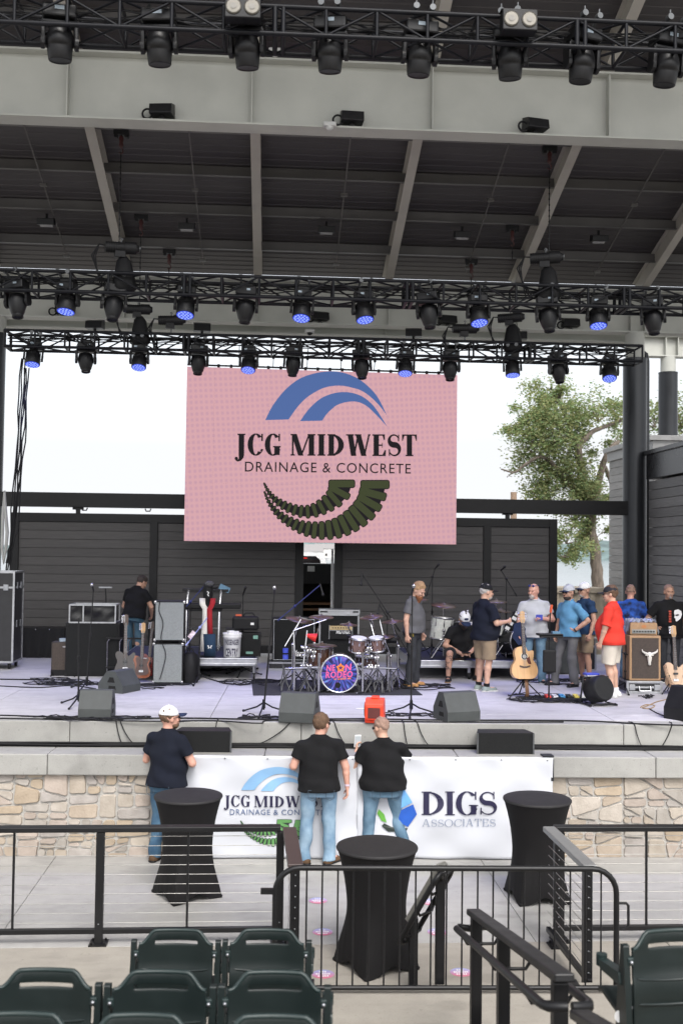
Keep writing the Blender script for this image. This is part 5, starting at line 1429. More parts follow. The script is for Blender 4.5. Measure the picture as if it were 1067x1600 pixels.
# risers
def riser(px0, px1, pytop, pybase, dpt, label, legs):
    a, b = sdepth(px0, pybase), sdepth(px1, pybase); Y = (a.y + b.y) / 2; zt_ = aty((px0 + px1) / 2, pytop, Y).z; w_ = b.x - a.x
    t = thing('stage_riser', label, 'riser', Vector(((a.x + b.x) / 2, Y, STG))); h = zt_ - STG
    m = MB(); m.box((0, dpt / 2, h - .014), (w_ - .04, dpt - .04, .026)); m.build('deck_top', M('riser_carpet', (.02, .022, .045), .8, 0, .3, 40), t)
    m = MB()
    for y in (0, dpt): m.box((0, y, h - .065), (w_, .03, .13)); m.box((0, y - .012, h - .10), (w_ - .01, .02, .03)); m.box((0, y - .006, h - .012), (w_, .034, .02))
    for x in (-w_ / 2, w_ / 2): m.box((x, dpt / 2, h - .065), (.03, dpt - .032, .128))
    m.build('edge_frame', ALU, t, bevel=.004)
    for x in legs:
        for y in (.06, dpt - .06):
            m = MB(); m.cyl((x * w_ / 2, y, .1), (x * w_ / 2, y, h - .13), .03, n=12); f = m.build('leg', ALU, t)
            m = MB(); m.cyl((x * w_ / 2 - .02, y, .055), (x * w_ / 2 + .02, y, .055), .055, n=14); m.box((x * w_ / 2, y, .105), (.06, .06, .02)); m.build('caster', BLKPLASTIC, f)
    return t, zt_, Y
r1, RZ1, RY1 = riser(186, 400, 1028, 1062, 2.2, 'aluminium edged riser carrying the keyboards at the left', (-.97, 0, .97))
r2, RZ2, RY2 = riser(645, 840, 1032, 1062, 2.4, 'aluminium edged riser carrying the white drum kit', (-.97, -.1, .92))
def onr(px, py, z): return atz(px, py, z)
# two stacked silver cabinets
t = cab(262, 1068, .50, .66, .42, 'silver grille bass cabinet at the bottom of the stack of two', 'bass_cabinet', 'amplifier', SILV, TOLEX, grp='stacked silver cabinets', frame_=.022, corners=2)
p = sdepth(262, 1068)
t2 = dup(t, (p.x + .015, p.y, STG + .69), R(2), 'silver grille bass cabinet on top of the stack of two', 'stacked silver cabinets')
m = MB(); m.tube(catmull([(-.16, -.02, .66), (-.17, -.03, .5), (-.10, -.03, .3), (-.13, -.03, .05), (-.05, -.035, -.2), (-.08, -.035, -.4), (-.14, -.03, -.62)], 5), .007, 6); m.build('speaker_lead', CABLE, t2)
m = MB()
for x in (-.18, .18):
    for y in (.06, .36): m.cyl((x, y, -.03), (x, y, 0), .03, n=8)
m.build('rubber_feet', BLKPLASTIC, t2)
p = sdepth(297, 1066); t = thing('guitar_bag', 'small black bag standing right of the silver cabinets', 'bag', p)
m = MB(); m.lathe([(.13, 0), (.15, .05), (.145, .3), (.12, .46), (.06, .5)], n=20, fn=lambda r, h, a: r * (1 + .08 * math.sin(a * 5 + h * 9))); m.build('bag_body', CABLE, t); m = MB(); m.tube([(-.06, 0, .48), (-.03, 0, .56), (.03, 0, .56), (.06, 0, .48)], .012, 6); m.build('handle', CABLE, t)
# keyboards
t = thing('keyboard_stand', 'chrome and black stand with two keyboards on the left riser', 'keyboard', onr(316, 1022, RZ1) + Vector((0, .7, 0)))
m = MB()
for x in (-.35, .25): m.tube([(x, 0, .02), (x, .1, .75), (x + .02, .3, 1.1)], .022, 8); m.tube([(x, .5, .02), (x, .35, .75)], .02, 8); m.bar((x, -.1, .02), (x, .6, .02), .04, .03)
m.bar((-.35, .1, .4), (.25, .1, .4), .03, .03); m.build('stand', CHROME, t)
m = MB(); m.box((.0, .2, .80), (1.28, .36, .09)); m.box((0, .2, .735), (.6, .3, .06)); m.build('keyboard', BLKPLASTIC, t, bevel=.015)
m = MB(); m.box((-.02, .4, 1.08), (.85, .26, .05)); m.box((.05, .42, 1.13), (.3, .1, .04)); k = m.build('small_keyboard', BLKPLASTIC, t, bevel=.01)
m = MB(); m.box((.33, .3, 1.12), (.2, .04, .1), Matrix.Rotation(R(25), 3, 'Y')); m.build('phone_holder', M('blue_screen', (.1, .2, .3), .3), t)
# scarf on a stand
p = sdepth(330, 1046); p = Vector((p.x, RY1 + .15, RZ1)); t = thing('scarf_stand', 'microphone stand dressed in a black cap and a white, red and navy star scarf', 'stand', p)
m = MB(); m.cyl((0, .1, 0), (0, .1, 1.2), .05, n=10); m.lathe([(.14, 0), (.14, .02), (.05, .04)], (0, .1, 0)); m.build('pole', BLACK, t)
m = MB(); m.lathe([(.075, .98), (.085, 1.05), (.088, 1.18), (.075, 1.25), (.03, 1.28), (.001, 1.285)], (0, .08, 0), n=18); m.build('cap_crown', CABLE, t)
m = MB(); m.sph((.03, -.0, 1.25), (.08, .07, .05), 12, 8); m.build('grey_cap', M('grey_knit', (.06, .06, .065), .9), t)
m = MB(); m.tube([(-.01, -.005, 1.12), (.02, -.009, 1.10), (0, -.006, 1.07), (.02, -.009, 1.04)], .009, 6); m.build('emblem', WHITE, t)
def strip(pts, w_, mat, nm, par):
    m = MB(); vs = []
    for (x, y, z) in pts: vs += [(x - w_ / 2, y, z), (x, y - .012, z), (x + w_ / 2, y, z)]
    m.add(vs, [f for i in range(len(pts) - 1) for f in ((3 * i, 3 * i + 1, 3 * i + 4, 3 * i + 3), (3 * i + 1, 3 * i + 2, 3 * i + 5, 3 * i + 4))], True)
    o = m.build(nm, mat, par); s_ = o.modifiers.new('t', 'SOLIDIFY'); s_.thickness = .012; return o
KW = M('white_knit', (.66, .64, .60), .9, 0, .15, 90, .4, 250); KR = M('red_knit', (.30, .012, .02), .9, 0, .2, 90, .4, 250); KN = M('navy_knit', (.012, .035, .075), .9, 0, .2, 90, .4, 250)
strip([(-.09, .03, 1.0), (-.085, -.02, .90), (-.03, -.05, .82), (-.03, -.05, .62), (-.05, -.05, .35), (-.06, -.05, .10)], .095, KW, 'white_scarf_half', t)
strip([(.09, .03, 1.0), (.085, -.02, .90), (.04, -.06, .82), (.045, -.06, .62), (.06, -.06, .36)], .085, KR, 'red_scarf_half', t)
strip([(.045, -.07, .40), (.055, -.07, .2), (.06, -.06, .02)], .20, KN, 'navy_scarf_end', t)
m = MB(); m.add([(.055 + (.05 if k % 2 == 0 else .021) * math.sin(k * PI / 5), -.092, .19 + (.05 if k % 2 == 0 else .021) * math.cos(k * PI / 5)) for k in range(10)], [tuple(range(10))]); m.build('star', WHITE, t)
# bucket with lettering
p = Vector((onr(362, 1028, RZ1).x, RY1 + .22, RZ1)); t = thing('bucket', 'white plastic bucket with dark blue lettering on the left riser', 'bucket', p)
BK = M('bucket_white', (.72, .72, .73), .35, 0, .04, 5)
m = MB(); m.lathe([(.135, 0), (.14, .01), (.152, .33), (.160, .335), (.160, .36), (.154, .37), (.165, .385), (.165, .41), (.155, .415), (.145, .41), (.13, .1)], n=32, cap=False); m.disc((0, 0, .002), (0, 0, 1), .13); m.build('shell', BK, t)
m = MB(); m.box((-.03, .0, .42), (.1, .08, .06), rotz(.5)); m.box((.05, .02, .415), (.12, .06, .05), rotz(-.3)); m.build('towels', WHITE, t)
class Cyl2D(Plane2D):
    def p(s, u, v, k=0): a = -PI / 2 + (u - .5) * 2.2; r = .1425 + .012 * v + k; return Vector((r * math.cos(a), r * math.sin(a), .36 * v))
cy = Cyl2D((0, 0, 0), (1, 0, 0), (0, 0, 1), (0, -1, 0)); m = MB()
put_text(m, cy, 'PASSENGER', .10, .60, .90, .86, .003, .02); put_text(m, cy, 'CENTRY', .14, .06, .86, .44, .003, .03)
m.build('lettering', NAVY, t)
# black boxes right of the bucket
t = cab(382, 1026, .42, .40, .34, 'black amp box with chrome grips on the right end of the left riser', 'amp_box', 'amplifier', GRILL, TOLEX); t.location = (onr(388, 1026, RZ1).x, RY1 + .35, RZ1)
m = MB(); m.box((.12, -.012, .33), (.08, .01, .06)); m.box((.02, -.012, .06), (.12, .01, .04)); m.build('panel_light', M('pale_green_panel', (.15, .3, .25), .4), t)
q = thing('gear_bag', 'black padded gear bag with a red tag lying on the amp box', 'bag', (t.location.x - .06, RY1 + .35, RZ1 + .44))
m = MB(); m.box((0, .16, .12), (.46, .3, .24)); m.build('bag_body', CABLE, q, bevel=.04); m = MB(); m.box((-.12, .12, .26), (.1, .06, .03)); m.build('tag', M('orange_red', (.55, .09, .03), .5), q); m = MB(); m.box((.12, .004, .12), (.06, .01, .04)); m.build('badge', WHITE, q); m = MB(); m.tube([(-.05, .1, .24), (0, .1, .30), (.12, .1, .30), (.17, .1, .24)], .012, 6); m.build('handle', CABLE, q)
m = MB(); m.box((-.26, .13, .02), (.16, .25, .03)); m.build('shelf', BLKPLASTIC, q)
BLUEST = M('blue_lit_arm', (.03, .04, .16), .35, .4)  # blue spill of the wash lights, put into the arm's base colour
mic_stand(296, 1058, 1.30, 'boom stand with a blue tinted arm over the keyboards', (.30, .36, 0), (.35, -.5, -.2), tint=BLUEST)
mic_stand(378, 1056, 1.42, 'straight black microphone stand right of the bucket', None, (.2, -.5, .6))
t = mic_stand(311, 1068, .92, 'short stand with a blue and white clip arm beside the silver cabinets', (.12, .16, 0), False, tint=M('blue_white_arm', (.25, .28, .55), .4))
m = MB(); m.box((-.13, 0, .80), (.13, .03, .07), Matrix.Rotation(R(-50), 3, 'Y')); m.build('drink_holder', M('red_white_paper', (.6, .5, .55), .5, 0, .5, 30), t)
mic_stand(412, 1116, 1.62, 'straight microphone stand at the front, left of the neon drum kit', None, True, lean=.12)
mic_stand(459, 1068, 1.28, 'boom stand with a blue arm reaching over the neon drum kit from the left', (.42, .36, 0), (.25, -.2, -.9), tint=BLUEST)
mic_stand(604, 1075, 1.22, 'boom stand with a black arm over the right side of the neon drum kit', (-.42, .62, 0), (-.1, -.2, -.95))
mic_stand(642, 1117, 1.66, 'straight microphone stand at the front, right of the red blower fan', None, True)
mic_stand(622, 1074, .82, 'low microphone stand with a slanting arm between the drum kit and the bearded man', (-.32, .52, 0), (-.2, -.3, -.9))
# ---------------------------------------------------------------- amps behind the drum kit
random.seed(51)
PIP = M('grey_piping', (.40, .42, .44), .5)
def logo_script(mb, x0, z0, w_, h_, y):
    pl_ = Plane2D((x0, y, z0), (w_, 0, 0), (0, 0, h_), (0, -1, 0)); put_text(mb, pl_, 'Marshall', 0, 0, 1, 1, .001, .02, .06)
def on_stage_y(px, py, Y): q = aty(px, py, Y); return Vector((q.x, q.y, q.z))
Ya = 19.6
p = on_stage_y(461, 1000, Ya); t = cab(456, 1056, .80, .80, .36, 'large black speaker cabinet behind the drum kit, the left one', 'speaker_cabinet', 'amplifier', GRILL, TOLEX, piping=PIP); t.location = (p.x - .02, Ya, STG + .16)
m = MB(); logo_script(m, -.02, .10, .34, .11, -.012); m.build('lettering', WHITE, t)
m = MB(); m.box((0, .2, -.08), (.9, .5, .14)); m.build('plinth', M('case_black', (.016, .016, .018), .45), t)
m = MB(); m.box((0, -.06, -.02), (.92, .03, .035)); m.box((0, -.06, -.14), (.92, .03, .035)); m.build('edge_trim', ALU, t)
p = on_stage_y(530, 1000, Ya); t = cab(530, 1056, .72, 1.0, .40, 'black half stack amplifier case with a gold control panel behind the drum kit', 'amp_cabinet', 'amplifier', GRILL, TOLEX, frame_=.02, corners=False); t.location = (p.x, Ya + .1, STG + .02)
zt_ = aty(530, 971, Ya).z - STG - .02
m = MB(); m.box((.03, -.05, zt_ - .16), (.42, .02, .34)); m.build('amp_face', TOLEX, t); m = MB(); m.box((.03, -.065, zt_ - .12), (.42, .012, .075)); m.build('control_panel', M('gold_panel', (.50, .38, .20), .4, .2, .08, 8), t)
m = MB()
for k in range(6): m.cyl((-.12 + .05 * k, -.07, zt_ - .12), (-.12 + .05 * k, -.085, zt_ - .12), .012, n=8)
m.build('knobs', BLKPLASTIC, t)
m = MB(); logo_script(m, -.06, zt_ - .23, .26, .06, -.062); m.build('lettering', WHITE, t)
m = MB(); m.box((.03, -.06, zt_ - .17), (.44, .01, .008)); m.box((-.185, -.06, zt_ - .2), (.008, .01, .26)); m.box((.245, -.06, zt_ - .2), (.008, .01, .26)); m.build('piping', PIP, t)
m = MB()
for x in (-.36, .36): m.box((x, -.01, .5), (.03, .03, 1.0))
m.box((0, -.01, 1.0), (.75, .03, .03)); m.build('edge_trim', ALU, t)
q = thing('rack_case', 'flat black rack case with aluminium edges on top of the half stack', 'rack', (p.x, Ya + .1, STG + 1.035)); hh = aty(530, 953, Ya).z - STG - 1.035
m = MB(); m.box((0, .2, hh / 2), (.74, .42, hh)); m.build('case', M('case_black', (.016, .016, .018), .45), q)
m = MB()
for z in (.012, hh - .012): m.box((0, -.012, z), (.76, .022, .024))
for x in (-.37, .37): m.box((x, -.012, hh / 2), (.024, .021, hh - .05))
for z in (.05, hh - .05): m.box((.02, -.012, z), (.46, .014, .016))
for x in (-.21, .25): m.box((x, -.013, hh / 2), (.016, .014, hh - .09))
m.build('edge_trim', ALU, q)
m = MB(); m.box((.02, -.012, hh / 2 + .03), (.08, .01, .02)); m.box((.02, -.012, hh / 2 - .02), (.05, .01, .03)); m.build('display', M('pale_green_panel', (.15, .3, .25), .4), q)
# ---------------------------------------------------------------- neon drum kit
def shell(m, c, ax, r, L, n=36): 
    c = Vector(c); ax = Vector(ax).normalized(); m.cyl(c - ax * L / 2, c + ax * L / 2, r, n=n)
def hoop(m, c, ax, r, w_=.03, n=36): c = Vector(c); ax = Vector(ax).normalized(); m.lathe([(r - .006, -w_ / 2), (r + .010, -w_ / 2), (r + .010, w_ / 2), (r - .006, w_ / 2)], c, ax, n, cap=False)
def drum(par, nm, c, ax, r, L, sm, headm, lug=8, head2=True):
    c = Vector(c); ax = Vector(ax).normalized(); m = MB(); shell(m, c, ax, r, L); d = m.build(nm, sm, par)
    m = MB(); hoop(m, c + ax * L / 2, ax, r); hoop(m, c - ax * L / 2, ax, r); u, v, _ = frame(ax)
    for k in range(lug):
        a = 2 * PI * k / lug; e = (u * math.cos(a) + v * math.sin(a)); m.cyl(c + e * (r + .012) + ax * (L / 2), c + e * (r + .012) + ax * (L * .2), .006, n=5); m.bar(c + e * (r + .01) + ax * (L * .28), c + e * (r + .01) + ax * (L * .08), .018, .02); m.cyl(c + e * (r + .012) - ax * (L / 2), c + e * (r + .012) - ax * (L * .2), .006, n=5)
    m.build('hoop', CHROME, d)
    m = MB(); m.disc(c + ax * (L / 2 + .004), ax, r - .008, 36); m.disc(c - ax * (L / 2 + .004), -ax, r - .008, 36); m.build('drum_head', headm, d)
    return d
BRASS = M('cymbal_bronze', (.20, .15, .11), .32, .85, .15, 6)
def cymbal(par, c, r, tilt=(0, 0), h_to=0.0, stand=True, base=None):
    c = Vector(c); n_ = Vector((tilt[0], tilt[1], 1)).normalized(); m = MB(); m.lathe([(.001, .028), (.02, .027), (.04, .012), (.055, .008), (r * .6, -.002), (r, -.014), (r, -.017), (.05, .003), (.001, .02)], c, n_, 40, cap=False); q = m.build('cymbal', BRASS, par)
    m = MB(); m.cyl(c - n_ * .05, c + n_ * .05, .006, n=6); m.cyl(c + n_ * .02, c + n_ * .045, .016, n=8); m.build('wing_nut', CHROME, q)
    if stand:
        b = Vector(base) if base else Vector((c.x, c.y + .1, 0)); m = MB(); mid = Vector((b.x, b.y, (c.z + h_to) * .62)); m.cyl((b.x, b.y, h_to + .05), mid, .014, n=8); m.cyl(mid, c - n_ * .05, .010, n=8); m.sph(mid, .028, 8, 6); m.sph(c - n_ * .06, .02, 8, 6)
        for k in range(3): a = R(30 + 120 * k); m.tube([(b.x, b.y, h_to + .32), (b.x + .26 * math.cos(a), b.y + .26 * math.sin(a), h_to + .012)], .009, 6)
        m.build('cymbal_stand', CHROME, par)
pk = sdepth(530, 1084)
rug = thing('drum_rug', 'black rug under the neon drum kit', 'rug', Vector((pk.x - .05, pk.y + .55, STG)))
m = MB(); m.box((0, .2, .005), (2.6, 1.9, .01)); m.build('carpet', M('rug_black', (.022, .022, .026), .95, 0, .3, 30, .4, 200), rug, rz=R(2))
kit = thing('drum_kit', 'brown drum kit with a blue and pink NEON RODEO head and chrome rack', 'drum kit', Vector((pk.x, pk.y, STG + .01)), R(0))
def kp(px, py, dy):           # pixel -> kit local coordinates at depth offset dy
    q = aty(px, py, pk.y + dy); return Vector((q.x - pk.x, q.y - pk.y, q.z - STG - .01))
WAL = M('walnut_shell', (.07, .030, .018), .25, 0, .35, 8, 0, 1, coat=.5, stretch=(3, 3, .6)); CSHELL = M('mirror_shell', (.26, .17, .14), .16, .85, .3, 6)
bd_c = kp(530, 1055, .02); bd_c.z = .295; r_ = .285
m = MB(); ax = Vector((-.05, -1, .0)).normalized()
m.cyl(bd_c + ax * -.42, bd_c, r_, n=48); d = m.build('bass_drum', WAL, kit)
m = MB(); m.lathe([(r_ - .01, -.03), (r_ + .018, -.03), (r_ + .018, .012), (r_ - .005, .016), (r_ - .012, .0)], bd_c, ax, 48, cap=False); m.build('hoop', M('hoop_chrome', (.55, .55, .56), .25, .9), d)
u_ = Vector((1, -.05, 0)).normalized(); v_ = Vector((0, 0, 1))
def drumhead_mat():
    m = bpy.data.materials.new('neon_burst_head'); m.use_nodes = True; t = m.node_tree; b = t.nodes['Principled BSDF']; L = t.links.new
    tc = t.nodes.new('ShaderNodeTexCoord'); sp = t.nodes.new('ShaderNodeSeparateXYZ'); sub = t.nodes.new('ShaderNodeVectorMath'); sub.operation = 'SUBTRACT'; sub.inputs[1].default_value = tuple(bd_c)
    L(tc.outputs['Object'], sub.inputs[0]); L(sub.outputs[0], sp.inputs[0])
    at = t.nodes.new('ShaderNodeMath'); at.operation = 'ARCTAN2'; L(sp.outputs[2], at.inputs[0]); L(sp.outputs[0], at.inputs[1])
    ln = t.nodes.new('ShaderNodeVectorMath'); ln.operation = 'LENGTH'; L(sub.outputs[0], ln.inputs[0])
    cb = t.nodes.new('ShaderNodeCombineXYZ'); mu = t.nodes.new('ShaderNodeMath'); mu.operation = 'MULTIPLY'; mu.inputs[1].default_value = 9; L(at.outputs[0], mu.inputs[0]); L(mu.outputs[0], cb.inputs[0])
    m2 = t.nodes.new('ShaderNodeMath'); m2.operation = 'MULTIPLY'; m2.inputs[1].default_value = 7; L(ln.outputs['Value'], m2.inputs[0]); L(m2.outputs[0], cb.inputs[1])
    n = t.nodes.new('ShaderNodeTexNoise'); n.inputs['Scale'].default_value = .8; n.inputs['Detail'].default_value = 3; L(cb.outputs[0], n.inputs['Vector'])
    cr = t.nodes.new('ShaderNodeValToRGB'); e = cr.color_ramp.elements; e[0].position = .34; e[0].color = (.006, .004, .035, 1); e[1].position = .72; e[1].color = (.12, .42, .62, 1)
    for pos, c in ((.47, (.010, .010, .12, 1)), (.55, (.015, .09, .38, 1)), (.61, (.22, .02, .28, 1)), (.66, (.03, .20, .48, 1))): q = e.new(pos); q.color = c
    L(n.outputs[0], cr.inputs[0]); L(cr.outputs[0], b.inputs['Base Color']); b.inputs['Roughness'].default_value = .35; return m
m = MB(); m.disc(bd_c + ax * .008, ax, r_ - .012, 48); hd = m.build('drum_head', drumhead_mat(), d)
class PL3(Plane2D): pass
pl_ = Plane2D(bd_c + ax * .0085 - u_ * r_ - v_ * r_, u_ * 2 * r_, v_ * 2 * r_, ax)
PINK = M('neon_pink', (.62, .09, .26), .35); PURP = M('deep_purple', (.05, .01, .08), .4); ORG = M('neon_orange', (.70, .19, .02), .35)
for tx, a, b_, c_, d_ in (('NE', .15, .57, .38, .73), ('N', .66, .585, .82, .755), ('RODEO', .13, .39, .86, .56)):
    m = MB(); put_text(m, pl_, tx, a, b_, c_, d_, .0012, .055, .01, .025); m.build('lettering_outline', PURP, hd)
    m = MB(); put_text(m, pl_, tx, a, b_, c_, d_, .0024, .028, .01, .025); m.build('lettering', PINK, hd)
def star(cx, cy, r1, r2, k, mat, nm):
    m = MB(); m.add([pl_.p(cx + (r1 if i % 2 == 0 else r2) * math.sin(i * PI / 5), cy + (r1 if i % 2 == 0 else r2) * math.cos(i * PI / 5), k) for i in range(10)], [tuple(range(10))]); m.build(nm, mat, hd)
star(.535, .665, .125, .085, .0018, ORG, 'star'); star(.535, .665, .075, .03, .0026, PURP, 'star_core')
m = MB(); [m.add([pl_.p(.36 + .033 * k + a_, .335 + .002 * k + b_, .002) for a_, b_ in ((0, 0), (.024, 0), (.024, .036), (.004 * (k % 3), .036))], [(0, 1, 2, 3)]) for k in range(14) if k not in (2, 10)]; m.build('small_lettering', ORG, hd)
m = MB(); m.disc(bd_c + ax * .010 - v_ * .175 + u_ * -.02, ax, .045, 24); m.build('port_hole', M('recess_black', (.004, .004, .004), .9), hd)
m = MB()
for k in range(8): a = 2 * PI * k / 8 + .2; e = u_ * math.cos(a) + v_ * math.sin(a); m.cyl(bd_c + e * (r_ + .02) + ax * .01, bd_c + e * (r_ + .02) - ax * .16, .006, n=5); m.bar(bd_c + e * (r_ + .02) + ax * .016, bd_c + e * (r_ + .02) - ax * .02, .03, .014)
m.build('claw', CHROME, d)
HEADW = M('coated_head', (.6, .6, .58), .5)
c = kp(560, 1007, .15); drum(kit, 'rack_tom', c, (.05, -.22, 1), .135, .21, CSHELL, HEADW)
c = kp(588, 1006, .2); drum(kit, 'rack_tom', c, (-.1, -.22, 1), .125, .20, CSHELL, HEADW)
c = kp(500, 1026, .35); drum(kit, 'floor_tom', c, (.0, -.1, 1), .19, .32, WAL, HEADW)
c = kp(572, 1032, .55); drum(kit, 'snare_drum', c, (.0, -.1, 1), .17, .14, WAL, HEADW)
for px, py, dy, r1_, tl, base in ((502, 963, .5, .20, (.0, -.12), None), (545, 975, .7, .15, (.05, -.1), None), (487, 1020, .5, .15, (0, -.05), None), (486, 1023, .5, .15, (0, .05), None), (612, 970, .6, .17, (-.1, -.1), None), (503, 1007, .25, .24, (.02, -.03), None), (580, 963, .45, .19, (-.12, -.15), None), (468, 967, .55, .22, (.15, -.15), None), (600, 994, .35, .16, (-.1, -.1), None)):
    c = kp(px, py, dy); cymbal(kit, c, r1_, tl, 0, True, (c.x + (.12 if px > 530 else -.1), c.y + .1, 0))
# chrome rack with clamps
m = MB()
L1, L2, L3, R1, R2 = kp(460, 1045, .1), kp(497, 1046, -.05), kp(463, 1000, .1), kp(580, 1030, .1), kp(606, 1040, .2)
for q in (L1, R2, Vector((-.32, -.02, .5)), Vector((.36, .0, .5))): m.cyl((q.x, q.y, .02), (q.x, q.y, max(.62, q.z + .05)), .019, n=12); m.bar((q.x - .1, q.y - .14, .02), (q.x + .1, q.y + .14, .02), .03, .025)
m.cyl((L1.x - .14, .1, .36), (-.30, -.02, .40), .019, n=12); m.cyl((.34, 0, .40), (R2.x + .12, .2, .36), .019, n=12)
m.cyl((L1.x, .1, .6), (L1.x - .02, .15, .95), .012, n=8); m.cyl((L1.x - .02, .15, .95), kp(510, 968, .3), .011, n=8); m.cyl(kp(445, 1010, .1), kp(470, 968, .25), .012, n=8); m.cyl(kp(474, 1040, .0), kp(480, 985, .1), .012, n=8)
m.cyl(kp(590, 1015, .2), kp(577, 966, .4), .011, n=8); m.cyl(kp(600, 1000, .3), kp(593, 968, .4), .011, n=8)
m.build('rack', CHROME, kit)
m = MB()
for k in range(40):
    s_ = random.choice((-1, 1)); m = MB(); q = Vector((s_ * random.uniform(.30, .62), random.uniform(-.05, .3), random.choice((.4, .4, .42, .55, .62, .66, .7)))); m.cyl(q - Vector((.03, 0, 0)), q + Vector((.03, 0, 0)), .03, n=10); m.box(q + Vector((0, -.03, 0)), (.03, .03, .05)); 
    if k % 3 == 0: m.cyl(q + Vector((0, -.03, -.07)), q + Vector((0, -.03, .07)), .011, n=6)
    m.build('rack_clamp', CHROME, kit)
m = MB(); c = kp(478, 992, .1); m.lathe([(.02, 0), (.035, .05), (.07, .16), (.072, .17)], c, (1, -.1, -.28), 16); m.build('red_cowbell', M('bright_red', (.55, .02, .015), .35), kit)
m = MB(); c = kp(446, 1030, .1)
for z in (0, .1): m.cyl(c + Vector((0, 0, z)), c + Vector((0, 0, z + .07)), .045, n=14)
m.build('blue_cup', M('blue_plastic', (.03, .05, .35), .35), kit)
for k in range(30):      # pedals and hardware near the floor
    m = MB(); q = Vector((random.choice((random.uniform(.32, .9), random.uniform(-.95, -.32))), random.uniform(-.05, .5), 0)); m.tube([q + Vector((0, 0, .01)), q + Vector((random.uniform(-.1, .1), .05, .15)), q + Vector((random.uniform(-.15, .15), .1, random.uniform(.2, .4)))], .009, 5)
    m.build('hardware_rod', M('dark_hardware', (.08, .08, .085), .3, .8), kit)
m = MB(); c = kp(612, 1000, .4); m.cyl(c, c + Vector((0, 0, .04)), .12, n=24); m.build('black_percussion_pad', BLKPLASTIC, kit); m = MB(); m.cyl(kp(604, 998, .5), kp(604, 998, .5) + Vector((.16, 0, 0)), .07, n=20); m.build('black_percussion_pad', BLKPLASTIC, kit)
m = MB()
for x, px in ((0, 543), (1, 545)): c = kp(px, 1000, .2); m.cyl(c, c + Vector((0, -.06, .08)), .016, n=8)
m.build('drum_microphone', BLKPLASTIC, kit)
# ---------------------------------------------------------------- white drum kit on the right riser
def rp(px, py, dy): q = aty(px, py, RY2 + dy); return q
o = Vector((rp(730, 1000, .5).x, RY2 + .5, RZ2)); kit2 = thing('drum_kit', 'white drum kit with dark cymbals on the right riser', 'drum kit', o)
def k2(px, py, dy): return rp(px, py, dy) - o
PEARL = M('white_pearl', (.55, .56, .53), .25, 0, .1, 30, 0, 1, coat=.5)
c = k2(690, 981, .55); drum(kit2, 'tom', c, (.1, -.04, 1), .19, .38, PEARL, HEADW)
c = k2(775, 982, .55); drum(kit2, 'tom', c, (-.1, -.1, 1), .15, .2, PEARL, HEADW)
c = k2(720, 1000, .8); c.z = .32; drum(kit2, 'bass_drum', c, (-.45, -1, 0), .31, .42, PEARL, M('black_head', (.012, .012, .013), .4))
c = k2(802, 1000, .5); c.z = .28; drum(kit2, 'floor_tom', c, (.75, -1, .1), .26, .3, M('black_shell', (.015, .015, .016), .3), M('black_head', (.012, .012, .013), .4))
for px, py, dy, r_, tl in ((693, 945, .6, .23, (.05, -.18)), (655, 936, .6, .17, (-.05, -.1)), (775, 939, .8, .2, (0, -.1)), (782, 953, 1.0, .2, (.1, -.1))):
    c = k2(px, py, dy); cymbal(kit2, c, r_, tl, 0, True, (c.x, c.y + .02, 0))
for px, py, dy in ((730, 955, .7), (693, 985, .35), (790, 985, .4)):
    m = MB(); c = k2(px, py, dy); m.cyl((c.x, c.y, .02), c, .013, n=8); m.sph(c, .03, 8, 6); m.sph(c - Vector((0, 0, .1)), .025, 8, 6); [m.tube([(c.x, c.y, .32), (c.x + .24 * math.cos(R(a)), c.y + .24 * math.sin(R(a)), .01)], .011, 6) for a in (200, 320, 80)]
    m.build('hardware_stand', CHROME, kit2)
for i, (px, py, hh, lab) in enumerate(((674, 1032, 1.42, 'overhead microphone stand beside the white tom, the tall one behind the bearded man'), (790, 1032, 1.40, 'overhead microphone stand right of the black cap man'))):
    q = rp(px, py, .9); tt = mic_stand(px, 1060, hh, lab, (.05 if i == 0 else -.10, .16, 0), (.1, -.5, .2)); tt.location = (q.x, RY2 + .9, RZ2)
t = thing('guitar_strap_bag', 'black bag with white panels leaning by the white drum kit', 'bag', Vector((rp(800, 985, .35).x, RY2 + .4, RZ2 + .5)), R(-20))
m = MB(); m.box((0, 0, .1), (.16, .12, .5), Matrix.Rotation(R(28), 3, 'Y')); m.build('bag_body', CABLE, t, bevel=.03); m = MB()
for k, z in enumerate((-.05, .06, .17, .27)): m.box((-.04 + z * .55, -.065, .08 + z * .8), (.08, .012, .06), Matrix.Rotation(R(28), 3, 'Y'))
m.build('white_panel', WHITE, t)
# ---------------------------------------------------------------- right amp on its case
p = sdepth(1006, 1084); case = thing('flight_case', 'low black and silver latch case under the longhorn speaker cabinet', 'road case', p, R(-2))
w_, h_, d_ = .54, .20, .5
m = MB(); m.box((0, d_ / 2, h_ / 2), (w_, d_, h_)); m.build('case', M('case_black', (.016, .016, .018), .45), case)
m = MB()
for z in (.018, h_ / 2, h_ - .018): m.box((0, -.004, z), (w_ + .01, .02, .035 if z != h_ / 2 else .025))
for x in (-w_ / 2, w_ / 2): m.box((x, -.003, h_ / 2), (.04, .022, h_)); m.box((x, d_ / 2, h_ - .015), (.03, d_, .03)); m.box((x, d_ / 2, .015), (.03, d_, .03))
for x in (-.2, .2): m.box((x, -.014, h_ / 2), (.09, .022, .09))
m.tube([(-.09, -.02, h_ / 2 + .02), (-.09, -.05, h_ / 2 - .05), (.09, -.05, h_ / 2 - .05), (.09, -.02, h_ / 2 + .02)], .012, 6); m.build('trim', ALU, case, bevel=.005)
TAN = M('tan_tolex', (.33, .205, .11), .55, 0, .1, 30, .2, 300)
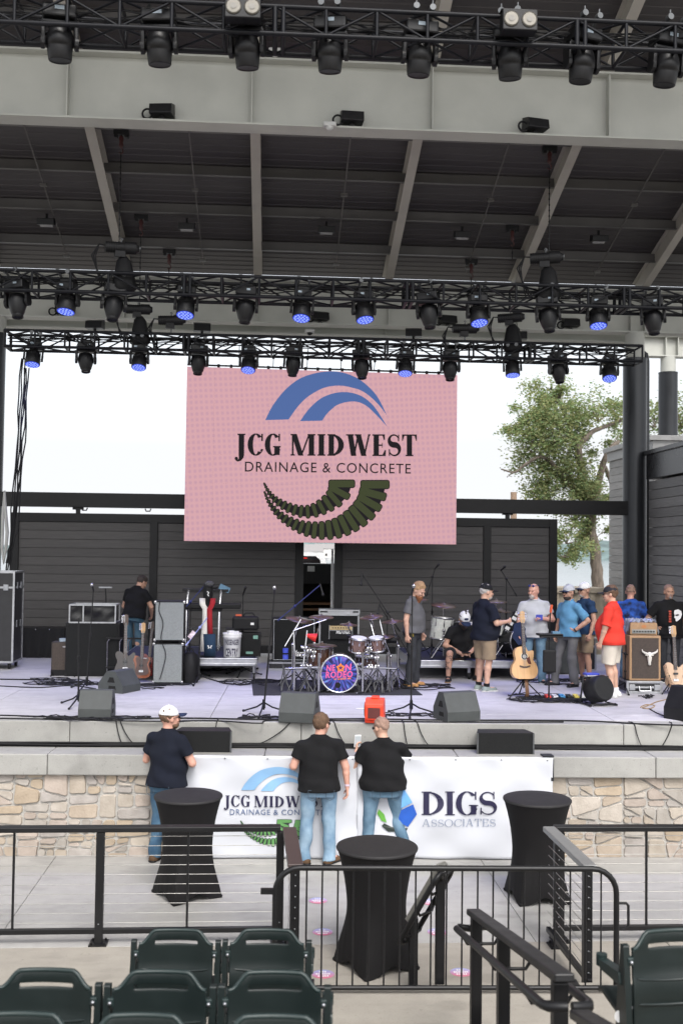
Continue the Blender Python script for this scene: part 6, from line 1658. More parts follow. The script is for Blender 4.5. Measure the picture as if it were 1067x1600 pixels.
spk = thing('speaker_cabinet', 'tan guitar speaker cabinet with a black grille and a white longhorn skull', 'amplifier', p + Vector((.02, .02, h_ + .004)), R(-3)); w_, h2, d_ = .50, .715, .42
m = MB(); m.box((0, d_ / 2, h2 / 2), (w_, d_, h2)); m.build('cabinet', TAN, spk, bevel=.012)
m = MB(); m.box((.0, -.003, h2 / 2), (w_ - .075, .012, h2 - .075)); m.build('grille', DIMB, spk)
m = MB(); m.box((-w_ / 2 - .002, .2, h2 * .62), (.012, .04, .2)); m.build('side_handle', BLACK, spk)
sk = MB(); zc_ = h2 * .53
sk.sph((.06, -.03, zc_ + .03), (.045, .03, .05), 14, 10); sk.lathe([(.04, .02), (.036, -.03), (.022, -.09), (.026, -.115), (.012, -.13)], (.06, -.03, zc_), (0, 0, 1), 12)
for s_ in (-1, 1): sk.tube([(.06 + s_ * .03, -.03, zc_ + .05), (.06 + s_ * .08, -.035, zc_ + .065), (.06 + s_ * .115, -.04, zc_ + .09), (.06 + s_ * .125, -.045, zc_ + .125)], [.018, .018, .013, .004], 8); sk.sph((.06 + s_ * .05, -.03, zc_ + .03), (.02, .01, .012), 8, 6)
sk.build('longhorn_skull', M('bone_white', (.62, .60, .55), .5), spk)
m = MB()
for s_ in (-1, 1): m.sph((.06 + s_ * .026, -.054, zc_ + .015), (.009, .01, .011), 8, 6)
m.build('eye_socket', BLACK, spk)
hd = thing('guitar_amplifier', 'tan guitar amplifier head on top of the longhorn cabinet', 'amplifier', spk.location + Vector((.0, .05, h2 + .012)), R(-3))
m = MB(); m.prism([(-.215, 0), (.215, 0), (.215, .17), (.2, .19), (-.2, .19), (-.215, .17)], (0, .3, 0), (1, 0, 0), (0, 0, 1), .28); m.build('housing', TAN, hd, bevel=.01)
m = MB(); m.box((0, .014, .05), (.38, .012, .065)); m.build('control_panel', M('control_silver', (.3, .31, .3), .35, .5), hd)
m = MB(); m.disc((0, .012, .13), (0, -1, 0), .042, 24, .025); m.build('badge', M('copper_badge', (.42, .17, .06), .4), hd); m = MB()
for k in range(8): m.cyl((-.16 + .045 * k, .006, .05), (-.16 + .045 * k, -.012, .05), .012, n=8)
m.build('knobs', BLKPLASTIC, hd)
pb = thing('plastic_sheet', 'crumpled clear plastic cover thrown over the tan amplifier head', 'plastic sheet', hd.location, R(-3))
m = MB(); vs = []; nu, nv = 40, 16
for j in range(nv + 1):
    for i in range(nu + 1):
        u, v = i / nu, j / nv; x = (u - .5) * .5; e = max(0, abs(u - .5) * 2 - .86) / .14
        nz = .012 * math.sin(u * 31 + v * 13) + .01 * math.sin(u * 17 - v * 29) + .008 * math.sin(v * 41)
        x = max(-.27, min(.27, x)) + nz * e; vs.append((x, .03 + v * .33 + nz * .4, .225 + nz * 1.2 - e * .19 - .02 * (abs(v - .5) * 2) ** 4))
m.add(vs, [(j * (nu + 1) + i, j * (nu + 1) + i + 1, (j + 1) * (nu + 1) + i + 1, (j + 1) * (nu + 1) + i) for j in range(nv) for i in range(nu)], True); m.build('sheet', M('clear_plastic', (.35, .38, .42), .15, 0, .2, 20, .3, 40, alpha=.75), pb)
t = mic_stand(976, 1082, .62, 'short boom stand miking the longhorn speaker cabinet', (.36, -.16, -.12), (.3, .8, -.2))
# ---------------------------------------------------------------- fans, pedal board
p = sdepth(586, 1128); t = thing('blower_fan', 'bright orange red blower fan at the stage edge behind the pit men', 'fan', p, R(-12))
RDF = M('blower_red', (.72, .055, .022), .4, 0, .08, 6)
m = MB(); m.prism([(-.14, 0), (.15, 0), (.16, .09), (.12, .32), (.05, .37), (-.09, .37), (-.17, .29), (-.17, .1)], (-.14, 0, 0), (0, 1, 0), (0, 0, 1), .28); m.build('housing', RDF, t, bevel=.012)
m = MB(); m.box((.0, -.15, .16), (.24, .05, .22)); m.box((0, -.01, .385), (.12, .18, .03)); m.build('outlet', RDF, t, bevel=.012)
m = MB(); m.disc((-.146, 0, .19), (-1, 0, 0), .105, 24); m.lathe([(.10, 0), (.12, .012), (.115, .02), (.1, .014)], (-.142, 0, .19), (-1, 0, 0), 24, cap=False); m.lathe([(.03, .0), (.05, .01), (.06, .016)], (-.145, 0, .19), (-1, 0, 0), 16); m.build('intake_grille', BLKPLASTIC, t)
m = MB(); m.box((0, -.178, .16), (.19, .01, .16)); m.build('outlet_mouth', M('dark_red_mouth', (.10, .022, .02), .5), t); t.scale = (.84, .84, .84)
p = sdepth(935, 1102); t = thing('drum_fan', 'black stage fan in a chrome tipped cradle in front of the red polo man', 'fan', p, R(12))
m = MB(); m.lathe([(.17, -.14), (.19, -.12), (.195, 0), (.19, .12), (.17, .14)], (0, .02, .235), Vector((.2, -1, .25)), 30, True, lambda r, h, a: r * (1 + .01 * math.sin(a * 30))); m.build('drum', BLKPLASTIC, t)
m = MB(); m.tube([(-.21, -.15, .02), (-.21, .17, .02), (-.20, .1, .4), (.20, .1, .4), (.21, .17, .02), (.21, -.15, .02)], .016, 8); m.tube([(-.21, -.12, .03), (.21, -.12, .03)], .016, 8); m.build('cradle', BLACK, t)
m = MB(); m.box((0, .085, .415), (.30, .04, .03)); m.build('handle_bar', CHROME, t, bevel=.008); m = MB(); m.box((-.04, .16, .44), (.22, .12, .03)); m.build('blue_cloth', M('blue_plastic', (.03, .05, .35), .35), t, bevel=.01)
p = sdepth(893, 1092); t = thing('pedal_board', 'row of small effects pedals with tangled leads on the deck', 'pedals', p, R(3)); cols = [(.5, .04, .03), (.5, .5, .52), (.04, .2, .4), (.02, .02, .02), (.55, .45, .1), (.5, .5, .5), (.4, .12, .05), (.05, .3, .3)]
m = MB(); m.box((0, .02, .012), (.86, .3, .02)); m.build('board', BLKPLASTIC, t)
for k, c_ in enumerate(cols):
    x = -.38 + .11 * k; m = MB(); m.prism([(-.06, .022), (.06, .022), (.06, .07), (-.06, .05)], (x - .035, .0, 0), (0, 1, 0), (0, 0, 1), .07); m.cyl((x, -.035, .05), (x, -.035, .07), .014, n=8); m.build('pedal', M('pedal_%s' % ['red', 'silver', 'blue', 'black', 'yellow', 'white', 'orange', 'teal'][k], c_, .35), t, bevel=.004)
t = mic_stand(857, 1096, 1.0, 'black stand with a flat tray and orange tipped mic beside the blue polo man', None, False, base='round')
m = MB(); m.box((.0, -.02, 1.0), (.36, .22, .03)); m.box((0, -.12, .985), (.36, .02, .05)); m.build('tray', BLACK, t, bevel=.006); m = MB(); m.box((.10, .0, 1.03), (.12, .1, .03)); m.build('phone', M('blue_screen', (.1, .2, .3), .3), t)
m = MB(); m.cyl((0, .02, 1.0), (.02, 0, 1.35), .01, n=6); m.build('upper_pole', BLACK, t); m = MB(); m.cyl((.02, 0, 1.33), (.03, -.02, 1.44), .02, n=8); m.build('mic_tip', M('orange_red', (.55, .09, .03), .5), t); m = MB(); m.box((0, -.02, .60), (.2, .05, .34)); m.build('hanging_pouch', CABLE, t, bevel=.02)
# dark cases behind the blue polo man
t = cab(898, 1066, .9, .62, .5, 'grey fronted speaker cabinet behind the blue polo man', 'speaker_cabinet', 'speaker', WEDGE, BLKPLASTIC, frame_=.02, corners=False); t.location.y += 1.2
t = road_case(935, 1062, .8, .6, .5, 'black case behind the red polo man at the back', wheels=False); t.location.y += 1.5
# speakers on the front ledge
def ledge_spk(px0, px1, label):
    a, b = stx(px0, 1180), stx(px1, 1180); w_ = b - a; t = thing('front_fill_speaker', label, 'speaker', stg((a + b) / 2, .14, 1.26), SANG, 'speakers on the ledge')
    h = .262; m = MB(); m.prism([(-w_ / 2, 0), (w_ / 2, 0), (w_ / 2 - .06, .30), (-w_ / 2 + .06, .30)], (0, 0, 0), (1, 0, 0), (0, 1, 0), h); m.build('cabinet', BLKPLASTIC, t, bevel=.006)
    m = MB(); m.box((0, -.006, h / 2), (w_ - .05, .012, h - .02)); m.build('grille', GRILL, t)
    m = MB()
    for s_ in (-1, 1): m.box((s_ * (w_ / 2 - .012), -.008, h / 2), (.02, .02, h - .004)); m.box((s_ * (w_ / 2 - .012), -.019, h * .8), (.012, .004, .03)); m.box((s_ * (w_ / 2 - .012), -.019, h * .2), (.012, .004, .03))
    m.build('end_plate', M('dark_steel', (.12, .125, .13), .4, .6), t)
    return t
ledge_spk(270, 361, 'black speaker lying on the stage ledge beside the man in the white cap')
ledge_spk(747, 838, 'black speaker lying on the stage ledge above the DIGS banner')
# ---------------------------------------------------------------- cables
def cable(pts, r, label, mat=CABLE, wig=.0, group='cables on the stage', n=8, z=.0):
    o = Vector(pts[0]); P = [Vector(q) for q in pts]; out = catmull([tuple(q - o) for q in P], n)
    out = [(x + random.uniform(-wig, wig), y + random.uniform(-wig, wig), zz) for x, y, zz in out]
    m = MB(); m.tube(out, r, 6); ob = m.build('cable', mat, loc=o); tag(ob, label, 'cable', group); return ob
def fl(px, py, h=.008): q = sdepth(px, py); return (q.x, q.y, STG + h)
cable([fl(-20, 1118), fl(90, 1121), fl(180, 1123), fl(300, 1123), fl(420, 1125), fl(560, 1124), fl(700, 1126), fl(900, 1127), fl(1000, 1132), fl(1090, 1135)], .011, 'thick black cable running along the front edge of the deck')
cable([fl(-20, 1123), fl(100, 1125), fl(230, 1128), fl(330, 1127), fl(405, 1131), fl(440, 1126), fl(700, 1129), fl(880, 1129)], .009, 'thinner black cable just in front of the thick one on the deck edge')
cable([fl(-10, 1062), fl(60, 1063), fl(110, 1064), fl(160, 1070), fl(260, 1072)], .014, 'dark cable line across the left side of the deck')
cable([fl(-10, 1072), fl(60, 1075), fl(110, 1072), fl(150, 1077)], .010, 'second dark cable line across the left side of the deck')
TANC = M('tan_cord', (.30, .20, .10), .6)
cable([fl(1062, 1090), fl(1030, 1096), fl(1010, 1104), fl(1003, 1107), fl(1015, 1108), fl(1022, 1103), fl(1008, 1102), fl(1000, 1106)], .007, 'tan cord looped on the deck at the right', TANC)
cable([fl(1013, 1108), fl(1028, 1116), fl(1045, 1122), fl(1062, 1126)], .008, 'dark cord end right of the tan loop')
def tangle(px, py, w_, d_, n, label, r=.008, mat=CABLE, h=.02):
    c = sdepth(px, py); m = MB()
    for k in range(n):
        cx, cy = random.gauss(0, w_ * .25), random.gauss(0, d_ * .25); a0 = random.uniform(0, 6); rx, ry = random.uniform(.3, 1) * w_ * .4, random.uniform(.3, 1) * d_ * .4; ln = random.uniform(3, 8)
        pts = [(cx + rx * math.cos(a0 + ln * q / 26) * (1 + .25 * math.sin(q * .9)), cy + ry * math.sin(a0 + ln * q / 26) * (1 + .2 * math.cos(q * .7)), r + random.uniform(0, h)) for q in range(27)]
        m.tube(pts, r, 5)
    o = m.build('cable_tangle', mat, loc=c); tag(o, label, 'cables', 'cable tangles'); return o
p = sdepth(578, 1107); m = MB(); m.box((0, 0, .002), (.40, .05, .003)); o = m.build('tape_strip', WHITE, loc=p, rz=R(2)); tag(o, 'short white tape strip on the deck left of the red blower', 'tape')
tangle(105, 1068, 1.0, .7, 9, 'tangle of cables in front of the brown combo amp')
tangle(150, 1124, 1.3, .3, 7, 'tangle of cables in front of the front left monitor')
tangle(230, 1072, 1.2, .4, 6, 'tangle of cables under the guitars and silver cabinets')
tangle(410, 1122, .6, .25, 5, 'coil of cable beside the front left drum monitor')
tangle(345, 1048, 1.1, .5, 5, 'coil of cable under the left riser')
tangle(830, 1092, 1.3, .6, 9, 'tangle of cables around the acoustic guitar stand')
tangle(890, 1096, 1.2, .4, 8, 'tangle of leads around the effects pedals')
tangle(640, 1118, .7, .3, 5, 'coil of cable around the right front mic stand')
tangle(400, 1068, 1.2, .7, 6, 'tangle of cables left of the neon drum kit')
tangle(640, 1072, 1.3, .8, 8, 'tangle of cables at the feet of the bearded man')
tangle(870, 1068, 1.0, .7, 6, 'tangle of cables behind the tablet stand')
tangle(1005, 1090, .5, .3, 3, 'thin cable loops in front of the latch case')
tangle(490, 1128, .5, .12, 5, 'coil of cable on the deck in front of the drum monitor')
# thick multicore along the step behind the ledge
m = MB()
for k in range(5): 
    pts = [(x, .44 + .02 * math.sin(x * 1.3 + k) + .016 * (k % 3), 1.27 + .016 * (k // 2) + .012 * abs(math.sin(x * .9 + k * 2))) for x in [-8.2 + .3 * q for q in range(55)]]
    m.tube(pts, .014, 6)
o = m.build('cable_bundle', CABLE, loc=SO, rz=SANG); tag(o, 'thick bundle of black cables lying along the lower ledge', 'cables')
def drop(px0, py0, px1, py1, lab):
    a = stx(px0, 1140); b = stx(px1, 1160); P = [(a, .70, STG + .008), (a + (b - a) * .15, .515, STG + .006), (a + (b - a) * .4, .49, 1.46), (a + (b - a) * .75, .475, 1.34), (b, .45, 1.30)]
    m = MB(); m.tube(catmull(P, 6), .0065, 6); o = m.build('cable', CABLE, loc=SO, rz=SANG); tag(o, lab, 'cable', 'cables hanging over the step')
drop(168, 1128, 182, 1162, 'short cable hanging over the step at left'); drop(172, 1128, 202, 1162, 'slanting cable hanging over the step at left')
drop(335, 1128, 326, 1150, 'cable dropping behind the left ledge speaker'); drop(465, 1130, 395, 1165, 'long slanting cable on the step left of the pit men')
drop(520, 1140, 545, 1160, 'cable sagging between the two pit men'); drop(635, 1130, 643, 1165, 'cable on the step right of the man in jeans'); drop(655, 1128, 678, 1168, 'curving cable on the step below the right mic stand')
drop(1008, 1132, 1022, 1162, 'cable dropping over the step at the right'); drop(1075, 1150, 1050, 1164, 'cable dropping over the step at the right edge')
# ================================================================ BEHIND THE STAGE
random.seed(61)
BARK = M('bark', (.14, .115, .095), .9, 0, .35, 6, .8, 25, stretch=(3, 3, .6))
def leaf_mat(name, a, b):
    m = bpy.data.materials.new(name); m.use_nodes = True; t = m.node_tree; bs = t.nodes['Principled BSDF']; L = t.links.new
    at = t.nodes.new('ShaderNodeVertexColor'); at.layer_name = 'tint'; L(at.outputs[0], bs.inputs['Base Color']); bs.inputs['Roughness'].default_value = .6
    bs.inputs['Transmission Weight'].default_value = 0
    tr = t.nodes.new('ShaderNodeBsdfTranslucent'); L(at.outputs[0], tr.inputs['Color']); mx = t.nodes.new('ShaderNodeMixShader'); mx.inputs[0].default_value = .5
    L(bs.outputs[0], mx.inputs[1]); L(tr.outputs[0], mx.inputs[2]); L(mx.outputs[0], t.nodes['Material Output'].inputs['Surface']); return m
LEAF = leaf_mat('elm_leaves', 0, 0)
def tree(label, base, limbs, clumps, leaf=.11, dens=1.0, name='tree'):
    t = thing(name, label, 'tree', base); b = Vector(base); m = MB()
    for pts, r0, r1_ in limbs:
        P = catmull([tuple(Vector(q) - b) for q in pts], 6); n = len(P); P = [(x + random.gauss(0, .02), y + random.gauss(0, .02), z) for x, y, z in P]
        m.tube(P, [r0 + (r1_ - r0) * i / (n - 1) for i in range(n)], 9)
    m.build('trunk', BARK, t)
    tw = MB(); c = MB(); c.cols = []
    for (q, r, n, shade) in clumps:
        q = Vector(q) - b
        subs = [(q + Vector((random.gauss(0, r * .45), random.gauss(0, r * .45), random.gauss(0, r * .38))), r * random.uniform(.22, .48)) for _ in range(max(4, int(n / 38)))]
        for s_, _ in subs[:7]: tw.tube([q + Vector((0, 0, -r * .4)), q.lerp(s_, .5) + Vector((0, 0, random.uniform(-.05, .05))), s_], [.022, .014, .005], 5)
        for _ in range(int(n * dens)):
            s_, rs = random.choice(subs); d = Vector((random.gauss(0, 1), random.gauss(0, 1), random.gauss(0, .75))) * rs * .62
            p = s_ + d - Vector((0, 0, .12 * random.random() ** 2))
            a = random.uniform(0, 6.28); u = Vector((math.cos(a), math.sin(a), random.uniform(-.7, .3))).normalized(); v = u.cross(Vector((random.gauss(0, 1), random.gauss(0, 1), random.gauss(0, 1)))).normalized()
            L_ = leaf * random.uniform(.6, 1.5); w_ = L_ * random.uniform(.35, .6); k = shade * random.uniform(.75, 1.3); yv = random.uniform(.85, 1.35)
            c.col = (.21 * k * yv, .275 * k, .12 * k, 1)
            c.add([p - u * L_ * .5, p + v * w_ * .5, p + u * L_ * .5, p - v * w_ * .5], [(0, 1, 2, 3)])
    tw.build('twigs', BARK, t); c.build('crown', LEAF, t); return t
YT = 36.0
def T_(px, py, dy=0): return aty(px, py, YT + dy)
base = T_(934, 1040); base.z = -.1
limbs = [([(base.x, YT, -.1), T_(934, 950), T_(931, 880), T_(922, 815)], .25, .17),
         ([T_(922, 815), T_(932, 770, .3), T_(938, 735), T_(950, 705, -.3), T_(965, 690)], .16, .07),
         ([T_(922, 815), T_(915, 770), T_(908, 725, .4), T_(895, 690, .6), T_(868, 660, .3), T_(850, 640)], .15, .05),
         ([T_(908, 740), T_(905, 700, -.5), T_(925, 675, -.6), T_(955, 662), T_(985, 650)], .13, .04),
         ([T_(915, 790), T_(880, 745, -.4), T_(850, 715, -.5), T_(825, 722, -.6), T_(805, 738, -.5), T_(784, 733)], .10, .025),
         ([T_(803, 738, -.5), T_(796, 742, -.5), T_(790, 746, -.4)], .025, .008),
         ([T_(905, 720), T_(890, 670, .8), T_(870, 625, .8), T_(860, 605)], .09, .03),
         ([T_(945, 730), T_(955, 760, .5), T_(965, 800)], .08, .03)]
cl = []
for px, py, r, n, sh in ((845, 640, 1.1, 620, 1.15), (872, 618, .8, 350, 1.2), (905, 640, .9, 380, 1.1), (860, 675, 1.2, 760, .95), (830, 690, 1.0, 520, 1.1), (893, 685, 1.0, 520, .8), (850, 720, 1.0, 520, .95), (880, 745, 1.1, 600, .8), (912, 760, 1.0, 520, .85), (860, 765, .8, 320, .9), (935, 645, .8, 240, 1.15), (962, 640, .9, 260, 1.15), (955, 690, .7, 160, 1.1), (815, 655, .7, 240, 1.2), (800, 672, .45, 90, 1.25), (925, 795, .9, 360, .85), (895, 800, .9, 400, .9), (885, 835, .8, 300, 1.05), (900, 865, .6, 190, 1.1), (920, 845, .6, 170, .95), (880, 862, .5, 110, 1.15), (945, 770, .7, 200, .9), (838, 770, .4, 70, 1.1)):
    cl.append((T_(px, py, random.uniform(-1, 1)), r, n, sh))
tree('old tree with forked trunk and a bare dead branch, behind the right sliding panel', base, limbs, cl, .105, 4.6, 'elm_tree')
YT = 44.0
b2_ = T_(1030, 1000); b2_.z = -.1
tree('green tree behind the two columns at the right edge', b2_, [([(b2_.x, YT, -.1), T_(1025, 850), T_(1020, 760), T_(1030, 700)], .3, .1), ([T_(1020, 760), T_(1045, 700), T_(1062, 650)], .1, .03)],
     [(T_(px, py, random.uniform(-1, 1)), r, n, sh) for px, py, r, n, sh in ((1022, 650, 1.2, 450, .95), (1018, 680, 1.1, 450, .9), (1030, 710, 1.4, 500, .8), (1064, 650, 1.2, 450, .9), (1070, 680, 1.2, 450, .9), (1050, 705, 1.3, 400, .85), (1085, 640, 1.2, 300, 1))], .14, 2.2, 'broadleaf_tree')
# wooden pole beyond the panels
q = aty(802, 790, 33); m = MB(); m.cyl((0, 0, 0), (0, 0, aty(802, 769, 33).z), .11, .10, 12); o = m.build('wooden_pole', M('weathered_wood', (.30, .21, .15), .85, 0, .25, 8, .3, 40, stretch=(4, 4, .5)), loc=(q.x, 33, 0)); tag(o, 'brown wooden pole rising behind the right sliding panel', 'pole')
# beige container
q0, q1 = aty(866, 960, 30), aty(960, 960, 30); t = thing('shipping_container', 'beige ribbed metal container behind the men at the right gap', 'container', ((q0.x + q1.x) / 2, 30, 0)); w_ = q1.x - q0.x; h = aty(900, 919, 30).z
CT = M('container_beige', (.46, .40, .32), .6, 0, .08, 3); m = MB(); n = int(w_ / .3); prof = []
for i in range(n + 1):
    x = -w_ / 2 + w_ * i / n
    for dx, dy in ((0, 0), (.12, 0), (.15, .06), (.27, .06)):
        if x + dx <= w_ / 2: prof.append((x + dx, dy))
m.add([(x, y, z) for z in (0, h - .12) for x, y in prof], [(i, i + 1, len(prof) + i + 1, len(prof) + i) for i in range(len(prof) - 1)])
m.box((0, 1.3, h / 2), (w_ - .02, 2.3, h - .04)); m.build('wall', CT, t); m = MB(); m.box((0, .06, h - .06), (w_ + .06, .2, .14)); m.box((-w_ / 2, .05, h / 2), (.12, .18, h - .15)); m.build('frame', CT, t)
m = MB(); m.box((-w_ / 2 + .35, -.03, h * .62), (.34, .06, .4)); [m.box((-w_ / 2 + .35, -.065, h * .62 - .18 + k * .05), (.30, .012, .012)) for k in range(8)]; m.build('vent', M('vent_grey', (.3, .29, .27), .6), t)
# white van and dark service cabinet seen through the gap between the panels
q = aty(490, 900, 31); zt_ = aty(490, 863, 31).z; t = thing('white_suv', 'white vehicle with a dark rear window and red brake light, seen through the gap', 'car', (q.x - .55, 31, 0)); VW = M('car_white', (.78, .78, .79), .25, 0, .02, 3, coat=.5)
m = MB(); m.prism([(-.95, .35), (.98, .35), (1.0, 1.0), (.98, zt_ * .80), (.9, zt_ - .22), (.75, zt_ - .04), (.5, zt_), (-.7, zt_), (-.92, zt_ - .2), (-1.0, zt_ * .8)], (0, 4.5, 0), (1, 0, 0), (0, 0, 1), 4.5, False); m.build('body', VW, t, bevel=.06, seg=3)
m = MB(); m.prism([(-.8, zt_ * .80), (.78, zt_ * .80), (.74, zt_ - .22), (.6, zt_ - .11), (-.65, zt_ - .11)], (0, -.004, 0), (1, 0, 0), (0, 0, 1), .006); m.build('rear_window', M('tinted_glass', (.01, .008, .009), .1), t)
m = MB(); m.box((.25, -.012, zt_ - .17), (.2, .01, .03)); m.build('brake_light', emit('brake_red', (.8, .03, .02), .5), t)
m = MB()
for x in (-.75, .75):
    for y in (.8, 3.7): m.cyl((x - .1, y, .36), (x + .1, y, .36), .36, n=20)
m.build('wheels', BLKPLASTIC, t); m = MB(); m.sph((1.12, 3.0, zt_ * .86), (.12, .08, .09)); m.build('mirror', VW, t)
q = aty(497, 940, 25.5); zt_ = aty(497, 881, 25.5).z; t = thing('service_cabinet', 'black open equipment cabinet with brown shelves just behind the gap', 'cabinet', (q.x, 25.5, 0)); w_ = .95
m = MB()
m.box((0, .6, zt_ - .24), (w_, 1.2, .48)); m.box((-w_ / 2 + .03, .6, (zt_ - .48) / 2), (.06, 1.2, zt_ - .48)); m.box((w_ / 2 - .03, .6, (zt_ - .48) / 2), (.06, 1.2, zt_ - .48)); m.box((0, 1.18, (zt_ - .48) / 2), (w_ - .12, .04, zt_ - .48)); m.build('housing', BLKPLASTIC, t)
m = MB(); m.box((-.18, -.008, zt_ - .12), (.17, .01, .13)); m.build('notice', M('pale_grey', (.45, .45, .44), .5), t)
WB = M('brown_wood_shelf', (.16, .08, .035), .5, 0, .2, 5)
for f, mt in ((.27, WB), (.50, M('pale_shelf', (.28, .26, .23), .5)), (.66, WB), (.16, WB)):
    m = MB(); m.box((0, .5, 1.45 + (zt_ - 1.9) * (1 - f) * .8), (w_ - .12, .9, .05)); m.build('shelf', mt, t)
q = aty(519, 900, 23.2); m = MB(); m.tube([(0, 0, 1.6), (0, 0, aty(519, 858, 23.2).z)], .028, 10); m.tube([(-.05, -.05, 1.9), (-.03, -.06, 2.2), (-.1, -.05, 2.5)], .02, 6); o = m.build('white_pipe', WHITE, loc=(q.x, 23.2, 0)); tag(o, 'thin white pipe beside the right panel in the gap', 'pipe')
# pale houses on the far shore
HW = M('house_pale', (.62, .60, .58), .7, 0, .1, .1); HR = M('house_roof', (.25, .24, .24), .8)
for i, (px, py, w_, h) in enumerate(((487, 862, 16, 7), (500, 857, 22, 9), (514, 856, 20, 10), (505, 870, 26, 6))):
    q = aty(px, py, 760 + 6 * i); t = thing('lake_house', 'pale house on the far shore seen through the gap, %s of four' % ORD[i], 'house', (q.x, 760 + 6 * i, q.z - h), 0, 'houses on the far shore')
    m = MB(); m.box((0, 0, h / 2 - 4), (w_, 8, h + 8)); m.build('wall', HW, t); m = MB(); m.prism([(-4.6, 0), (4.6, 0), (0, 3)], (-w_ / 2 - .4, 0, h), (0, 1, 0), (0, 0, 1), w_ + .8); m.build('roof', HR, t)
    m = MB(); [m.box((-w_ / 2 + w_ * (k + .5) / 5, -4.02, h * .5), (1.4, .1, 2)) for k in range(5)]; m.build('windows', M('tinted_glass', (.01, .008, .009), .1), t)
# ================================================================ PEOPLE
# every figure is grown as one smooth surface from a jointed skeleton (distance field -> surface net)
random.seed(71)
def surfnet(F_, o, h):
    ins = F_ < 0; nx, ny, nz = F_.shape
    c = [(0, 0, 0), (1, 0, 0), (0, 1, 0), (1, 1, 0), (0, 0, 1), (1, 0, 1), (0, 1, 1), (1, 1, 1)]
    S = lambda A, k: A[k[0]:nx - 1 + k[0], k[1]:ny - 1 + k[1], k[2]:nz - 1 + k[2]]
    cnt = sum(S(ins, k).astype(np.int8) for k in c); act = (cnt > 0) & (cnt < 8)
    idx = -np.ones(act.shape, np.int64); I = np.argwhere(act); idx[act] = np.arange(len(I))
    acc = np.zeros((len(I), 3)); w_ = np.zeros(len(I))
    for a in range(8):
        for b in range(a + 1, 8):
            d = [c[b][k] - c[a][k] for k in range(3)]
            if sum(map(abs, d)) != 1: continue
            fa = S(F_, c[a])[act]; fb = S(F_, c[b])[act]; m = (fa < 0) != (fb < 0)
            t = np.where(m, fa / np.where(m, fa - fb, 1), 0)
            for k in range(3): acc[:, k] += np.where(m, c[a][k] + t * d[k], 0)
            w_ += m
    V = (I + acc / w_[:, None]) * h + o
    Q = []
    for ax in range(3):
        sl0 = [slice(0, n) for n in F_.shape]; sl1 = list(sl0); sl0[ax] = slice(0, F_.shape[ax] - 1); sl1[ax] = slice(1, F_.shape[ax])
        a = ins[tuple(sl0)]; b = ins[tuple(sl1)]; E = np.argwhere(a != b); u, v = (ax + 1) % 3, (ax + 2) % 3
        ok = (E[:, u] > 0) & (E[:, v] > 0) & (E[:, u] < F_.shape[u] - 1) & (E[:, v] < F_.shape[v] - 1); E = E[ok]; fl_ = a[tuple(E.T)]
        def g(du, dv): e = E.copy(); e[:, u] -= du; e[:, v] -= dv; return idx[tuple(e.T)]
        q = np.stack([g(1, 1), g(0, 1), g(0, 0), g(1, 0)], 1); q[~fl_] = q[~fl_][:, ::-1]; Q.append(q)
    return V, np.concatenate(Q)
